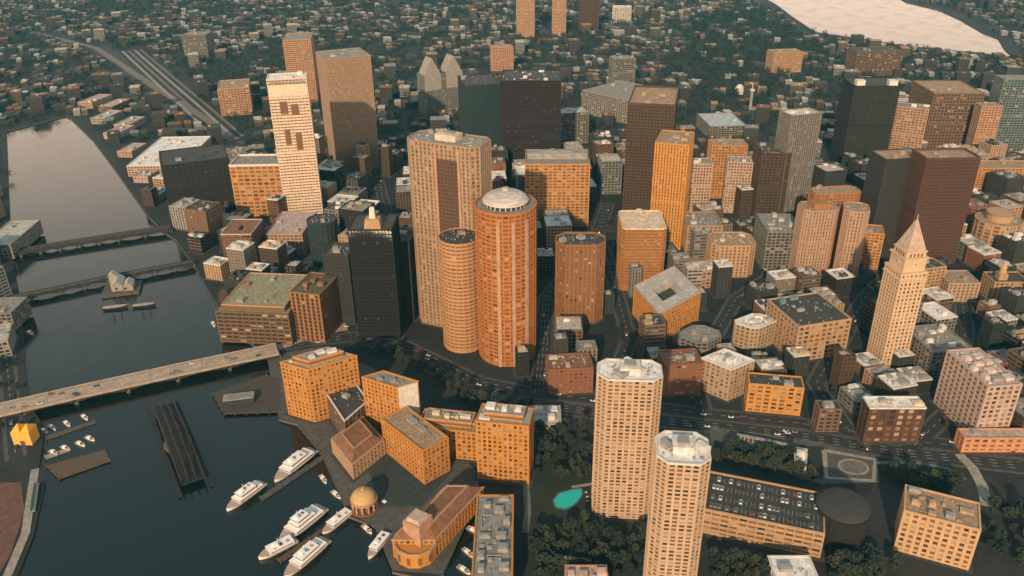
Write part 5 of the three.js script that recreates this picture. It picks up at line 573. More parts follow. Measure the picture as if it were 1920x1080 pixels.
building('office_block', 134.9, -807.8, [[-4.5, 5.7], [5.7, 4.6], [4.5, -5.7], [-5.7, -4.6]], 34.6, 'tall narrow grey block left of the copper-coloured block', 'office block', { wall: 'grey', roof: 'roofdark', fh: 4, bay: 4, pw: 2.2, bh: 0.7, units: 6, blind: 0.15 });
building('office_block', 420.4, -808, [[-3.7, 5.8], [5.9, 3.4], [3.7, -5.8], [-5.9, -3.4]], 40, 'tall narrow dusky brown block right of the split tan tower', 'office block', { wall: 'darkbrown', roof: 'roofpale', fh: 4, bay: 4, pw: 1.5, bh: 1.8, units: 3, blind: 0.15, unitc: 'dark' });
building('office_block', 359.4, -808, [[-7.6, 13], [12.7, 8.1], [7.6, -13], [-12.7, -8.1]], 23.1, 'mid-height squarish dark block in front of the split tan tower', 'office block', { wall: 'charcoal', roof: 'roofwhite', fh: 4, bay: 4, pw: 2.2, bh: 0.7, blind: 0.15, unitc: 'dark' });
building('office_block', 5.2, -808.1, [[-8.7, 12], [11.7, 9.1], [8.7, -12], [-11.7, -9.1]], 17, 'mid-height squarish dark grey block left of the ribbed brown tower', 'office block', { wall: 'greydark', roof: 'roofdark', glass: 'teal', fh: 4, bay: 4, pw: 2.2, bh: 0.7, units: 6, blind: 0.15 });
building('office_block', 583, -808.2, [[-6.8, 12.2], [11.7, 7.5], [6.8, -12.2], [-11.7, -7.5]], 16.4, 'mid-height squarish brown block in front of the stepped round tan building', 'office block', { wall: 'brown', roof: 'roofpale', fh: 4, bay: 4, pw: 1.5, bh: 1.8, units: 6, blind: 0.15 });
building('office_block', 230.1, -808.4, [[-6.5, 8.7], [8.5, 6.8], [6.5, -8.7], [-8.5, -6.8]], 36.7, 'tall narrow dark grey block right of the copper-coloured block', 'office block', { wall: 'greydark', roof: 'roofwhite', fh: 4, bay: 4, pw: 2.2, bh: 0.7, units: 3, blind: 0.15, unitc: 'pale' });
building('office_block', 197.9, -808.5, [[-7.5, 8.6], [8.8, 7.2], [7.5, -8.6], [-8.8, -7.2]], 33.8, 'tall narrow grey-white block right of the copper-coloured block', 'office block', { wall: 'palegrey', roof: 'roofpale', fh: 4, bay: 6, pw: 0.5, bh: 2.3, units: 4, blind: 0.15, unitc: 'pale' });
building('office_block', 295.8, -809.6, [[-9.1, 11.7], [13.1, 6.9], [9.1, -11.7], [-13.1, -6.9]], 21.9, 'mid-height squarish grey block left of the split tan tower', 'office block', { wall: 'grey', roof: 'roofwhite', glass: 'bronze', fh: 4, bay: 4, pw: 2.2, bh: 0.7, blind: 0.15 });
building('office_block', -57.9, -810, [[-10.8, 11.9], [13.6, 8.5], [10.8, -11.9], [-13.6, -8.5]], 18.8, 'mid-height squarish brown block behind the pink slab tower', 'office block', { wall: 'brown', glass: 'bronze', fh: 4, bay: 4, pw: 1.5, bh: 1.8, units: 6, blind: 0.15, unitc: 'pale' });
building('office_block', 324.1, -810.2, [[-7.9, 11.9], [12.7, 6.5], [7.9, -11.9], [-12.7, -6.5]], 24.2, 'mid-height squarish brown block left of the split tan tower', 'office block', { wall: 'brown', roof: 'roofdark', glass: 'teal', fh: 4, bay: 6, pw: 0.5, bh: 2.3, units: 6, blind: 0.15, unitc: 'pale' });
building('office_block', -25, -810.2, [[-10.7, 14], [14, 10.7], [10.7, -14], [-14, -10.7]], 17, 'mid-height squarish dusky brown block behind the pink slab tower', 'office block', { wall: 'darkbrown', roof: 'roofwhite', fh: 4, bay: 6, pw: 0.5, bh: 2.3, units: 3, blind: 0.15, unitc: 'pale' });
building('office_block', -276.8, -811.1, [[-11.1, 5.1], [6.7, 10.2], [11.1, -5.1], [-6.7, -10.2]], 38.4, 'tall narrow dark block behind the rusty waterfront block', 'office block', { wall: 'charcoal', roof: 'roofwhite', fh: 4, bay: 4, pw: 1.5, bh: 1.8, blind: 0.15, unitc: 'tan' });
building('office_block', -566, -811.1, [[-9.1, 4.7], [4.1, 9.4], [9.1, -4.7], [-4.1, -9.4]], 39.6, 'tall narrow grey-white block left of the white-rimmed orange block', 'office block', { wall: 'palegrey', roof: 'roofpale', glass: 'teal', fh: 4, bay: 6, pw: 0.5, bh: 2.3, units: 6, blind: 0.15, unitc: 'tan' });
building('office_block', -154.1, -811.4, [[-13, 7.3], [6.9, 13.2], [13, -7.3], [-6.9, -13.2]], 18.7, 'mid-height squarish dark block behind the near-black glass tower', 'office block', { wall: 'charcoal', roof: 'roofwhite', glass: 'bronze', fh: 4, bay: 6, pw: 0.5, bh: 2.3, units: 3, blind: 0.15, unitc: 'dark' });
building('office_block', -309, -835.3, [[-13.1, 8.8], [5.6, 14.8], [13.1, -8.8], [-5.6, -14.8]], 15.9, 'mid-height long dark grey block behind the rusty waterfront block', 'office block', { wall: 'greydark', roof: 'roofdark', fh: 4, pw: 1.8, bh: 1.6, units: 6, blind: 0.15, unitc: 'dark' });
building('office_block', -180.4, -835.9, [[-14, 8.5], [7.3, 14.6], [14, -8.5], [-7.3, -14.6]], 16.5, 'mid-height squarish dark grey block behind the near-black glass tower', 'office block', { wall: 'greydark', roof: 'roofwhite', glass: 'teal', fh: 4, pw: 1.8, bh: 1.6, blind: 0.15, unitc: 'pale' });
building('office_block', -279.3, -835.9, [[-14.1, 6.5], [8, 13.3], [14.1, -6.5], [-8, -13.3]], 21.5, 'mid-height squarish grey-white block behind the rusty waterfront block', 'office block', { wall: 'palegrey', roof: 'roofpale', glass: 'bronze', fh: 4, bay: 4, pw: 1.5, bh: 1.8, units: 6, blind: 0.15, unitc: 'tan' });
building('office_block', 10.7, -836, [[-11.2, 13.2], [12.7, 11.7], [11.2, -13.2], [-12.7, -11.7]], 20.7, 'mid-height squarish dark block behind the ribbed brown tower', 'office block', { wall: 'charcoal', roof: 'roofdark', glass: 'bronze', fh: 4, pw: 1.8, bh: 1.6, blind: 0.15 });
building('office_block', 553.3, -838.4, [[-6.7, 13.5], [12.3, 8.7], [6.7, -13.5], [-12.3, -8.7]], 18.5, 'mid-height squarish dark grey block right of the red-brown tower', 'office block', { wall: 'greydark', roof: 'roofpale', glass: 'teal', fh: 4, bay: 6, pw: 0.5, bh: 2.3, units: 6, blind: 0.15, unitc: 'pale' });
building('office_block', 488, -839.3, [[-7.7, 9.7], [11, 5.6], [7.7, -9.7], [-11, -5.6]], 20.3, 'mid-height narrow dark block in front of the red-brown tower', 'office block', { wall: 'charcoal', fh: 4, bay: 4, pw: 2.2, bh: 0.7, units: 4, blind: 0.15, unitc: 'dark' });
building('office_block', -246.2, -839.9, [[-8.6, 3.7], [4.2, 8.3], [8.6, -3.7], [-4.2, -8.3]], 27.3, 'mid-height narrow dark block behind the rusty waterfront block', 'office block', { wall: 'charcoal', roof: 'roofpale', glass: 'bronze', fh: 4, bay: 4, pw: 2.2, bh: 0.7, units: 4, blind: 0.15 });
building('office_block', -597.4, -840, [[-15.7, 7.3], [8.2, 15.2], [15.7, -7.3], [-8.2, -15.2]], 32.9, 'tall squarish tan block left of the white-rimmed orange block', 'office block', { roof: 'roofwhite', fh: 4, bay: 4, pw: 1.5, bh: 1.8, units: 6, blind: 0.15, unitc: 'dark' });
building('office_block', -27.4, -840.1, [[-9.7, 11.4], [11.3, 9.8], [9.7, -11.4], [-11.3, -9.8]], 39.2, 'tall squarish tan block left of the ribbed brown tower', 'office block', { roof: 'rooftan', fh: 4, pw: 1.8, bh: 1.6, units: 3, blind: 0.15, unitc: 'tan' });
building('office_block', -88.3, -840.2, [[-8.9, 10.2], [10.2, 9], [8.9, -10.2], [-10.2, -9]], 30, 'tall squarish dusky brown block behind the pink slab tower', 'office block', { wall: 'darkbrown', glass: 'bronze', fh: 4, bay: 4, pw: 1.5, bh: 1.8, units: 4, blind: 0.15, unitc: 'dark' });
building('office_block', -155.5, -840.5, [[-14.9, 7.5], [8.1, 14.7], [14.9, -7.5], [-8.1, -14.7]], 13.3, 'low squarish dark red-brown block behind the near-black glass tower', 'office block', { wall: 'redbrick', roof: 'roofrust', glass: 'bronze', fh: 4, bay: 4, pw: 2.2, bh: 0.7, blind: 0.15 });
building('office_block', -52.9, -840.8, [[-10.5, 13.9], [14.1, 10.2], [10.5, -13.9], [-14.1, -10.2]], 22.7, 'mid-height squarish dark red-brown block behind the pink slab tower', 'office block', { wall: 'redbrick', roof: 'roofwhite', glass: 'bronze', fh: 4, bay: 4, pw: 1.5, bh: 1.8, units: 3, blind: 0.15 });
building('office_block', 586.3, -841.7, [[-8.9, 13.4], [14.2, 7.5], [8.9, -13.4], [-14.2, -7.5]], 10.9, 'low squarish pink-grey block in front of the stepped round tan building', 'office block', { wall: 'pinktan', roof: 'roofpale', fh: 4, bay: 6, pw: 0.5, bh: 2.3, units: 3, blind: 0.15, unitc: 'tan' });
building('office_block', -26.9, -866.4, [[-10.5, 12.3], [12.8, 9.9], [10.5, -12.3], [-12.8, -9.9]], 31.6, 'tall squarish tan block behind the ribbed brown tower', 'office block', { roof: 'roofwhite', fh: 4, bay: 6, pw: 0.5, bh: 2.3, units: 6, blind: 0.15 });
building('office_block', -311.7, -866.7, [[-13.7, 7], [7, 13.7], [13.7, -7], [-7, -13.7]], 39.2, 'tall squarish grey block behind the rusty waterfront block', 'office block', { wall: 'grey', roof: 'roofwhite', glass: 'bronze', fh: 4, bay: 4, pw: 1.5, bh: 1.8, units: 4, blind: 0.15, unitc: 'pale' });
building('office_block', -341.9, -866.9, [[-13.6, 5.2], [7.2, 12.6], [13.6, -5.2], [-7.2, -12.6]], 19.9, 'mid-height squarish tan block behind the rusty waterfront block', 'office block', { roof: 'roofwhite', glass: 'bronze', fh: 4, bay: 4, pw: 2.2, bh: 0.7, blind: 0.15 });
building('office_block', 197.1, -867.6, [[-9.8, 11], [12, 8.6], [9.8, -11], [-12, -8.6]], 18.1, 'mid-height squarish grey block in front of the bright orange slender tower', 'office block', { wall: 'grey', glass: 'teal', fh: 4, bay: 6, pw: 0.5, bh: 2.3, units: 4, blind: 0.15 });
building('office_block', -184.6, -867.7, [[-15.3, 6.9], [7.9, 14.9], [15.3, -6.9], [-7.9, -14.9]], 20.4, 'mid-height squarish dusky brown block behind the near-black glass tower', 'office block', { wall: 'darkbrown', glass: 'bronze', fh: 4, bay: 4, pw: 2.2, bh: 0.7, units: 3, blind: 0.15 });
building('office_block', -84.7, -868.6, [[-8.2, 10.7], [10.5, 8.4], [8.2, -10.7], [-10.5, -8.4]], 24, 'mid-height squarish grey block behind the pink slab tower', 'office block', { wall: 'grey', fh: 4, bay: 4, pw: 1.5, bh: 1.8, units: 3, blind: 0.15, unitc: 'dark' });
building('office_block', 11.5, -869.7, [[-10.2, 11.2], [12.1, 9], [10.2, -11.2], [-12.1, -9]], 21.2, 'mid-height squarish tan block behind the ribbed brown tower', 'office block', { roof: 'rooftan', fh: 4, bay: 6, pw: 0.5, bh: 2.3, units: 6, blind: 0.15, unitc: 'tan' });
building('office_block', 585.1, -869.9, [[-7.4, 13.6], [13, 8.3], [7.4, -13.6], [-13, -8.3]], 34.5, 'tall squarish dark grey block in front of the stepped round tan building', 'office block', { wall: 'greydark', roof: 'roofdark', fh: 4, bay: 4, pw: 1.5, bh: 1.8, units: 6, blind: 0.15, unitc: 'white' });
building('office_block', -53.5, -870.2, [[-8.5, 13.9], [12, 11], [8.5, -13.9], [-12, -11]], 32.3, 'tall squarish dark grey block behind the pink slab tower', 'office block', { wall: 'greydark', roof: 'roofwhite', glass: 'bronze', fh: 4, bay: 4, pw: 2.2, bh: 0.7, blind: 0.15, unitc: 'tan' });
building('office_block', -276.1, -870.3, [[-13.8, 6.1], [8.3, 12.6], [13.8, -6.1], [-8.3, -12.6]], 38.3, 'tall squarish dusky brown block behind the rusty waterfront block', 'office block', { wall: 'darkbrown', roof: 'roofwhite', glass: 'teal', fh: 4, bay: 6, pw: 0.5, bh: 2.3, units: 6, blind: 0.15, unitc: 'tan' });
building('office_block', 550.7, -870.7, [[-8, 15], [14.5, 8.8], [8, -15], [-14.5, -8.8]], 20.9, 'mid-height squarish dark red-brown block right of the red-brown tower', 'office block', { wall: 'redbrick', roof: 'roofwhite', glass: 'bronze', fh: 4, bay: 6, pw: 0.5, bh: 2.3, units: 4, blind: 0.15 });
building('office_block', 39.5, -873.3, [[-9.9, 11.6], [11.1, 10.5], [9.9, -11.6], [-11.1, -10.5]], 22, 'mid-height squarish dark block left of the copper-coloured block', 'office block', { wall: 'charcoal', roof: 'roofpale', glass: 'bronze', fh: 4, bay: 4, pw: 1.5, bh: 1.8, units: 6, blind: 0.15, unitc: 'pale' });
building('office_block', -151.9, -873.3, [[-11.3, 6], [7, 10.7], [11.3, -6], [-7, -10.7]], 11.8, 'low squarish dark block behind the near-black glass tower', 'office block', { wall: 'charcoal', roof: 'roofdark', glass: 'teal', fh: 4, bay: 4, pw: 1.5, bh: 1.8, units: 3, blind: 0.15, unitc: 'tan' });
building('office_block', 619, -873.4, [[-7.6, 13.5], [11.8, 10], [7.6, -13.5], [-11.8, -10]], 20.9, 'mid-height squarish pink-grey block in front of the stepped round tan building', 'office block', { wall: 'pinktan', roof: 'roofpale', glass: 'teal', fh: 4, bay: 4, pw: 2.2, bh: 0.7, units: 4, blind: 0.15, unitc: 'dark' });
building('office_block', -637, -897, [[-17, 10], [9.8, 17.2], [17, -10], [-9.8, -17.2]], 38.4, 'tall squarish brown block left of the white-rimmed orange block', 'office block', { wall: 'brown', roof: 'roofdark', fh: 4, bay: 4, pw: 1.5, bh: 1.8, units: 6, blind: 0.15 });
building('office_block', -269.8, -897.1, [[-10.7, 5.3], [5.2, 10.7], [10.7, -5.3], [-5.2, -10.7]], 18.5, 'mid-height squarish dusky brown block in front of the white aluminium tower', 'office block', { wall: 'darkbrown', roof: 'roofwhite', fh: 4, bay: 4, pw: 2.2, bh: 0.7, units: 3, blind: 0.15, unitc: 'pale' });
building('office_block', 144.1, -897.9, [[-14.1, 18.4], [18, 14.6], [14.1, -18.4], [-18, -14.6]], 37, 'tall squarish dark block left of the bright orange slender tower', 'office block', { wall: 'charcoal', roof: 'roofdark', fh: 4, bay: 4, pw: 2.2, bh: 0.7, units: 4, blind: 0.15, unitc: 'tan' });
building('office_block', 630.7, -898.8, [[-7.2, 11.6], [11.8, 6.8], [7.2, -11.6], [-11.8, -6.8]], 17.7, 'mid-height squarish grey-white block right of the stepped round tan building', 'office block', { wall: 'palegrey', roof: 'roofpale', fh: 4, pw: 1.8, bh: 1.6, blind: 0.15, unitc: 'pale' });
building('office_block', 15.5, -899.1, [[-10.7, 15.9], [14.7, 12.3], [10.7, -15.9], [-14.7, -12.3]], 14.7, 'low squarish dark block in front of the wide orange-windowed block', 'office block', { wall: 'charcoal', fh: 4, bay: 4, pw: 2.2, bh: 0.7, blind: 0.15, unitc: 'pale' });
building('office_block', 548.5, -899.7, [[-10.7, 15], [15.8, 9.5], [10.7, -15], [-15.8, -9.5]], 19.9, 'mid-height squarish grey block left of the stepped round tan building', 'office block', { wall: 'grey', roof: 'roofpale', glass: 'teal', fh: 4, bay: 6, pw: 0.5, bh: 2.3, units: 3, blind: 0.15, unitc: 'white' });
building('office_block', -102.1, -900, [[-11.5, 17.4], [15.5, 13.9], [11.5, -17.4], [-15.5, -13.9]], 21.9, 'mid-height squarish grey-white block behind the near-black glass tower', 'office block', { wall: 'palegrey', roof: 'roofpale', glass: 'teal', fh: 4, bay: 4, pw: 2.2, bh: 0.7, units: 6, blind: 0.15, unitc: 'dark' });
building('office_block', 182.7, -900.5, [[-12.3, 16.5], [15.9, 13], [12.3, -16.5], [-15.9, -13]], 14.1, 'low squarish dark block in front of the bright orange slender tower', 'office block', { wall: 'charcoal', glass: 'bronze', fh: 4, pw: 1.8, bh: 1.6, units: 6, blind: 0.15, unitc: 'dark' });
building('office_block', 226.4, -900.8, [[-9.4, 8.8], [10.6, 7.3], [9.4, -8.8], [-10.6, -7.3]], 35.4, 'tall squarish grey block in front of the bright orange slender tower', 'office block', { wall: 'grey', fh: 4, bay: 6, pw: 0.5, bh: 2.3, units: 4, blind: 0.15 });
building('office_block', -184.1, -901, [[-19.1, 10.7], [8, 20.4], [19.1, -10.7], [-8, -20.4]], 40.1, 'tall squarish pink-grey block in front of the white aluminium tower', 'office block', { wall: 'pinktan', roof: 'roofpale', fh: 4, bay: 4, pw: 1.5, bh: 1.8, units: 6, blind: 0.15, unitc: 'dark' });
building('office_block', -22.4, -902.5, [[-13.3, 14.4], [16.9, 9.9], [13.3, -14.4], [-16.9, -9.9]], 38, 'tall squarish dark grey block in front of the wide orange-windowed block', 'office block', { wall: 'greydark', glass: 'bronze', fh: 4, bay: 6, pw: 0.5, bh: 2.3, units: 3, blind: 0.15, unitc: 'dark' });
building('office_block', -62.2, -903.1, [[-11, 18], [14.8, 15], [11, -18], [-14.8, -15]], 19.2, 'mid-height long dusky brown block left of the wide orange-windowed block', 'office block', { wall: 'darkbrown', roof: 'roofwhite', glass: 'teal', fh: 4, bay: 4, pw: 2.2, bh: 0.7, units: 6, blind: 0.15, unitc: 'dark' });
building('office_block', -107.2, -937, [[-13.8, 17.6], [18.1, 13.1], [13.8, -17.6], [-18.1, -13.1]], 16.9, 'mid-height squarish dark block left of the wide orange-windowed block', 'office block', { wall: 'charcoal', roof: 'roofdark', glass: 'bronze', fh: 4, bay: 6, pw: 0.5, bh: 2.3, units: 6, blind: 0.15 });
building('office_block', 57.2, -937.1, [[-13.7, 15.9], [15.9, 13.6], [13.7, -15.9], [-15.9, -13.6]], 36, 'tall squarish tan block in front of the wide orange-windowed block', 'office block', { roof: 'roofwhite', glass: 'teal', fh: 4, bay: 4, pw: 1.5, bh: 1.8, units: 3, blind: 0.15, unitc: 'pale' });
building('office_block', -187.7, -937.1, [[-20, 9.6], [10.7, 19.4], [20, -9.6], [-10.7, -19.4]], 58.4, 'tall squarish dark block in front of the white aluminium tower', 'office block', { wall: 'charcoal', fh: 4, bay: 4, pw: 2.2, bh: 0.7, units: 4, blind: 0.15, unitc: 'tan' });
building('office_block', 22.4, -937.6, [[-13.3, 14.3], [15.9, 11.2], [13.3, -14.3], [-15.9, -11.2]], 30.9, 'tall dark grey block left of the copper-coloured block and behind the ribbed brown tower', 'office block', { wall: 'greydark', roof: 'roofpale', fh: 4, bay: 4, pw: 2.2, bh: 0.7, units: 6, blind: 0.15 });
building('office_block', 511.8, -937.8, [[-12.7, 15.6], [18, 8.9], [12.7, -15.6], [-18, -8.9]], 44.6, 'tall long dark grey block behind the red-brown tower', 'office block', { wall: 'greydark', roof: 'roofdark', glass: 'bronze', fh: 4, bay: 4, pw: 2.2, bh: 0.7, units: 3, blind: 0.15 });
building('office_block', -228.1, -938.2, [[-8.6, 4.2], [4.4, 8.5], [8.6, -4.2], [-4.4, -8.5]], 38.8, 'tall narrow grey block in front of the white aluminium tower', 'office block', { wall: 'grey', roof: 'roofwhite', glass: 'teal', fh: 4, pw: 1.8, bh: 1.6, units: 3, blind: 0.15 });
building('office_block', 636.2, -939.5, [[-11.8, 16.8], [17.6, 10.5], [11.8, -16.8], [-17.6, -10.5]], 18.8, 'mid-height grey-white block right of the red-brown tower and right of the slim grey tower', 'office block', { wall: 'palegrey', roof: 'roofpale', glass: 'bronze', fh: 4, pw: 1.8, bh: 1.6, blind: 0.15 });
building('office_block', -19.3, -939.6, [[-11.4, 13.4], [13.6, 11.1], [11.4, -13.4], [-13.6, -11.1]], 44.9, 'tall squarish dark grey block left of the wide orange-windowed block', 'office block', { wall: 'greydark', roof: 'roofwhite', glass: 'teal', fh: 4, bay: 4, pw: 2.2, bh: 0.7, units: 4, blind: 0.15, unitc: 'pale' });
building('office_block', 553.8, -940.3, [[-5.3, 7.4], [7.8, 4.6], [5.3, -7.4], [-7.8, -4.6]], 25.3, 'mid-height narrow tan block left of the stepped round tan building', 'office block', { roof: 'roofwhite', fh: 4, bay: 4, pw: 1.5, bh: 1.8, blind: 0.15, unitc: 'dark' });
building('office_block', 305.4, -940.5, [[-8.7, 14.5], [13.2, 10.6], [8.7, -14.5], [-13.2, -10.6]], 19.6, 'mid-height squarish dusky brown block right of the bright orange slender tower', 'office block', { wall: 'darkbrown', fh: 4, bay: 4, pw: 2.2, bh: 0.7, units: 3, blind: 0.15, unitc: 'pale' });
building('office_block', 144.1, -940.8, [[-11.1, 14.7], [13.7, 12.4], [11.1, -14.7], [-13.7, -12.4]], 36.4, 'tall squarish dark grey block left of the bright orange slender tower', 'office block', { wall: 'greydark', fh: 4, bay: 6, pw: 0.5, bh: 2.3, units: 4, blind: 0.15, unitc: 'dark' });
building('office_block', -352.5, -941.3, [[-9, 4.8], [5.3, 8.7], [9, -4.8], [-5.3, -8.7]], 28.3, 'mid-height narrow dark grey block in front of the white-rimmed orange block', 'office block', { wall: 'greydark', roof: 'roofpale', fh: 4, bay: 4, pw: 2.2, bh: 0.7, units: 4, blind: 0.15 });
building('office_block', -389.5, -943.2, [[-12.2, 5.3], [6.5, 11.7], [12.2, -5.3], [-6.5, -11.7]], 19.9, 'mid-height squarish dark block in front of the white-rimmed orange block', 'office block', { wall: 'charcoal', roof: 'roofdark', glass: 'bronze', fh: 4, bay: 6, pw: 0.5, bh: 2.3, units: 3, blind: 0.15, unitc: 'pale' });
building('office_block', 386.4, -943.5, [[-9.2, 15.8], [15.3, 10], [9.2, -15.8], [-15.3, -10]], 39.9, 'tall squarish dark block in front of the slim grey tower', 'office block', { wall: 'charcoal', roof: 'roofwhite', glass: 'teal', fh: 4, bay: 6, pw: 0.5, bh: 2.3, blind: 0.15, unitc: 'dark' });
building('office_block', -62.6, -944.7, [[-15.4, 15.6], [17.5, 13.2], [15.4, -15.6], [-17.5, -13.2]], 32.9, 'tall squarish dark red-brown block left of the wide orange-windowed block', 'office block', { wall: 'redbrick', roof: 'roofrust', fh: 4, bay: 4, pw: 2.2, bh: 0.7, units: 6, blind: 0.15, unitc: 'dark' });
building('office_block', 268.2, -977.5, [[-9.8, 12.4], [13.8, 7.6], [9.8, -12.4], [-13.8, -7.6]], 14.9, 'low squarish grey block in front of the pinkish-white tower pair', 'office block', { wall: 'grey', roof: 'roofdark', fh: 4, bay: 4, pw: 2.2, bh: 0.7, units: 3, blind: 0.15, unitc: 'pale' });
building('office_block', -22.6, -978.1, [[-11, 14.2], [13.8, 11.4], [11, -14.2], [-13.8, -11.4]], 37, 'tall dark grey block left of the copper-coloured block and right of the white aluminium tower', 'office block', { wall: 'greydark', roof: 'roofdark', glass: 'teal', fh: 4, bay: 6, pw: 0.5, bh: 2.3, blind: 0.15, unitc: 'tan' });
building('office_block', -681.3, -979.4, [[-18.7, 8.2], [11.3, 16.9], [18.7, -8.2], [-11.3, -16.9]], 39.2, 'tall squarish tan block in front of the pale station hall', 'office block', { roof: 'rooftan', glass: 'bronze', fh: 4, bay: 4, pw: 1.5, bh: 1.8, blind: 0.15, unitc: 'white' });
building('office_block', 426.3, -979.7, [[-12.3, 17.3], [18.5, 10.4], [12.3, -17.3], [-18.5, -10.4]], 25.4, 'mid-height squarish dusky brown block right of the slim grey tower', 'office block', { wall: 'darkbrown', roof: 'roofdark', glass: 'bronze', fh: 4, bay: 6, pw: 0.5, bh: 2.3, units: 4, blind: 0.15, unitc: 'pale' });
building('office_block', 58.4, -979.9, [[-13.7, 14.4], [16, 11.9], [13.7, -14.4], [-16, -11.9]], 28.7, 'mid-height squarish brown block in front of the wide orange-windowed block', 'office block', { wall: 'brown', roof: 'roofpale', fh: 4, bay: 6, pw: 0.5, bh: 2.3, units: 3, blind: 0.15 });
building('office_block', -62.1, -980.2, [[-14.5, 15.7], [17.8, 11.8], [14.5, -15.7], [-17.8, -11.8]], 11.3, 'low squarish grey-white block left of the wide orange-windowed block', 'office block', { wall: 'palegrey', roof: 'roofpale', fh: 4, pw: 1.8, bh: 1.6, units: 3, blind: 0.15, unitc: 'tan' });
building('office_block', 384.3, -980.7, [[-10.6, 12.8], [15.1, 7], [10.6, -12.8], [-15.1, -7]], 46.8, 'tall long dark red-brown block in front of the slim grey tower', 'office block', { wall: 'redbrick', roof: 'roofpale', fh: 4, bay: 4, pw: 2.2, bh: 0.7, blind: 0.15 });
building('office_block', 590.4, -980.8, [[-11.4, 17.8], [17.5, 11.8], [11.4, -17.8], [-17.5, -11.8]], 34.9, 'tall squarish dark red-brown block behind the stepped round tan building', 'office block', { wall: 'redbrick', roof: 'roofrust', glass: 'teal', fh: 4, bay: 4, pw: 1.5, bh: 1.8, blind: 0.15, unitc: 'tan' });
building('office_block', -224.4, -981, [[-20.5, 9.5], [10.4, 20], [20.5, -9.5], [-10.4, -20]], 13.4, 'low squarish grey block in front of the white aluminium tower', 'office block', { wall: 'grey', roof: 'roofdark', glass: 'teal', fh: 4, pw: 1.8, bh: 1.6, units: 6, blind: 0.15 });
building('office_block', -187.2, -981.1, [[-16.7, 9.9], [8.2, 17.7], [16.7, -9.9], [-8.2, -17.7]], 30.2, 'tall squarish brown block right of the white aluminium tower', 'office block', { wall: 'brown', roof: 'roofwhite', fh: 4, pw: 1.8, bh: 1.6, units: 6, blind: 0.15, unitc: 'pale' });
building('office_block', 471.5, -981.1, [[-10.8, 18.3], [16.4, 13.5], [10.8, -18.3], [-16.4, -13.5]], 44.7, 'tall squarish dark grey block right of the slim grey tower', 'office block', { wall: 'greydark', roof: 'roofpale', fh: 4, pw: 1.8, bh: 1.6, blind: 0.15, unitc: 'tan' });
building('office_block', 632.6, -982, [[-10.3, 15.5], [16.3, 8.9], [10.3, -15.5], [-16.3, -8.9]], 33.2, 'tall squarish pink-grey block behind the stepped round tan building', 'office block', { wall: 'pinktan', roof: 'roofpale', fh: 4, pw: 1.8, bh: 1.6, blind: 0.15 });
building('office_block', 302.7, -982, [[-13.4, 15.9], [18.2, 10], [13.4, -15.9], [-18.2, -10]], 13.1, 'low squarish dark grey block in front of the pinkish-white tower pair', 'office block', { wall: 'greydark', roof: 'roofdark', glass: 'bronze', fh: 4, bay: 4, pw: 1.5, bh: 1.8, units: 4, blind: 0.15 });
building('office_block', -104.4, -982.3, [[-12.7, 16.5], [16.6, 12.6], [12.7, -16.5], [-16.6, -12.6]], 48.5, 'tall dark grey block right of the white aluminium tower and behind the near-black glass tower', 'office block', { wall: 'greydark', roof: 'roofpale', glass: 'teal', fh: 4, bay: 6, pw: 0.5, bh: 2.3, units: 3, blind: 0.15 });
building('office_block', -392.4, -982.5, [[-18.9, 10.8], [9.3, 19.6], [18.9, -10.8], [-9.3, -19.6]], 43.6, 'tall squarish brown block in front of the white-rimmed orange block', 'office block', { wall: 'brown', roof: 'roofdark', glass: 'bronze', fh: 4, pw: 1.8, bh: 1.6, blind: 0.15 });
building('office_block', 513.8, -983.7, [[-12.6, 15], [17.4, 9.1], [12.6, -15], [-17.4, -9.1]], 15.9, 'mid-height squarish dusky brown block behind the red-brown tower', 'office block', { wall: 'darkbrown', glass: 'teal', fh: 4, bay: 4, pw: 2.2, bh: 0.7, units: 6, blind: 0.15, unitc: 'dark' });
building('office_block', 553, -983.8, [[-10.2, 15.2], [15.5, 9.6], [10.2, -15.2], [-15.5, -9.6]], 18.2, 'mid-height squarish grey-white block behind the stepped round tan building', 'office block', { wall: 'palegrey', roof: 'roofpale', fh: 4, bay: 4, pw: 2.2, bh: 0.7, blind: 0.15, unitc: 'tan' });
building('office_block', -350.4, -984, [[-17, 9.1], [7.6, 17.8], [17, -9.1], [-7.6, -17.8]], 27.7, 'mid-height squarish dark grey block in front of the white-rimmed orange block', 'office block', { wall: 'greydark', fh: 4, bay: 4, pw: 2.2, bh: 0.7, blind: 0.15, unitc: 'dark' });
building('office_block', 18.5, -984, [[-14.4, 16.3], [17.3, 13.2], [14.4, -16.3], [-17.3, -13.2]], 23.8, 'mid-height squarish brown block left of the wide orange-windowed block', 'office block', { wall: 'brown', roof: 'roofdark', fh: 4, bay: 4, pw: 1.5, bh: 1.8, units: 3, blind: 0.15 });
building('office_block', 671.9, -984.1, [[-11.9, 17.7], [18.8, 10], [11.9, -17.7], [-18.8, -10]], 28.4, 'mid-height squarish dark grey block behind the stepped round tan building', 'office block', { wall: 'greydark', glass: 'bronze', fh: 4, bay: 4, pw: 2.2, bh: 0.7, blind: 0.15, unitc: 'dark' });
building('office_block', 550.3, -1017.3, [[-8.9, 18.3], [15.6, 13], [8.9, -18.3], [-15.6, -13]], 33.5, 'tall long dark block behind the stepped round tan building', 'office block', { wall: 'charcoal', roof: 'roofdark', fh: 4, bay: 4, pw: 1.5, bh: 1.8, units: 4, blind: 0.15 });
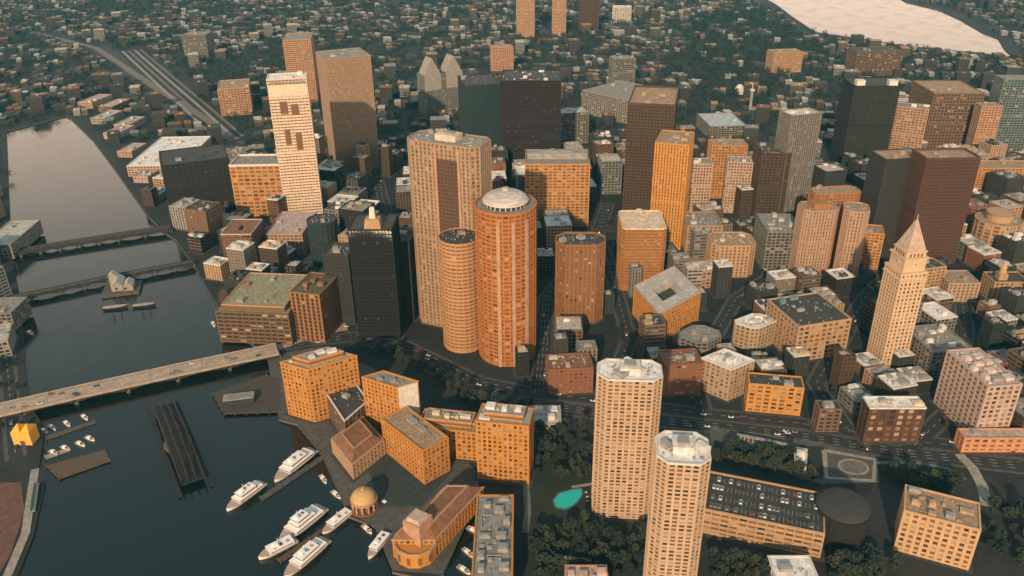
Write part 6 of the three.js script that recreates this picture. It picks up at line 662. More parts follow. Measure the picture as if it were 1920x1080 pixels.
building('office_block', 631, -1017.6, [[-12.4, 16], [17.7, 9.8], [12.4, -16], [-17.7, -9.8]], 28.8, 'mid-height squarish dark grey block behind the stepped round tan building and behind the red-brown tower', 'office block', { wall: 'greydark', roof: 'roofdark', fh: 4, bay: 4, pw: 1.5, bh: 1.8, units: 3, blind: 0.15, unitc: 'dark' });
building('office_block', -66.7, -1018, [[-14.4, 17.7], [18.3, 13.6], [14.4, -17.7], [-18.3, -13.6]], 55.3, 'tall squarish grey-white block left of the wide orange-windowed block', 'office block', { wall: 'palegrey', roof: 'roofpale', fh: 4, bay: 4, pw: 2.2, bh: 0.7, blind: 0.15, unitc: 'white' });
building('office_block', 261.5, -1018.4, [[-11.3, 16], [17.7, 8.5], [11.3, -16], [-17.7, -8.5]], 19.4, 'mid-height squarish brown block in front of the pinkish-white tower pair', 'office block', { wall: 'brown', roof: 'roofpale', fh: 4, bay: 4, pw: 1.5, bh: 1.8, units: 6, blind: 0.15, unitc: 'pale' });
building('office_block', -189.6, -1018.8, [[-15.4, 6.2], [10.1, 13.2], [15.4, -6.2], [-10.1, -13.2]], 30.9, 'tall long dark block right of the white aluminium tower', 'office block', { wall: 'charcoal', roof: 'roofwhite', glass: 'teal', fh: 4, pw: 1.8, bh: 1.6, blind: 0.15, unitc: 'pale' });
building('office_block', 221.4, -1019.2, [[-6.2, 8.2], [7, 7.5], [6.2, -8.2], [-7, -7.5]], 37.3, 'tall narrow brown block left of the pinkish-white tower pair', 'office block', { wall: 'brown', fh: 4, pw: 1.8, bh: 1.6, units: 3, blind: 0.15 });
building('office_block', -388.8, -1019.5, [[-18.6, 8.3], [10.4, 17.5], [18.6, -8.3], [-10.4, -17.5]], 13.2, 'low squarish grey-white block left of the white-rimmed orange block', 'office block', { wall: 'palegrey', roof: 'roofpale', fh: 4, bay: 6, pw: 0.5, bh: 2.3, blind: 0.15 });
building('office_block', 673, -1019.9, [[-11.5, 18.6], [19, 10.8], [11.5, -18.6], [-19, -10.8]], 28.3, 'mid-height squarish dusky brown block behind the stepped round tan building', 'office block', { wall: 'darkbrown', glass: 'bronze', fh: 4, pw: 1.8, bh: 1.6, units: 6, blind: 0.15, unitc: 'pale' });
building('office_block', -715.5, -1020.2, [[-17.3, 9.9], [9.4, 17.6], [17.3, -9.9], [-9.4, -17.6]], 48.6, 'tall squarish dark red-brown block in front of the pale station hall', 'office block', { wall: 'redbrick', glass: 'bronze', fh: 4, pw: 1.8, bh: 1.6, blind: 0.15, unitc: 'tan' });
building('office_block', -106.2, -1020.6, [[-11.3, 16.9], [13.1, 15.5], [11.3, -16.9], [-13.1, -15.5]], 43.3, 'tall long brown block left of the wide orange-windowed block', 'office block', { wall: 'brown', roof: 'roofpale', glass: 'bronze', fh: 4, bay: 4, pw: 1.5, bh: 1.8, units: 3, blind: 0.15, unitc: 'white' });
building('office_block', 591.1, -1020.7, [[-9.8, 17.7], [17.1, 10.9], [9.8, -17.7], [-17.1, -10.9]], 20.4, 'mid-height squarish dusky brown block behind the stepped round tan building and behind the red-brown tower', 'office block', { wall: 'darkbrown', roof: 'roofpale', glass: 'bronze', fh: 4, bay: 6, pw: 0.5, bh: 2.3, units: 4, blind: 0.15, unitc: 'white' });
building('office_block', 307.8, -1020.9, [[-6.1, 8.6], [8.8, 5.8], [6.1, -8.6], [-8.8, -5.8]], 45.3, 'tall narrow dusky brown block right of the pinkish-white tower pair', 'office block', { wall: 'darkbrown', roof: 'roofwhite', fh: 4, bay: 6, pw: 0.5, bh: 2.3, blind: 0.15 });
building('office_block', -271.6, -1021, [[-14.6, 7.5], [7.9, 14.4], [14.6, -7.5], [-7.9, -14.4]], 11.6, 'low squarish dark red-brown block in front of the white aluminium tower', 'office block', { wall: 'redbrick', roof: 'roofdark', fh: 4, bay: 4, pw: 2.2, bh: 0.7, units: 6, blind: 0.15, unitc: 'white' });
building('office_block', -228.8, -1021.2, [[-15.8, 11], [7.9, 17.5], [15.8, -11], [-7.9, -17.5]], 26.1, 'mid-height squarish grey block right of the white aluminium tower', 'office block', { wall: 'grey', roof: 'roofdark', fh: 4, pw: 1.8, bh: 1.6, units: 3, blind: 0.15, unitc: 'white' });
building('office_block', 473.3, -1021.5, [[-12.8, 17.6], [19.2, 10.3], [12.8, -17.6], [-19.2, -10.3]], 58, 'tall squarish dark grey block right of the slim grey tower and behind the red-brown tower', 'office block', { wall: 'greydark', roof: 'roofwhite', fh: 4, bay: 6, pw: 0.5, bh: 2.3, units: 4, blind: 0.15 });
building('office_block', 510.1, -1021.6, [[-13.2, 16.4], [19, 9.2], [13.2, -16.4], [-19, -9.2]], 43.5, 'tall long brown block right of the slim grey tower', 'office block', { wall: 'brown', fh: 4, bay: 4, pw: 2.2, bh: 0.7, units: 4, blind: 0.15, unitc: 'pale' });
building('office_block', 430.8, -1022.9, [[-11.3, 19], [19.1, 11.3], [11.3, -19], [-19.1, -11.3]], 32.6, 'tall squarish dark block right of the slim grey tower', 'office block', { wall: 'charcoal', fh: 4, pw: 1.8, bh: 1.6, units: 6, blind: 0.15, unitc: 'dark' });
building('office_block', -141.1, -1023.3, [[-8.7, 11.8], [11, 9.7], [8.7, -11.8], [-11, -9.7]], 10.7, 'low squarish dusky brown block right of the white aluminium tower', 'office block', { wall: 'darkbrown', glass: 'bronze', fh: 4, bay: 4, pw: 1.5, bh: 1.8, units: 4, blind: 0.15 });
building('office_block', -432, -1024.2, [[-16.5, 10.6], [6.7, 18.5], [16.5, -10.6], [-6.7, -18.5]], 32.2, 'tall long grey-white block left of the white-rimmed orange block', 'office block', { wall: 'palegrey', roof: 'roofpale', fh: 4, bay: 4, pw: 2.2, bh: 0.7, units: 3, blind: 0.15 });
building('office_block', -311.7, -1024.5, [[-9.4, 5.1], [5.6, 9.1], [9.4, -5.1], [-5.6, -9.1]], 37.8, 'tall narrow dusky brown block left of the white aluminium tower', 'office block', { wall: 'darkbrown', roof: 'roofwhite', glass: 'bronze', fh: 4, bay: 6, pw: 0.5, bh: 2.3, units: 3, blind: 0.15, unitc: 'dark' });
building('office_block', -24.5, -1024.9, [[-14.4, 14.2], [15.8, 12.6], [14.4, -14.2], [-15.8, -12.6]], 30.5, 'tall squarish dark red-brown block left of the wide orange-windowed block and behind the copper-coloured block', 'office block', { wall: 'redbrick', roof: 'roofwhite', glass: 'bronze', fh: 4, bay: 4, pw: 2.2, bh: 0.7, units: 3, blind: 0.15 });
building('office_block', 430, -1057.2, [[-11.4, 17.9], [18.3, 10.8], [11.4, -17.9], [-18.3, -10.8]], 59, 'tall dark grey block right of the pinkish-white tower pair and behind the red-brown tower', 'office block', { wall: 'greydark', roof: 'roofpale', fh: 4, bay: 4, pw: 1.5, bh: 1.8, units: 3, blind: 0.15, unitc: 'white' });
building('office_block', 592.9, -1058.2, [[-9.6, 17.4], [16.3, 11.4], [9.6, -17.4], [-16.3, -11.4]], 33.2, 'tall squarish grey-white block in front of the dark tower with white roof boxes', 'office block', { wall: 'palegrey', roof: 'roofpale', glass: 'bronze', fh: 4, bay: 4, pw: 2.2, bh: 0.7, blind: 0.15, unitc: 'pale' });
building('office_block', -718.3, -1058.8, [[-16.6, 7.5], [8, 16.4], [16.6, -7.5], [-8, -16.4]], 34.8, 'tall squarish tan block left of the pale station hall', 'office block', { roof: 'roofwhite', fh: 4, bay: 4, pw: 1.5, bh: 1.8, units: 6, blind: 0.15 });
building('office_block', -23.5, -1059.2, [[-8.6, 9.8], [10.4, 7.9], [8.6, -9.8], [-10.4, -7.9]], 48.1, 'tall dark red-brown block in front of the maroon tower and behind the copper-coloured block', 'office block', { wall: 'redbrick', roof: 'roofrust', glass: 'teal', fh: 4, bay: 4, pw: 1.5, bh: 1.8, units: 6, blind: 0.15, unitc: 'white' });
building('office_block', 467.8, -1059.2, [[-10.9, 16.4], [15.8, 11.6], [10.9, -16.4], [-15.8, -11.6]], 13, 'low squarish grey block right of the slim grey tower', 'office block', { wall: 'grey', roof: 'roofdark', glass: 'bronze', fh: 4, bay: 4, pw: 1.5, bh: 1.8, units: 6, blind: 0.15, unitc: 'white' });
building('office_block', 514.2, -1060.5, [[-9.1, 18.4], [15, 14.1], [9.1, -18.4], [-15, -14.1]], 14.5, 'low long dusky brown block right of the slim grey tower', 'office block', { wall: 'darkbrown', glass: 'teal', fh: 4, bay: 4, pw: 1.5, bh: 1.8, units: 3, blind: 0.15 });
building('office_block', 550.1, -1060.8, [[-11.7, 17.2], [17.7, 10.9], [11.7, -17.2], [-17.7, -10.9]], 34, 'tall squarish dusky brown block in front of the dark tower with white roof boxes', 'office block', { wall: 'darkbrown', roof: 'roofdark', glass: 'teal', fh: 4, bay: 4, pw: 2.2, bh: 0.7, units: 3, blind: 0.15, unitc: 'pale' });
building('office_block', 674.8, -1061.3, [[-9.3, 19.2], [17.2, 12.6], [9.3, -19.2], [-17.2, -12.6]], 44.4, 'tall squarish dark grey block behind the stepped round tan building', 'office block', { wall: 'greydark', roof: 'roofdark', fh: 4, bay: 4, pw: 2.2, bh: 0.7, units: 6, blind: 0.15 });
building('office_block', -105.6, -1061.5, [[-12.3, 14.1], [14.7, 11.5], [12.3, -14.1], [-14.7, -11.5]], 23.7, 'mid-height squarish tan block right of the white aluminium tower', 'office block', { roof: 'rooftan', glass: 'bronze', fh: 4, bay: 4, pw: 2.2, bh: 0.7, units: 4, blind: 0.15 });
building('office_block', -62.2, -1062.2, [[-14.7, 16], [17.2, 13.3], [14.7, -16], [-17.2, -13.3]], 42.2, 'tall squarish pink-grey block left of the wide orange-windowed block', 'office block', { wall: 'pinktan', roof: 'roofpale', glass: 'teal', fh: 4, bay: 4, pw: 1.5, bh: 1.8, units: 4, blind: 0.15 });
building('office_block', 386.8, -1062.6, [[-11.9, 16], [17.7, 9.2], [11.9, -16], [-17.7, -9.2]], 14.2, 'low squarish dusky brown block behind the slim grey tower', 'office block', { wall: 'darkbrown', roof: 'roofpale', glass: 'bronze', fh: 4, bay: 4, pw: 2.2, bh: 0.7, units: 3, blind: 0.15, unitc: 'dark' });
building('office_block', 635.3, -1062.8, [[-8.4, 16.4], [15.5, 10], [8.4, -16.4], [-15.5, -10]], 19.7, 'mid-height squarish dark grey block in front of the dark tower with white roof boxes', 'office block', { wall: 'greydark', roof: 'roofdark', glass: 'bronze', fh: 4, bay: 4, pw: 2.2, bh: 0.7, units: 4, blind: 0.15, unitc: 'white' });
building('office_block', -230.2, -1062.9, [[-19.4, 8.7], [11.7, 17.8], [19.4, -8.7], [-11.7, -17.8]], 20.5, 'mid-height squarish dark grey block right of the white aluminium tower', 'office block', { wall: 'greydark', roof: 'roofwhite', glass: 'bronze', fh: 4, bay: 6, pw: 0.5, bh: 2.3, blind: 0.15 });
building('office_block', -144.8, -1063.7, [[-11, 16], [14.8, 12.6], [11, -16], [-14.8, -12.6]], 33.4, 'tall squarish dark grey block right of the white aluminium tower', 'office block', { wall: 'greydark', glass: 'bronze', fh: 4, bay: 4, pw: 2.2, bh: 0.7, units: 3, blind: 0.15 });
building('office_block', -391.1, -1064, [[-10.2, 7.3], [4.4, 11.7], [10.2, -7.3], [-4.4, -11.7]], 13.4, 'low narrow dark block left of the white-rimmed orange block', 'office block', { wall: 'charcoal', roof: 'roofdark', fh: 4, bay: 4, pw: 1.5, bh: 1.8, units: 6, blind: 0.15, unitc: 'dark' });
building('office_block', 718.2, -1064.7, [[-10.7, 17.1], [17.4, 10.4], [10.7, -17.1], [-17.4, -10.4]], 17.1, 'mid-height dusky brown block right of the red-brown tower and right of the slim grey tower', 'office block', { wall: 'darkbrown', roof: 'roofdark', fh: 4, bay: 4, pw: 2.2, bh: 0.7, units: 4, blind: 0.15, unitc: 'tan' });
building('office_block', 384.3, -1098.5, [[-10.8, 16.6], [17.4, 9.4], [10.8, -16.6], [-17.4, -9.4]], 25.5, 'mid-height squarish dark block behind the slim grey tower', 'office block', { wall: 'charcoal', roof: 'roofdark', fh: 4, bay: 4, pw: 1.5, bh: 1.8, blind: 0.15 });
building('office_block', 432.4, -1099.2, [[-10.4, 18.1], [15.9, 13.5], [10.4, -18.1], [-15.9, -13.5]], 26.1, 'mid-height squarish grey-white block behind the slim grey tower', 'office block', { wall: 'palegrey', roof: 'roofpale', fh: 4, pw: 1.8, bh: 1.6, units: 3, blind: 0.15, unitc: 'white' });
building('office_block', 592.8, -1099.6, [[-11.7, 20.1], [19.7, 12.2], [11.7, -20.1], [-19.7, -12.2]], 14.3, 'low squarish dark grey block in front of the dark tower with white roof boxes', 'office block', { wall: 'greydark', roof: 'roofdark', glass: 'bronze', fh: 4, bay: 4, pw: 2.2, bh: 0.7, units: 6, blind: 0.15 });
building('office_block', 345.5, -1101, [[-6.1, 11.2], [10.3, 7.4], [6.1, -11.2], [-10.3, -7.4]], 25.2, 'mid-height squarish dark block right of the pinkish-white tower pair', 'office block', { wall: 'charcoal', roof: 'roofpale', glass: 'teal', fh: 4, bay: 4, pw: 1.5, bh: 1.8, blind: 0.15, unitc: 'tan' });
building('office_block', -266.8, -1101.3, [[-19, 7.5], [11.6, 16.8], [19, -7.5], [-11.6, -16.8]], 28.7, 'mid-height long pink-grey block behind the white aluminium tower', 'office block', { wall: 'pinktan', roof: 'roofpale', fh: 4, bay: 4, pw: 2.2, bh: 0.7, units: 3, blind: 0.15, unitc: 'pale' });
building('office_block', 266.3, -1101.5, [[-7.8, 10.2], [11, 6.6], [7.8, -10.2], [-11, -6.6]], 30.7, 'tall squarish dark grey block behind the pinkish-white tower pair', 'office block', { wall: 'greydark', roof: 'roofdark', glass: 'teal', fh: 4, pw: 1.8, bh: 1.6, units: 4, blind: 0.15 });
building('office_block', 508.9, -1102.3, [[-10.1, 16.2], [16.9, 8.8], [10.1, -16.2], [-16.9, -8.8]], 29.4, 'mid-height squarish pink-grey block in front of the dark tower with white roof boxes', 'office block', { wall: 'pinktan', roof: 'roofpale', glass: 'bronze', fh: 4, bay: 4, pw: 2.2, bh: 0.7, units: 6, blind: 0.15, unitc: 'tan' });
building('office_block', 101.3, -1102.3, [[-14.3, 18.6], [18.6, 14.3], [14.3, -18.6], [-18.6, -14.3]], 25.2, 'mid-height squarish brown block behind the wide orange-windowed block', 'office block', { wall: 'brown', roof: 'roofwhite', fh: 4, bay: 4, pw: 2.2, bh: 0.7, blind: 0.15, unitc: 'white' });
building('office_block', -144.1, -1102.6, [[-14.7, 15.8], [17.8, 12.2], [14.7, -15.8], [-17.8, -12.2]], 30.9, 'tall squarish dark block right of the white aluminium tower', 'office block', { wall: 'charcoal', roof: 'roofwhite', glass: 'teal', fh: 4, bay: 4, pw: 1.5, bh: 1.8, units: 4, blind: 0.15, unitc: 'dark' });
building('office_block', -756.6, -1102.7, [[-17, 11.1], [7.8, 18.7], [17, -11.1], [-7.8, -18.7]], 24.5, 'mid-height squarish grey block left of the pale station hall', 'office block', { wall: 'grey', roof: 'roofwhite', fh: 4, bay: 6, pw: 0.5, bh: 2.3, blind: 0.15 });
building('office_block', 22.6, -1103, [[-11.8, 17.7], [15.8, 14.3], [11.8, -17.7], [-15.8, -14.3]], 44.9, 'tall squarish grey block behind the wide orange-windowed block', 'office block', { wall: 'grey', roof: 'roofwhite', glass: 'teal', fh: 4, pw: 1.8, bh: 1.6, blind: 0.15, unitc: 'white' });
building('office_block', -512.2, -1103.1, [[-9.3, 3.5], [6, 7.9], [9.3, -3.5], [-6, -7.9]], 24.9, 'mid-height narrow dusky brown block in front of the pale station hall', 'office block', { wall: 'darkbrown', glass: 'teal', fh: 4, bay: 4, pw: 2.2, bh: 0.7, units: 4, blind: 0.15, unitc: 'dark' });
building('office_block', 58.7, -1103.2, [[-14.8, 17.5], [17, 15.4], [14.8, -17.5], [-17, -15.4]], 22.6, 'mid-height squarish grey-white block behind the wide orange-windowed block', 'office block', { wall: 'palegrey', roof: 'roofpale', glass: 'teal', fh: 4, pw: 1.8, bh: 1.6, blind: 0.15, unitc: 'tan' });
building('office_block', -100.3, -1103.4, [[-7.6, 10.5], [9.7, 8.7], [7.6, -10.5], [-9.7, -8.7]], 24.1, 'mid-height squarish dusky brown block right of the white aluminium tower', 'office block', { wall: 'darkbrown', roof: 'roofwhite', fh: 4, bay: 4, pw: 1.5, bh: 1.8, units: 3, blind: 0.15 });
building('office_block', 468.4, -1103.5, [[-10.4, 16.8], [15.5, 12.1], [10.4, -16.8], [-15.5, -12.1]], 17.1, 'mid-height squarish tan block right of the slim grey tower', 'office block', { roof: 'roofdark', fh: 4, pw: 1.8, bh: 1.6, units: 3, blind: 0.15 });
building('office_block', -224.7, -1103.9, [[-18.7, 8.8], [10.7, 17.7], [18.7, -8.8], [-10.7, -17.7]], 17.4, 'mid-height squarish grey block behind the white aluminium tower', 'office block', { wall: 'grey', fh: 4, bay: 4, pw: 1.5, bh: 1.8, units: 4, blind: 0.15, unitc: 'dark' });
building('office_block', 552.5, -1104.2, [[-11.2, 17.2], [17.4, 11], [11.2, -17.2], [-17.4, -11]], 19.3, 'mid-height squarish grey block in front of the dark tower with white roof boxes', 'office block', { wall: 'grey', roof: 'roofwhite', glass: 'bronze', fh: 4, pw: 1.8, bh: 1.6, blind: 0.15 });
building('office_block', -22.6, -1104.3, [[-5.3, 7.2], [6.8, 5.7], [5.3, -7.2], [-6.8, -5.7]], 36.6, 'tall narrow dark grey block behind the wide orange-windowed block', 'office block', { wall: 'greydark', roof: 'roofwhite', fh: 4, bay: 6, pw: 0.5, bh: 2.3, units: 6, blind: 0.15, unitc: 'white' });
building('office_block', 759.1, -1104.5, [[-8.1, 10], [11.3, 6.1], [8.1, -10], [-11.3, -6.1]], 25.9, 'mid-height squarish dark block right of the dark tower with white roof boxes', 'office block', { wall: 'charcoal', roof: 'roofdark', glass: 'bronze', fh: 4, bay: 4, pw: 2.2, bh: 0.7, units: 3, blind: 0.15, unitc: 'white' });
building('office_block', 264.2, -1137.1, [[-7.4, 11.8], [12.2, 6.7], [7.4, -11.8], [-12.2, -6.7]], 32.7, 'tall squarish grey-white block behind the pinkish-white tower pair', 'office block', { wall: 'palegrey', roof: 'roofpale', fh: 4, pw: 1.8, bh: 1.6, units: 4, blind: 0.15 });
building('office_block', -228.6, -1137.7, [[-19.3, 11.1], [9.9, 19.9], [19.3, -11.1], [-9.9, -19.9]], 28, 'mid-height squarish dark grey block in front of the beige slab tower', 'office block', { wall: 'greydark', roof: 'roofdark', glass: 'bronze', fh: 4, bay: 4, pw: 2.2, bh: 0.7, units: 4, blind: 0.15, unitc: 'dark' });
building('office_block', 466.5, -1137.7, [[-9.8, 16.4], [16, 10.5], [9.8, -16.4], [-16, -10.5]], 34.8, 'tall squarish dark grey block left of the dark tower with white roof boxes', 'office block', { wall: 'greydark', roof: 'roofdark', glass: 'bronze', fh: 4, bay: 6, pw: 0.5, bh: 2.3, units: 6, blind: 0.15, unitc: 'dark' });
building('office_block', 220.2, -1138, [[-15.1, 13.9], [16.5, 12.2], [15.1, -13.9], [-16.5, -12.2]], 24.6, 'mid-height squarish dusky brown block behind the pinkish-white tower pair', 'office block', { wall: 'darkbrown', fh: 4, bay: 4, pw: 2.2, bh: 0.7, blind: 0.15 });
building('office_block', 181.9, -1138.2, [[-10.9, 13.6], [13.4, 11.2], [10.9, -13.6], [-13.4, -11.2]], 35.8, 'tall squarish dark block left of the pinkish-white tower pair', 'office block', { wall: 'charcoal', roof: 'roofdark', fh: 4, bay: 4, pw: 2.2, bh: 0.7, units: 3, blind: 0.15 });
building('office_block', -305.7, -1138.2, [[-15.5, 10], [8.3, 16.5], [15.5, -10], [-8.3, -16.5]], 38, 'tall squarish dark grey block behind the white-rimmed orange block', 'office block', { wall: 'greydark', roof: 'roofwhite', glass: 'bronze', fh: 4, bay: 4, pw: 1.5, bh: 1.8, units: 6, blind: 0.15, unitc: 'dark' });
building('office_block', 387.9, -1138.7, [[-10.1, 17.6], [17.4, 10.5], [10.1, -17.6], [-17.4, -10.5]], 38.9, 'tall squarish grey-white block behind the slim grey tower', 'office block', { wall: 'palegrey', roof: 'roofpale', fh: 4, bay: 4, pw: 2.2, bh: 0.7, units: 4, blind: 0.15 });
building('office_block', 754.7, -1138.9, [[-8.5, 12.8], [13.3, 7.6], [8.5, -12.8], [-13.3, -7.6]], 23.3, 'mid-height dark block behind the stepped round tan building and right of the red-brown tower', 'office block', { wall: 'charcoal', roof: 'roofdark', fh: 4, bay: 4, pw: 2.2, bh: 0.7, units: 6, blind: 0.15, unitc: 'tan' });
building('office_block', 15.8, -1138.9, [[-10.6, 14], [14, 10.6], [10.6, -14], [-14, -10.6]], 29.5, 'mid-height squarish dark block in front of the maroon tower', 'office block', { wall: 'charcoal', roof: 'roofdark', fh: 4, bay: 4, pw: 1.5, bh: 1.8, units: 3, blind: 0.15, unitc: 'tan' });
building('office_block', -145.4, -1139.5, [[-10.1, 14.1], [12.6, 11.9], [10.1, -14.1], [-12.6, -11.9]], 14.7, 'low squarish brown block right of the beige slab tower', 'office block', { wall: 'brown', roof: 'roofdark', glass: 'bronze', fh: 4, bay: 4, pw: 2.2, bh: 0.7, units: 6, blind: 0.15, unitc: 'tan' });
building('office_block', 344.9, -1139.5, [[-9.2, 14.6], [14.3, 9.6], [9.2, -14.6], [-14.3, -9.6]], 13.2, 'low squarish dark block behind the pinkish-white tower pair', 'office block', { wall: 'charcoal', roof: 'roofwhite', fh: 4, bay: 4, pw: 1.5, bh: 1.8, blind: 0.15, unitc: 'pale' });
building('office_block', -24, -1140.4, [[-15.4, 16.3], [17.5, 14], [15.4, -16.3], [-17.5, -14]], 25.5, 'mid-height squarish brown block in front of the maroon tower', 'office block', { wall: 'brown', roof: 'roofwhite', fh: 4, bay: 4, pw: 1.5, bh: 1.8, units: 3, blind: 0.15, unitc: 'pale' });
building('office_block', 671.4, -1140.4, [[-9.5, 12.6], [13.3, 8.5], [9.5, -12.6], [-13.3, -8.5]], 50.3, 'tall squarish grey-white block right of the dark tower with white roof boxes', 'office block', { wall: 'palegrey', roof: 'roofpale', fh: 4, bay: 4, pw: 1.5, bh: 1.8, units: 6, blind: 0.15 });
building('office_block', 431.8, -1140.9, [[-9.4, 16.5], [14.9, 11.8], [9.4, -16.5], [-14.9, -11.8]], 45.5, 'tall squarish grey block behind the slim grey tower', 'office block', { wall: 'grey', roof: 'roofdark', fh: 4, bay: 6, pw: 0.5, bh: 2.3, blind: 0.15, unitc: 'pale' });
building('office_block', 143.4, -1141.2, [[-13.4, 17.4], [15.9, 15.2], [13.4, -17.4], [-15.9, -15.2]], 48.8, 'tall squarish grey block right of the maroon tower', 'office block', { wall: 'grey', roof: 'roofpale', glass: 'teal', fh: 4, pw: 1.8, bh: 1.6, blind: 0.15, unitc: 'pale' });
building('office_block', -264.1, -1141.4, [[-18.9, 7.1], [11.6, 16.5], [18.9, -7.1], [-11.6, -16.5]], 40.1, 'tall long dark block in front of the beige slab tower', 'office block', { wall: 'charcoal', roof: 'roofwhite', glass: 'teal', fh: 4, bay: 6, pw: 0.5, bh: 2.3, units: 4, blind: 0.15 });
building('office_block', 514.1, -1141.6, [[-12.3, 17.6], [19.3, 9.5], [12.3, -17.6], [-19.3, -9.5]], 38.3, 'tall squarish dark block in front of the dark tower with white roof boxes', 'office block', { wall: 'charcoal', roof: 'roofdark', glass: 'bronze', fh: 4, bay: 4, pw: 2.2, bh: 0.7, units: 4, blind: 0.15 });
building('office_block', 718.7, -1141.7, [[-7.2, 15.5], [14, 9.8], [7.2, -15.5], [-14, -9.8]], 38.4, 'tall squarish dusky brown block right of the dark tower with white roof boxes', 'office block', { wall: 'darkbrown', glass: 'bronze', fh: 4, bay: 4, pw: 1.5, bh: 1.8, units: 4, blind: 0.15 });
building('office_block', 64, -1142, [[-13.5, 14.8], [16.9, 10.8], [13.5, -14.8], [-16.9, -10.8]], 32.5, 'tall squarish dark grey block in front of the maroon tower', 'office block', { wall: 'greydark', roof: 'roofdark', fh: 4, bay: 4, pw: 2.2, bh: 0.7, blind: 0.15, unitc: 'pale' });
building('office_block', 637.5, -1142.3, [[-10, 15.8], [15.2, 11], [10, -15.8], [-15.2, -11]], 51.9, 'tall squarish dark block right of the dark tower with white roof boxes', 'office block', { wall: 'charcoal', roof: 'roofwhite', fh: 4, bay: 4, pw: 1.5, bh: 1.8, units: 6, blind: 0.15, unitc: 'dark' });
building('office_block', 101.2, -1142.4, [[-13.7, 14.7], [15.3, 13.1], [13.7, -14.7], [-15.3, -13.1]], 37.2, 'tall squarish brown block in front of the maroon tower', 'office block', { wall: 'brown', roof: 'roofwhite', glass: 'teal', fh: 4, bay: 4, pw: 2.2, bh: 0.7, units: 4, blind: 0.15, unitc: 'tan' });
building('office_block', 550.3, -1142.7, [[-11.7, 17.2], [17, 12], [11.7, -17.2], [-17, -12]], 28.7, 'mid-height grey block right of the slim grey tower and behind the stepped round tan building', 'office block', { wall: 'grey', roof: 'roofwhite', fh: 4, bay: 4, pw: 1.5, bh: 1.8, units: 3, blind: 0.15, unitc: 'white' });
building('office_block', -64.5, -1143.2, [[-11.2, 14.9], [14.9, 11.1], [11.2, -14.9], [-14.9, -11.1]], 49.8, 'tall squarish grey-white block left of the maroon tower', 'office block', { wall: 'palegrey', roof: 'roofpale', fh: 4, bay: 4, pw: 2.2, bh: 0.7, units: 3, blind: 0.15, unitc: 'white' });
building('office_block', -762.8, -1143.3, [[-12.3, 6], [6.5, 12], [12.3, -6], [-6.5, -12]], 21.7, 'mid-height squarish pink-grey block left of the pale station hall', 'office block', { wall: 'pinktan', roof: 'roofpale', glass: 'bronze', fh: 4, bay: 6, pw: 0.5, bh: 2.3, units: 3, blind: 0.15, unitc: 'dark' });
building('office_block', 589.4, -1144.1, [[-8.7, 17.7], [15.5, 12.3], [8.7, -17.7], [-15.5, -12.3]], 47.8, 'tall squarish grey block in front of the dark tower with white roof boxes', 'office block', { wall: 'grey', fh: 4, bay: 4, pw: 2.2, bh: 0.7, units: 6, blind: 0.15, unitc: 'tan' });
building('office_block', -350.3, -1144.3, [[-18.4, 9.5], [9.8, 18.2], [18.4, -9.5], [-9.8, -18.2]], 17.3, 'mid-height squarish dusky brown block behind the white-rimmed orange block', 'office block', { wall: 'darkbrown', roof: 'roofwhite', fh: 4, bay: 6, pw: 0.5, bh: 2.3, units: 4, blind: 0.15, unitc: 'pale' });
building('office_block', 795.3, -1177.2, [[-9.7, 18.3], [15.9, 13.2], [9.7, -18.3], [-15.9, -13.2]], 35.5, 'tall squarish pink-grey block right of the dark tower with white roof boxes', 'office block', { wall: 'pinktan', roof: 'roofpale', fh: 4, pw: 1.8, bh: 1.6, blind: 0.15, unitc: 'pale' });
building('office_block', 97.9, -1177.3, [[-10.4, 17.6], [14.4, 14.5], [10.4, -17.6], [-14.4, -14.5]], 43.6, 'tall long dark red-brown block right of the maroon tower', 'office block', { wall: 'redbrick', fh: 4, bay: 6, pw: 0.5, bh: 2.3, units: 4, blind: 0.15 });
building('office_block', 264.9, -1178.4, [[-10.3, 14.8], [15, 10], [10.3, -14.8], [-15, -10]], 52.7, 'tall squarish dark grey block behind the pinkish-white tower pair and behind the slim grey tower', 'office block', { wall: 'greydark', fh: 4, pw: 1.8, bh: 1.6, units: 3, blind: 0.15 });
building('office_block', -107.2, -1178.6, [[-12.9, 14.8], [16.5, 10.5], [12.9, -14.8], [-16.5, -10.5]], 33.8, 'tall squarish dark grey block left of the maroon tower', 'office block', { wall: 'greydark', roof: 'roofwhite', fh: 4, bay: 4, pw: 2.2, bh: 0.7, units: 3, blind: 0.15 });
building('office_block', 57.6, -1178.8, [[-11.1, 16.9], [13.4, 15.1], [11.1, -16.9], [-13.4, -15.1]], 36.1, 'tall long dark grey block in front of the maroon tower', 'office block', { wall: 'greydark', roof: 'roofwhite', glass: 'bronze', fh: 4, bay: 4, pw: 1.5, bh: 1.8, blind: 0.15, unitc: 'white' });
building('office_block', -352.6, -1178.8, [[-19.4, 9], [10.4, 18.6], [19.4, -9], [-10.4, -18.6]], 20.2, 'mid-height squarish dusky brown block left of the beige slab tower', 'office block', { wall: 'darkbrown', roof: 'roofpale', glass: 'bronze', fh: 4, bay: 4, pw: 1.5, bh: 1.8, units: 6, blind: 0.15 });
building('office_block', -517.4, -1179.2, [[-16.7, 7.8], [8, 16.5], [16.7, -7.8], [-8, -16.5]], 16.8, 'mid-height squarish tan block in front of the pale station hall', 'office block', { roof: 'roofwhite', glass: 'teal', fh: 4, pw: 1.8, bh: 1.6, units: 4, blind: 0.15, unitc: 'pale' });
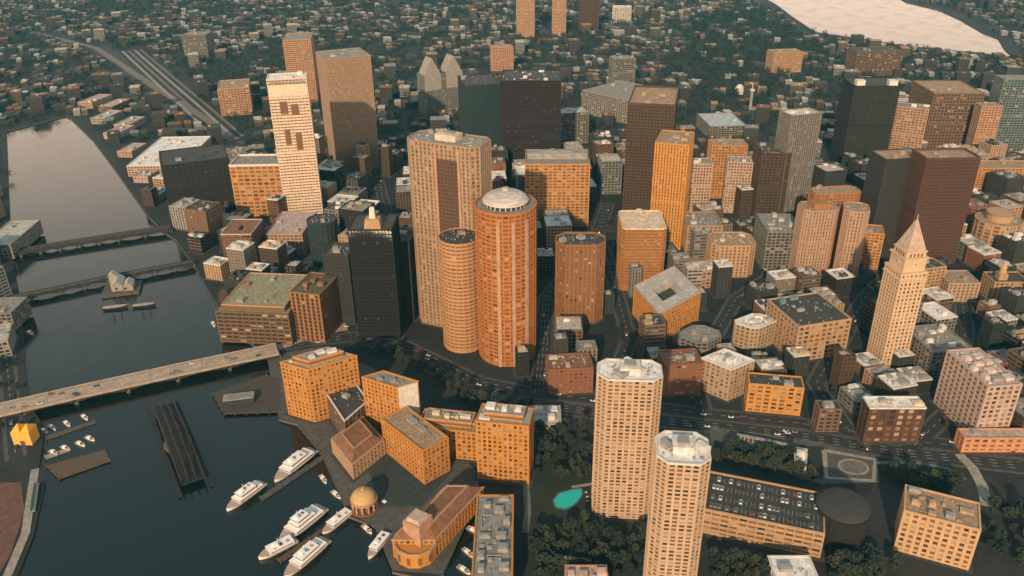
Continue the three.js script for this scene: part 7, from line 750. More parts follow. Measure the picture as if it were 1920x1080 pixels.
building('office_block', 427.9, -1179.4, [[-10.7, 16.8], [15.9, 11.9], [10.7, -16.8], [-15.9, -11.9]], 18.5, 'mid-height squarish dark grey block left of the dark tower with white roof boxes', 'office block', { wall: 'greydark', roof: 'roofdark', glass: 'bronze', fh: 4, bay: 4, pw: 2.2, bh: 0.7, units: 6, blind: 0.15, unitc: 'white' });
building('office_block', -392.2, -1179.8, [[-14.7, 8.7], [8.4, 14.9], [14.7, -8.7], [-8.4, -14.9]], 45.7, 'tall squarish grey block behind the white-rimmed orange block', 'office block', { wall: 'grey', fh: 4, bay: 4, pw: 2.2, bh: 0.7, units: 6, blind: 0.15, unitc: 'white' });
building('office_block', -308.9, -1180, [[-17.1, 10.7], [7.9, 18.6], [17.1, -10.7], [-7.9, -18.6]], 51.1, 'tall squarish dark block left of the beige slab tower', 'office block', { wall: 'charcoal', roof: 'roofdark', fh: 4, bay: 4, pw: 1.5, bh: 1.8, units: 4, blind: 0.15 });
building('office_block', -269.9, -1180.3, [[-17.8, 11], [8.9, 19], [17.8, -11], [-8.9, -19]], 32.4, 'tall squarish pink-grey block in front of the beige slab tower', 'office block', { wall: 'pinktan', roof: 'roofpale', glass: 'teal', fh: 4, bay: 6, pw: 0.5, bh: 2.3, blind: 0.15, unitc: 'tan' });
building('office_block', 181.8, -1180.3, [[-15.1, 15.8], [17.7, 12.9], [15.1, -15.8], [-17.7, -12.9]], 29.4, 'mid-height squarish pink-grey block right of the maroon tower', 'office block', { wall: 'pinktan', roof: 'roofpale', fh: 4, bay: 6, pw: 0.5, bh: 2.3, units: 4, blind: 0.15, unitc: 'tan' });
building('office_block', 754.5, -1180.3, [[-10.3, 15.6], [16.1, 9.7], [10.3, -15.6], [-16.1, -9.7]], 31.8, 'tall squarish dark grey block right of the dark tower with white roof boxes', 'office block', { wall: 'greydark', roof: 'roofdark', glass: 'bronze', fh: 4, bay: 4, pw: 2.2, bh: 0.7, blind: 0.15, unitc: 'tan' });
building('office_block', 20.8, -1180.4, [[-14.1, 15.9], [17.9, 11.5], [14.1, -15.9], [-17.9, -11.5]], 25.4, 'mid-height squarish tan block in front of the maroon tower', 'office block', { roof: 'roofwhite', fh: 4, pw: 1.8, bh: 1.6, units: 4, blind: 0.15 });
building('office_block', 596.6, -1180.5, [[-10.5, 17.3], [17.1, 10.8], [10.5, -17.3], [-17.1, -10.8]], 40.8, 'tall grey-white block right of the slim grey tower and behind the stepped round tan building', 'office block', { wall: 'palegrey', roof: 'roofpale', glass: 'teal', fh: 4, bay: 4, pw: 2.2, bh: 0.7, units: 3, blind: 0.15, unitc: 'tan' });
building('office_block', 343.4, -1180.7, [[-10.5, 16.8], [17, 10.3], [10.5, -16.8], [-17, -10.3]], 16.3, 'mid-height squarish dusky brown block behind the pinkish-white tower pair and behind the slim grey tower', 'office block', { wall: 'darkbrown', roof: 'roofdark', fh: 4, pw: 1.8, bh: 1.6, units: 3, blind: 0.15, unitc: 'tan' });
building('office_block', 553.4, -1180.8, [[-10.6, 17.5], [16.4, 12.3], [10.6, -17.5], [-16.4, -12.3]], 33.6, 'tall squarish dark grey block in front of the dark tower with white roof boxes', 'office block', { wall: 'greydark', roof: 'roofdark', glass: 'teal', fh: 4, pw: 1.8, bh: 1.6, units: 3, blind: 0.15, unitc: 'dark' });
building('office_block', -21.1, -1180.8, [[-10.9, 16.8], [13.7, 14.5], [10.9, -16.8], [-13.7, -14.5]], 33.1, 'tall long dark red-brown block left of the maroon tower', 'office block', { wall: 'redbrick', roof: 'roofrust', fh: 4, bay: 4, pw: 2.2, bh: 0.7, units: 3, blind: 0.15 });
building('office_block', 511, -1180.9, [[-6.9, 11.9], [11.2, 8], [6.9, -11.9], [-11.2, -8]], 35.8, 'tall dark grey block behind the slim grey tower and right of the pinkish-white tower pair', 'office block', { wall: 'greydark', roof: 'roofdark', glass: 'teal', fh: 4, bay: 6, pw: 0.5, bh: 2.3, units: 3, blind: 0.15 });
building('office_block', 676, -1181.7, [[-10.5, 15.4], [16.5, 8.8], [10.5, -15.4], [-16.5, -8.8]], 43.9, 'tall squarish grey block right of the dark tower with white roof boxes', 'office block', { wall: 'grey', roof: 'roofwhite', fh: 4, bay: 4, pw: 2.2, bh: 0.7, units: 6, blind: 0.15, unitc: 'tan' });
building('office_block', -223.4, -1181.8, [[-13.9, 5.7], [7.7, 13], [13.9, -5.7], [-7.7, -13]], 42.6, 'tall squarish dusky brown block in front of the beige slab tower', 'office block', { wall: 'darkbrown', glass: 'bronze', fh: 4, bay: 4, pw: 1.5, bh: 1.8, units: 3, blind: 0.15, unitc: 'tan' });
building('office_block', 385.8, -1182.1, [[-13.1, 18.5], [19.4, 11.8], [13.1, -18.5], [-19.4, -11.8]], 22.5, 'mid-height squarish dark grey block behind the pinkish-white tower pair', 'office block', { wall: 'greydark', glass: 'bronze', fh: 4, pw: 1.8, bh: 1.6, units: 3, blind: 0.15 });
building('office_block', 718.3, -1182.7, [[-10.3, 14.6], [14.8, 9.9], [10.3, -14.6], [-14.8, -9.9]], 51.2, 'tall pink-grey block behind the stepped round tan building and right of the slim grey tower', 'office block', { wall: 'pinktan', roof: 'roofpale', fh: 4, bay: 4, pw: 2.2, bh: 0.7, units: 6, blind: 0.15, unitc: 'dark' });
building('office_block', -61.1, -1183, [[-14.7, 14.9], [16.2, 13.2], [14.7, -14.9], [-16.2, -13.2]], 36.6, 'tall squarish dark red-brown block left of the maroon tower', 'office block', { wall: 'redbrick', roof: 'roofpale', glass: 'bronze', fh: 4, bay: 4, pw: 1.5, bh: 1.8, units: 6, blind: 0.15, unitc: 'pale' });
building('office_block', 222.2, -1183.3, [[-12.3, 14.5], [14.1, 12.7], [12.3, -14.5], [-14.1, -12.7]], 25.3, 'mid-height squarish dusky brown block behind the pinkish-white tower pair and right of the maroon tower', 'office block', { wall: 'darkbrown', glass: 'bronze', fh: 4, bay: 6, pw: 0.5, bh: 2.3, units: 4, blind: 0.15, unitc: 'tan' });
building('office_block', -148.8, -1184, [[-10.7, 16.6], [13.7, 14.2], [10.7, -16.6], [-13.7, -14.2]], 19.7, 'mid-height long dark grey block right of the beige slab tower', 'office block', { wall: 'greydark', roof: 'roofwhite', glass: 'teal', fh: 4, pw: 1.8, bh: 1.6, units: 3, blind: 0.15 });
building('office_block', -471.8, -1184.3, [[-18.1, 7], [9.8, 16.7], [18.1, -7], [-9.8, -16.7]], 30.9, 'tall squarish grey block right of the pale station hall', 'office block', { wall: 'grey', roof: 'roofwhite', glass: 'bronze', fh: 4, pw: 1.8, bh: 1.6, units: 6, blind: 0.15, unitc: 'tan' });
building('office_block', 309.1, -1184.4, [[-11.2, 16.2], [16, 11.5], [11.2, -16.2], [-16, -11.5]], 56.3, 'tall squarish dusky brown block behind the pinkish-white tower pair', 'office block', { wall: 'darkbrown', roof: 'roofpale', fh: 4, bay: 4, pw: 1.5, bh: 1.8, units: 6, blind: 0.15, unitc: 'dark' });
building('office_block', 636.3, -1184.4, [[-12.7, 17.9], [18.8, 11.3], [12.7, -17.9], [-18.8, -11.3]], 37, 'tall dark block behind the stepped round tan building and right of the slim grey tower', 'office block', { wall: 'charcoal', roof: 'roofdark', fh: 4, pw: 1.8, bh: 1.6, blind: 0.15 });
building('office_block', 145.6, -1184.6, [[-14.5, 14.2], [16, 12.4], [14.5, -14.2], [-16, -12.4]], 36.1, 'tall squarish dark block right of the maroon tower', 'office block', { wall: 'charcoal', roof: 'roofwhite', fh: 4, pw: 1.8, bh: 1.6, units: 3, blind: 0.15, unitc: 'tan' });
building('office_block', -189.4, -1217.9, [[-7.7, 5.2], [3.8, 8.5], [7.7, -5.2], [-3.8, -8.5]], 47.1, 'tall narrow dusky brown block right of the beige slab tower', 'office block', { wall: 'darkbrown', roof: 'roofpale', fh: 4, bay: 4, pw: 2.2, bh: 0.7, blind: 0.15 });
building('office_block', 224.6, -1217.9, [[-11.2, 14.8], [13.2, 13.1], [11.2, -14.8], [-13.2, -13.1]], 28.6, 'mid-height squarish pink-grey block behind the pinkish-white tower pair', 'office block', { wall: 'pinktan', roof: 'roofpale', glass: 'teal', fh: 4, bay: 4, pw: 1.5, bh: 1.8, blind: 0.15 });
building('office_block', 304.8, -1218, [[-9.1, 17.5], [15, 12.7], [9.1, -17.5], [-15, -12.7]], 23.9, 'mid-height long dark grey block behind the pinkish-white tower pair', 'office block', { wall: 'greydark', roof: 'roofdark', fh: 4, bay: 6, pw: 0.5, bh: 2.3, blind: 0.15, unitc: 'dark' });
building('office_block', -225.8, -1219.1, [[-8.2, 5.4], [3.5, 9.2], [8.2, -5.4], [-3.5, -9.2]], 48.7, 'tall narrow pink-grey block right of the beige slab tower', 'office block', { wall: 'pinktan', roof: 'roofpale', glass: 'bronze', fh: 4, bay: 4, pw: 2.2, bh: 0.7, units: 3, blind: 0.15, unitc: 'dark' });
building('office_block', -389.1, -1219.6, [[-16.6, 9.8], [9.7, 16.6], [16.6, -9.8], [-9.7, -16.6]], 35.8, 'tall squarish dark grey block left of the beige slab tower', 'office block', { wall: 'greydark', roof: 'roofdark', fh: 4, pw: 1.8, bh: 1.6, units: 4, blind: 0.15 });
building('office_block', -351.9, -1219.6, [[-13.3, 7.1], [7.3, 13.2], [13.3, -7.1], [-7.3, -13.2]], 25.9, 'mid-height squarish dark grey block left of the beige slab tower', 'office block', { wall: 'greydark', roof: 'roofwhite', glass: 'teal', fh: 4, bay: 4, pw: 1.5, bh: 1.8, blind: 0.15 });
building('office_block', 18.8, -1220, [[-13.1, 14.4], [15.9, 11.1], [13.1, -14.4], [-15.9, -11.1]], 19, 'mid-height squarish dark block in front of the maroon tower and behind the wide orange-windowed block', 'office block', { wall: 'charcoal', roof: 'roofpale', glass: 'teal', fh: 4, bay: 6, pw: 0.5, bh: 2.3, units: 4, blind: 0.15 });
building('office_block', -22, -1220.4, [[-13.7, 15.5], [17.4, 11.3], [13.7, -15.5], [-17.4, -11.3]], 40.3, 'tall squarish dark grey block left of the maroon tower and behind the wide orange-windowed block', 'office block', { wall: 'greydark', roof: 'roofdark', fh: 4, bay: 4, pw: 2.2, bh: 0.7, blind: 0.15, unitc: 'white' });
building('office_block', 676.8, -1220.5, [[-10.1, 16.6], [16.5, 10.4], [10.1, -16.6], [-16.5, -10.4]], 32.5, 'tall pink-grey block behind the stepped round tan building and behind the red-brown tower', 'office block', { wall: 'pinktan', roof: 'roofpale', fh: 4, bay: 4, pw: 2.2, bh: 0.7, units: 6, blind: 0.15, unitc: 'white' });
building('office_block', 62.1, -1221.6, [[-7.4, 10.4], [8.9, 9.2], [7.4, -10.4], [-8.9, -9.2]], 18.4, 'mid-height squarish dark block right of the maroon tower', 'office block', { wall: 'charcoal', roof: 'roofdark', fh: 4, bay: 4, pw: 1.5, bh: 1.8, units: 3, blind: 0.15, unitc: 'dark' });
building('office_block', 183.4, -1221.7, [[-13.5, 18.3], [17.5, 14.5], [13.5, -18.3], [-17.5, -14.5]], 29.9, 'mid-height squarish dusky brown block right of the maroon tower', 'office block', { wall: 'darkbrown', roof: 'roofdark', glass: 'bronze', fh: 4, pw: 1.8, bh: 1.6, units: 4, blind: 0.15, unitc: 'tan' });
building('office_block', -144.3, -1221.8, [[-12.2, 13.5], [13.6, 12], [12.2, -13.5], [-13.6, -12]], 24.1, 'mid-height squarish dark grey block right of the beige slab tower', 'office block', { wall: 'greydark', roof: 'roofdark', glass: 'bronze', fh: 4, bay: 4, pw: 1.5, bh: 1.8, units: 6, blind: 0.15, unitc: 'pale' });
building('office_block', -100.2, -1222, [[-13.9, 15.7], [15.7, 13.9], [13.9, -15.7], [-15.7, -13.9]], 15, 'mid-height squarish dark grey block left of the maroon tower', 'office block', { wall: 'greydark', roof: 'roofdark', glass: 'teal', fh: 4, bay: 6, pw: 0.5, bh: 2.3, blind: 0.15, unitc: 'pale' });
building('office_block', 467.7, -1222.3, [[-4.4, 8.1], [7.3, 5.6], [4.4, -8.1], [-7.3, -5.6]], 45.5, 'tall narrow grey block left of the dark tower with white roof boxes', 'office block', { wall: 'grey', roof: 'roofwhite', glass: 'teal', fh: 4, bay: 4, pw: 1.5, bh: 1.8, units: 4, blind: 0.15 });
building('office_block', 262, -1222.8, [[-10.6, 18.3], [18.2, 10.7], [10.6, -18.3], [-18.2, -10.7]], 24.3, 'mid-height squarish tan block behind the pinkish-white tower pair', 'office block', { roof: 'roofdark', glass: 'teal', fh: 4, bay: 4, pw: 1.5, bh: 1.8, units: 4, blind: 0.15, unitc: 'tan' });
building('office_block', 349.5, -1223, [[-9.3, 12.6], [13, 8.8], [9.3, -12.6], [-13, -8.8]], 27, 'mid-height squarish dark red-brown block behind the pinkish-white tower pair', 'office block', { wall: 'redbrick', roof: 'roofwhite', glass: 'bronze', fh: 4, bay: 6, pw: 0.5, bh: 2.3, units: 4, blind: 0.15 });
building('office_block', 142.2, -1223, [[-11.7, 13.8], [14.4, 11], [11.7, -13.8], [-14.4, -11]], 46.8, 'tall squarish dusky brown block right of the maroon tower', 'office block', { wall: 'darkbrown', glass: 'bronze', fh: 4, bay: 4, pw: 2.2, bh: 0.7, units: 6, blind: 0.15, unitc: 'white' });
building('office_block', -475.9, -1223.7, [[-12.5, 5.5], [6.9, 11.9], [12.5, -5.5], [-6.9, -11.9]], 36.9, 'tall squarish dusky brown block right of the pale station hall', 'office block', { wall: 'darkbrown', fh: 4, bay: 4, pw: 1.5, bh: 1.8, units: 3, blind: 0.15, unitc: 'dark' });
building('office_block', 798.9, -1224.3, [[-10.8, 15.8], [17.2, 8.3], [10.8, -15.8], [-17.2, -8.3]], 21.7, 'mid-height squarish dark red-brown block right of the dark tower with white roof boxes', 'office block', { wall: 'redbrick', roof: 'roofpale', fh: 4, pw: 1.8, bh: 1.6, units: 4, blind: 0.15, unitc: 'white' });
building('office_block', 98, -1224.6, [[-12.3, 13], [14.1, 11.1], [12.3, -13], [-14.1, -11.1]], 20, 'mid-height squarish brown block right of the maroon tower', 'office block', { wall: 'brown', roof: 'roofdark', glass: 'bronze', fh: 4, bay: 4, pw: 1.5, bh: 1.8, blind: 0.15 });
building('office_block', -60.2, -1224.9, [[-13.9, 14.5], [17.5, 9.9], [13.9, -14.5], [-17.5, -9.9]], 10.2, 'low long dusky brown block left of the maroon tower', 'office block', { wall: 'darkbrown', fh: 4, bay: 4, pw: 1.5, bh: 1.8, units: 3, blind: 0.15, unitc: 'pale' });
building('office_block', 389, -1257.4, [[-6.4, 7.9], [9.1, 4.4], [6.4, -7.9], [-9.1, -4.4]], 16.4, 'mid-height narrow grey-white block left of the dark tower with white roof boxes', 'office block', { wall: 'palegrey', roof: 'roofpale', fh: 4, bay: 4, pw: 1.5, bh: 1.8, units: 6, blind: 0.15, unitc: 'tan' });
building('office_block', -143.5, -1257.6, [[-11.5, 16.8], [13.7, 15.1], [11.5, -16.8], [-13.7, -15.1]], 21.9, 'mid-height long brown block right of the beige slab tower', 'office block', { wall: 'brown', roof: 'roofwhite', fh: 4, bay: 4, pw: 2.2, bh: 0.7, units: 3, blind: 0.15, unitc: 'tan' });
building('office_block', -186.9, -1258, [[-14.4, 7], [8.1, 13.9], [14.4, -7], [-8.1, -13.9]], 24.2, 'mid-height squarish brown block right of the beige slab tower', 'office block', { wall: 'brown', roof: 'roofpale', glass: 'teal', fh: 4, bay: 6, pw: 0.5, bh: 2.3, blind: 0.15 });
building('office_block', -101.2, -1258.2, [[-14.3, 14.7], [17.4, 10.9], [14.3, -14.7], [-17.4, -10.9]], 21.3, 'mid-height squarish dark red-brown block left of the maroon tower', 'office block', { wall: 'redbrick', roof: 'roofrust', glass: 'bronze', fh: 4, pw: 1.8, bh: 1.6, units: 6, blind: 0.15, unitc: 'white' });
building('office_block', -388, -1258.5, [[-17.5, 10.1], [8.7, 18.2], [17.5, -10.1], [-8.7, -18.2]], 17, 'mid-height squarish grey-white block left of the beige slab tower', 'office block', { wall: 'palegrey', roof: 'roofpale', fh: 4, pw: 1.8, bh: 1.6, units: 4, blind: 0.15 });
building('office_block', -305.5, -1259.6, [[-11.8, 5.2], [6.7, 11], [11.8, -5.2], [-6.7, -11]], 50.1, 'tall squarish grey block left of the beige slab tower', 'office block', { wall: 'grey', roof: 'roofpale', fh: 4, bay: 6, pw: 0.5, bh: 2.3, units: 3, blind: 0.15, unitc: 'white' });
building('office_block', 425, -1260, [[-12, 16.9], [18.7, 9], [12, -16.9], [-18.7, -9]], 22, 'mid-height squarish grey-white block left of the dark tower with white roof boxes', 'office block', { wall: 'palegrey', roof: 'roofpale', glass: 'bronze', fh: 4, pw: 1.8, bh: 1.6, units: 3, blind: 0.15 });
building('office_block', 468.1, -1260.9, [[-12.6, 18.1], [18.1, 12.6], [12.6, -18.1], [-18.1, -12.6]], 37.2, 'tall squarish grey-white block left of the dark tower with white roof boxes', 'office block', { wall: 'palegrey', roof: 'roofpale', fh: 4, bay: 4, pw: 1.5, bh: 1.8, blind: 0.15 });
building('office_block', -347.5, -1261.3, [[-17.1, 9.4], [7.5, 18], [17.1, -9.4], [-7.5, -18]], 18.2, 'mid-height squarish pink-grey block left of the beige slab tower', 'office block', { wall: 'pinktan', roof: 'roofpale', glass: 'bronze', fh: 4, bay: 4, pw: 1.5, bh: 1.8, units: 4, blind: 0.15, unitc: 'white' });
building('office_block', 636.3, -1261.6, [[-10, 19.6], [18.6, 11.8], [10, -19.6], [-18.6, -11.8]], 32.2, 'tall grey block right of the slim grey tower and behind the stepped round tan building', 'office block', { wall: 'grey', roof: 'roofwhite', glass: 'bronze', fh: 4, pw: 1.8, bh: 1.6, units: 4, blind: 0.15, unitc: 'white' });
building('office_block', 227.2, -1261.7, [[-12.4, 14.6], [14.3, 12.7], [12.4, -14.6], [-14.3, -12.7]], 38.2, 'tall squarish dark block right of the maroon tower and behind the pinkish-white tower pair', 'office block', { wall: 'charcoal', roof: 'roofpale', fh: 4, bay: 4, pw: 2.2, bh: 0.7, units: 6, blind: 0.15 });
building('office_block', 842.2, -1261.9, [[-9.3, 16], [15.2, 10.6], [9.3, -16], [-15.2, -10.6]], 33.2, 'tall dark block behind the stepped round tan building and behind the red-brown tower', 'office block', { wall: 'charcoal', roof: 'roofwhite', glass: 'bronze', fh: 4, bay: 6, pw: 0.5, bh: 2.3, units: 6, blind: 0.15 });
building('office_block', 262.8, -1261.9, [[-5.2, 9.8], [9.4, 5.9], [5.2, -9.8], [-9.4, -5.9]], 58.3, 'tall narrow tan block behind the pinkish-white tower pair', 'office block', { roof: 'roofpale', glass: 'bronze', fh: 4, bay: 4, pw: 2.2, bh: 0.7, blind: 0.15, unitc: 'tan' });
building('office_block', 145.1, -1262.4, [[-12.6, 16.7], [16.8, 12.5], [12.6, -16.7], [-16.8, -12.5]], 47.1, 'tall squarish dark grey block right of the maroon tower', 'office block', { wall: 'greydark', roof: 'roofdark', glass: 'teal', fh: 4, bay: 4, pw: 1.5, bh: 1.8, units: 4, blind: 0.15, unitc: 'white' });
building('office_block', 181.1, -1262.8, [[-13.2, 13.4], [15.1, 11.3], [13.2, -13.4], [-15.1, -11.3]], 28.5, 'mid-height squarish tan block right of the maroon tower', 'office block', { roof: 'roofdark', fh: 4, pw: 1.8, bh: 1.6, units: 3, blind: 0.15 });
building('office_block', -431.7, -1263.9, [[-19.1, 11.1], [9.1, 20.1], [19.1, -11.1], [-9.1, -20.1]], 28.6, 'mid-height squarish grey block right of the pale station hall', 'office block', { wall: 'grey', fh: 4, pw: 1.8, bh: 1.6, units: 3, blind: 0.15, unitc: 'dark' });
building('office_block', 98.5, -1264.2, [[-11.6, 17.6], [15.7, 14], [11.6, -17.6], [-15.7, -14]], 30.5, 'tall squarish grey-white block right of the maroon tower', 'office block', { wall: 'palegrey', roof: 'roofpale', fh: 4, bay: 4, pw: 2.2, bh: 0.7, blind: 0.15 });
building('office_block', -65.5, -1264.6, [[-13.7, 17.3], [17.4, 13.6], [13.7, -17.3], [-17.4, -13.6]], 20.9, 'mid-height squarish tan block left of the maroon tower', 'office block', { roof: 'rooftan', fh: 4, bay: 4, pw: 2.2, bh: 0.7, blind: 0.15, unitc: 'tan' });
// ---------------------------------------------------------------- pavements with kerbs round the blocks
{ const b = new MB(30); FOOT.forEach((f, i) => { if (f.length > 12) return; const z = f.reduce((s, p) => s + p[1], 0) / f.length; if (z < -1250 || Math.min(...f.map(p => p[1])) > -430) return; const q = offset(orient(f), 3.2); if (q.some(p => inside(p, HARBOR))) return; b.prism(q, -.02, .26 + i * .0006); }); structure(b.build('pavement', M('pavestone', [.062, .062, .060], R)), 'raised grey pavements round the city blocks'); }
// ---------------------------------------------------------------- trees
function leafCrown(r, h, n, y) {                       // many small leaf clusters through an uneven volume
  const b = new MB(3), lumps = Array.from({ length: 7 }, () => { const a = rr(0, 6.283), q = Math.sqrt(rnd()) * r * .6; return [Math.cos(a) * q, y + rr(.2, .85) * h, Math.sin(a) * q, r * rr(.35, .6)]; });
  for (let k = 0; k < n; k++) { const L = pick(lumps), a = rr(0, 6.283), e = Math.asin(rr(-.6, 1)), q = L[3] * Math.cbrt(rr(.3, 1)); const c = [L[0] + q * Math.cos(a) * Math.cos(e), L[1] + q * Math.sin(e), L[2] + q * Math.sin(a) * Math.cos(e)], s = rr(.45, .95), u = rr(0, 6.283), t = rr(-.7, .7), v1 = [Math.cos(u) * s, Math.sin(t) * s * .6, Math.sin(u) * s], v2 = [-Math.sin(u) * s * .7, Math.cos(t) * s * .6, Math.cos(u) * s * .7]; const P = (i, j) => [c[0] + v1[0] * i + v2[0] * j, c[1] + v1[1] * i + v2[1] * j, c[2] + v1[2] * i + v2[2] * j]; b.quad(P(-1, -.6), P(.2, -1), P(1, .5), P(-.3, 1)); }
  return b;
}
const TREES = []; M('leafolive', [.036, .042, .020], { side: THREE.DoubleSide });
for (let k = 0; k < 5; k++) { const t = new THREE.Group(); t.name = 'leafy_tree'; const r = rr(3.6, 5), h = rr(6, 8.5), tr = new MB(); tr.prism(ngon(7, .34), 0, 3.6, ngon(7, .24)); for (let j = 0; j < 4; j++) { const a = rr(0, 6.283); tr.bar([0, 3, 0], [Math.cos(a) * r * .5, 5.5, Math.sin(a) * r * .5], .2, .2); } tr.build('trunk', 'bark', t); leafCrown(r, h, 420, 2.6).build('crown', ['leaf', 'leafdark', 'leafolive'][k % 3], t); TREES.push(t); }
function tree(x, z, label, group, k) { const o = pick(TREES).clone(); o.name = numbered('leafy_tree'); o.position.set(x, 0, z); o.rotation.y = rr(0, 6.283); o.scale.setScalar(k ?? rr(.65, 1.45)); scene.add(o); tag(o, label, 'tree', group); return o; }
function grove(poly, n, label, group, gap = 6) { const xs = poly.map(p => p[0]), zs = poly.map(p => p[1]), put = []; for (let k = 0; k < 900 && put.length < n; k++) { const p = [rr(Math.min(...xs), Math.max(...xs)), rr(Math.min(...zs), Math.max(...zs))]; if (!inside(p, poly) || FOOT.some(f => inside(p, f)) || put.some(q => Math.hypot(q[0] - p[0], q[1] - p[1]) < gap)) continue; put.push(p); tree(p[0], p[1], label, group); } }
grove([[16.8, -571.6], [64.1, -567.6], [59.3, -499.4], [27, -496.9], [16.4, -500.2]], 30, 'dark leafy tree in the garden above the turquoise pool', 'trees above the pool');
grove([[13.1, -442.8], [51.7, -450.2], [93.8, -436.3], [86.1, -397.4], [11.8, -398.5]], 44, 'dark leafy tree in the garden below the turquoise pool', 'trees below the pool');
grove([[162.5, -532.8], [221.4, -527.6], [222.9, -505.2], [231.4, -493.2], [158.9, -516.8]], 22, 'dark leafy tree between the parking garage and the shore road', 'trees behind the garage');
grove([[-172.5, -714.6], [-104.7, -684.5], [-29.8, -610.6], [17.3, -591.7], [12.3, -576.2], [-39, -600.9], [-86.3, -653.7], [-136, -685.3]], 34, 'dark leafy tree along the shore road behind the wharf buildings', 'trees along the shore road');
grove([[286.4, -507.9], [335.7, -497.5], [333.5, -476.3], [292.5, -483]], 16, 'dark leafy tree behind the orange hotel block', 'trees behind the hotel');
grove([[353.3, -476], [384.9, -475.4], [341.1, -398], [317.9, -407.7]], 18, 'dark leafy tree at the right edge beside the hotel block', 'trees right of the hotel');
grove([[509.1, -764.8], [548.2, -763.9], [511.1, -698.4], [479.9, -699.2]], 20, 'dark leafy tree at the right edge behind the pinkish-white edge block', 'trees behind the edge block');
grove([[219.3, -424], [257.1, -408.7], [242.4, -390.4], [205.7, -395.5]], 14, 'dark leafy tree at the bottom edge below the rounded hall', 'trees below the hall');
grove([[132.5, -415.5], [174.4, -409.1], [169.3, -391.5], [127.4, -392.2]], 16, 'dark leafy tree at the bottom edge below the parking garage', 'trees below the garage');

// ---------------------------------------------------------------- cars
function car() { const t = new THREE.Group(); t.name = 'car'; const b = new MB(4); b.box(0, .35, 0, 1.85, .62, 4.5, 0, .97); b.build('body', 'hulldark', t); new MB(4).box(0, .97, -.2, 1.6, .55, 2.3, 0, .78).build('cabin', 'glassdark', t); const g = new THREE.CylinderGeometry(.33, .33, .22, 12); g.rotateZ(Math.PI / 2); for (const [x, z] of [[-.85, 1.4], [.85, 1.4], [-.85, -1.4], [.85, -1.4]]) { const m = new THREE.Mesh(g, MAT.charcoal); m.name = 'wheel'; m.position.set(x, .33, z); m.castShadow = true; t.add(m); } return t; }
const car0 = car(), PAINTS = [['dark', 'hulldark'], ['white', 'hull'], ['grey', 'unitgrey'], ['red', M('carred', [.3, .04, .03], { roughness: .4 })]];
function traffic(pts, n, w, y, where) { for (let k = 0; k < n; k++) { const i = Math.floor(rnd() * (pts.length - 1)), a = pts[i], b = pts[i + 1], f = rnd(), l = Math.hypot(b[0] - a[0], b[1] - a[1]), s = rnd() < .5 ? 1 : -1, o = s * w * (rnd() < .5 ? .12 : .28), c = car0.clone(); c.name = numbered('car'); const [word, m] = PAINTS[Math.min(3, Math.floor(rnd() * 3.4))]; c.children[0].material = typeof m === 'string' ? MAT[m] : m; c.position.set(a[0] + (b[0] - a[0]) * f - (b[1] - a[1]) / l * o, y, a[1] + (b[1] - a[1]) * f + (b[0] - a[0]) / l * o); c.rotation.y = Math.atan2(b[0] - a[0], b[1] - a[1]) + (s > 0 ? 0 : Math.PI); scene.add(c); tag(c, `small ${word} car ${where}`, 'car', `${word} cars ${where}`); } }
traffic(BRIDGE, 16, 21, 6.02, 'crossing the broad light bridge');
traffic(ROADS[0][1], 40, 15, .25, 'on the shore road');
traffic(ROADS[1][1], 34, 13, .25, 'on the inner road');

ROADS.slice(2).forEach(([n, p, w, label], i) => traffic(p, 7, w, .25, 'on the ' + label));
ROADS.slice(2).forEach(([n, p, w, label]) => { for (let k = 0; k < 14; k++) { const j = Math.floor(rnd() * (p.length - 1)), a = p[j], e = p[j + 1], f = rnd(), l = Math.hypot(e[0] - a[0], e[1] - a[1]), o = (rnd() < .5 ? 1 : -1) * (w / 2 + 2.2), q = [a[0] + (e[0] - a[0]) * f - (e[1] - a[1]) / l * o, a[1] + (e[1] - a[1]) * f + (e[0] - a[0]) / l * o]; if (q[1] < -1250 || inside(q, HARBOR) || FOOT.some(g => inside(q, g) || g.some(v => Math.hypot(v[0] - q[0], v[1] - q[1]) < 3))) continue; tree(q[0], q[1], 'small tree beside the ' + label, 'trees beside the ' + label, rr(.5, .85)); } });
{ const f = FOOT[2], q = (u, v) => [0, 1].map(i => (f[0][i] * (1 - u) + f[1][i] * u) * (1 - v) + (f[3][i] * (1 - u) + f[2][i] * u) * v), ya = Math.atan2(f[1][0] - f[0][0], f[1][1] - f[0][1]) + Math.PI / 2, lines = new MB(); for (const v of [.14, .36, .62, .84]) for (let k = 0; k < 26; k++) { const u = .06 + k * .035, p = q(u, v), e = q(u + .0175, v); lines.box(e[0], GARAGE_H + .02, e[1], .25, .03, 5, ya); if (rnd() > .55) continue; const c = car0.clone(), [word, m] = PAINTS[Math.min(3, Math.floor(rnd() * 3.4))]; c.name = numbered('car'); c.children[0].material = typeof m === 'string' ? MAT[m] : m; c.position.set(p[0], GARAGE_H + .03, p[1]); c.rotation.y = ya; scene.add(c); tag(c, `small ${word} car parked on the roof deck of the long parking garage`, 'car', `${word} cars parked on the garage deck`); } structure(lines.build('bay_marking', 'paint'), 'painted parking bays on the garage roof deck'); }
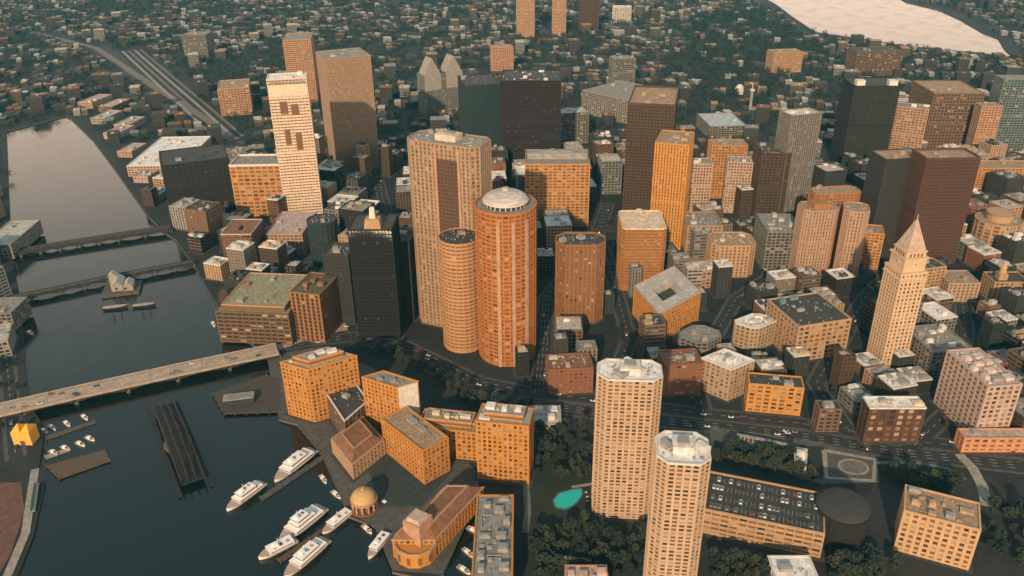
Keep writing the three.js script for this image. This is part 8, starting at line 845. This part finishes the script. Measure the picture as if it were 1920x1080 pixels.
// ---------------------------------------------------------------- the far city
const inWater = (p, g = 14) => [[0, 0], [g, 0], [-g, 0], [0, g], [0, -g]].some(([a, b]) => inside([p[0] + a, p[1] + b], HARBOR) || inside([p[0] + a * 2, p[1] + b * 2], RIVER));
const PARK = [[305.6, -1713.4], [585.4, -2712.8], [847.5, -2802.4], [822, -2392.4], [835.5, -2174.2], [606.2, -1824.1], [481.4, -1581.2], [370.5, -1648.3]];
const blocks = [], crowns = [];
const HOUSE = [['red-brown', [.055, .045, .042]], ['brown', [.045, .045, .042]], ['grey', [.055, .066, .07]], ['dark', [.03, .038, .04]], ['tan', [.11, .098, .085]], ['pale', [.24, .24, .235]]];
HOUSE.forEach(([n, c]) => { M('house_' + n, c, W); });
const RTOP = { 'red-brown': 'roofdark', brown: 'roofrust', grey: 'roofgrey', dark: 'roofdark', tan: 'rooftan', pale: 'roofpale' };
for (let d = 1130; d < 4300; d += 38 + (d - 1130) * .006) {
  const half = d * .72 + 120;
  for (let x = -half; x < half; x += 31) {
    const dist = x < -300 ? .35 : x > 400 ? -.22 : .08, p = [x + rr(-9, 9), -(d + rr(-9, 9) + dist * (x % 400) * .25)];
    if (inWater(p, 22) || FOOT.some(f => Math.abs(f[0][0] - p[0]) < 160 && [[0, 0], [20, 0], [-20, 0], [0, 16], [0, -16], [17, 14], [-17, 14]].some(([a, b]) => inside([p[0] + a, p[1] + b], f)))) continue;
    if (d < 1320 && ROADS.some(r => r[1].some((q, i) => i && segDist(p, r[1][i - 1], q) < 22))) continue;
    if ([MOTORWAY, RAILS.map(q => [q[0] + 20, q[1] - 8])].some((r, k) => r.some((q, i) => i && segDist(p, r[i - 1], q) < 30))) continue;
    const green = inside(p, PARK) ? .8 : n4(x / 2600 + .5, d / 2600) > .62 ? .72 : .45;
    if (rnd() < green) { const n = inside(p, PARK) ? 5 : 3; for (let k = 0; k < n; k++) crowns.push([p[0] + rr(-19, 19), p[1] + rr(-20, 20), rr(.9, 1.7)]); continue; }
    const tall = rnd() < (d < 1900 ? .26 : .12) && d < 3000, n = tall ? 1 : 2;
    for (let k = 0; k < n; k++) blocks.push({ x: p[0] + (n > 1 ? (k - .5) * 15 : 0), z: p[1] + rr(-4, 4), w: tall ? rr(18, 29) : rr(11, 15.5), d: tall ? rr(16, 28) : rr(16, 28), h: tall ? rr(12, 34) : rr(6, 12), yaw: dist + rr(-.04, .04), c: rnd() < .12 ? 5 : rnd() < .14 ? 4 : Math.floor(rnd() * 4) });
    if (rnd() < .5) crowns.push([p[0] + rr(-20, 20), p[1] + 22, rr(.8, 1.2)]);
  }
}
function segDist(p, a, b) { const dx = b[0] - a[0], dz = b[1] - a[1], t = Math.max(0, Math.min(1, ((p[0] - a[0]) * dx + (p[1] - a[1]) * dz) / (dx * dx + dz * dz))); return Math.hypot(p[0] - a[0] - dx * t, p[1] - a[1] - dz * t); }
{
  const seen = b => { const dd = -b.z; return Math.abs(b.x) < dd * .66 + 40; };
  blocks.sort((a, b) => (seen(b) - seen(a)) || (b.w * b.h / b.z / b.z - a.w * a.h / a.z / a.z));
  const where = b => b.x < -420 ? 'in the dense quarter at the upper left' : b.x < 0 ? 'in the quarter behind the white and beige towers' : b.x < 420 ? 'in the quarter behind the maroon tower' : 'in the quarter below the pale river';
  const shell = (b, walls, roofs, o) => { const c = Math.cos(b.yaw), s = Math.sin(b.yaw), fp = orient([[-b.w / 2, -b.d / 2], [b.w / 2, -b.d / 2], [b.w / 2, b.d / 2], [-b.w / 2, b.d / 2]].map(([x, z]) => [o[0] + x * c + z * s, o[1] - x * s + z * c])); walls.sides(fp, 0, b.h); roofs.cap(fp, b.h); return fp; };
  blocks.slice(0, 300).forEach(b => {
    const [word] = HOUSE[b.c], t = thing(b.h > 24 ? 'mid_rise_block' : 'row_house', b.x, b.z, `${b.h > 24 ? 'taller' : b.d > 22 ? 'long low' : 'small low'} ${word} ${b.h > 24 ? 'block' : 'house'} ${where(b)}`, b.h > 24 ? 'building' : 'house', `${b.h > 24 ? 'taller' : b.d > 22 ? 'long low' : 'small low'} ${word} ${b.h > 24 ? 'blocks' : 'houses'} ${where(b)}`);
    const w = new MB(), r = new MB(), fp = shell(b, w, r, [0, 0]); w.build('wall', 'house_' + word, t); r.ring(fp, .25, .5, b.h - .2, b.h + .8); r.build('roof', RTOP[word], t);
    const win = new MB(); for (let y = 2; y < b.h - 2; y += 3.4) win.ring(fp, .06, -.01, y, y + 1.5); stuff(win.build('window_row', 'glassdark', t));
    const ch = new MB(); ch.box(rr(-b.w / 4, b.w / 4), b.h, rr(-b.d / 4, b.d / 4), rr(2, 5), rr(1.5, 3), rr(2, 5), b.yaw); ch.build('roof_unit', pick(['unitgrey', 'unitpale', 'unitdark', 'unittan']), t);
  });
  const acc = HOUSE.map(() => [new MB(), new MB()]); blocks.slice(300).forEach(b => { shell(b, acc[b.c][0], acc[b.c][1], [b.x, b.z]); if (rnd() < .5) acc[b.c][1].box(b.x + rr(-4, 4), b.h, b.z + rr(-5, 5), rr(2, 6), rr(1.5, 3), rr(2, 6), b.yaw); });
  const t = new THREE.Group(); t.name = 'distant_houses'; scene.add(t); tag(t, 'mass of tiny distant houses and blocks filling the far city', 'houses', undefined, 'stuff');
  acc.forEach(([w, r], i) => { if (w.empty) return; const [word] = HOUSE[i]; stuff(w.build('wall', 'house_' + word, t)); stuff(r.build('roof', RTOP[word], t)); });
  const im = (list, m, name, label) => { const g = leafCrown(6, 8, 70, 1).build('x', m, new THREE.Group()).geometry; g.scale(1, 1, 1); const o = new THREE.InstancedMesh(g, MAT[m], list.length), q = new THREE.Object3D(); list.forEach(([x, z, k], i) => { q.position.set(x, 0, z); q.rotation.y = i * 2.4; q.scale.setScalar(k * 1.15); q.updateMatrix(); o.setMatrixAt(i, q.matrix); }); o.name = name; o.castShadow = o.receiveShadow = true; scene.add(o); tag(o, label, 'trees', undefined, 'stuff'); };
  im(crowns.filter((c, i) => i % 2), 'leafdark', 'distant_trees', 'dark treetops between the far houses and in the far park'); im(crowns.filter((c, i) => !(i % 2)), 'leaf', 'distant_trees_001', 'greener treetops between the far houses and in the far park');
}
renderer.render(scene, camera);
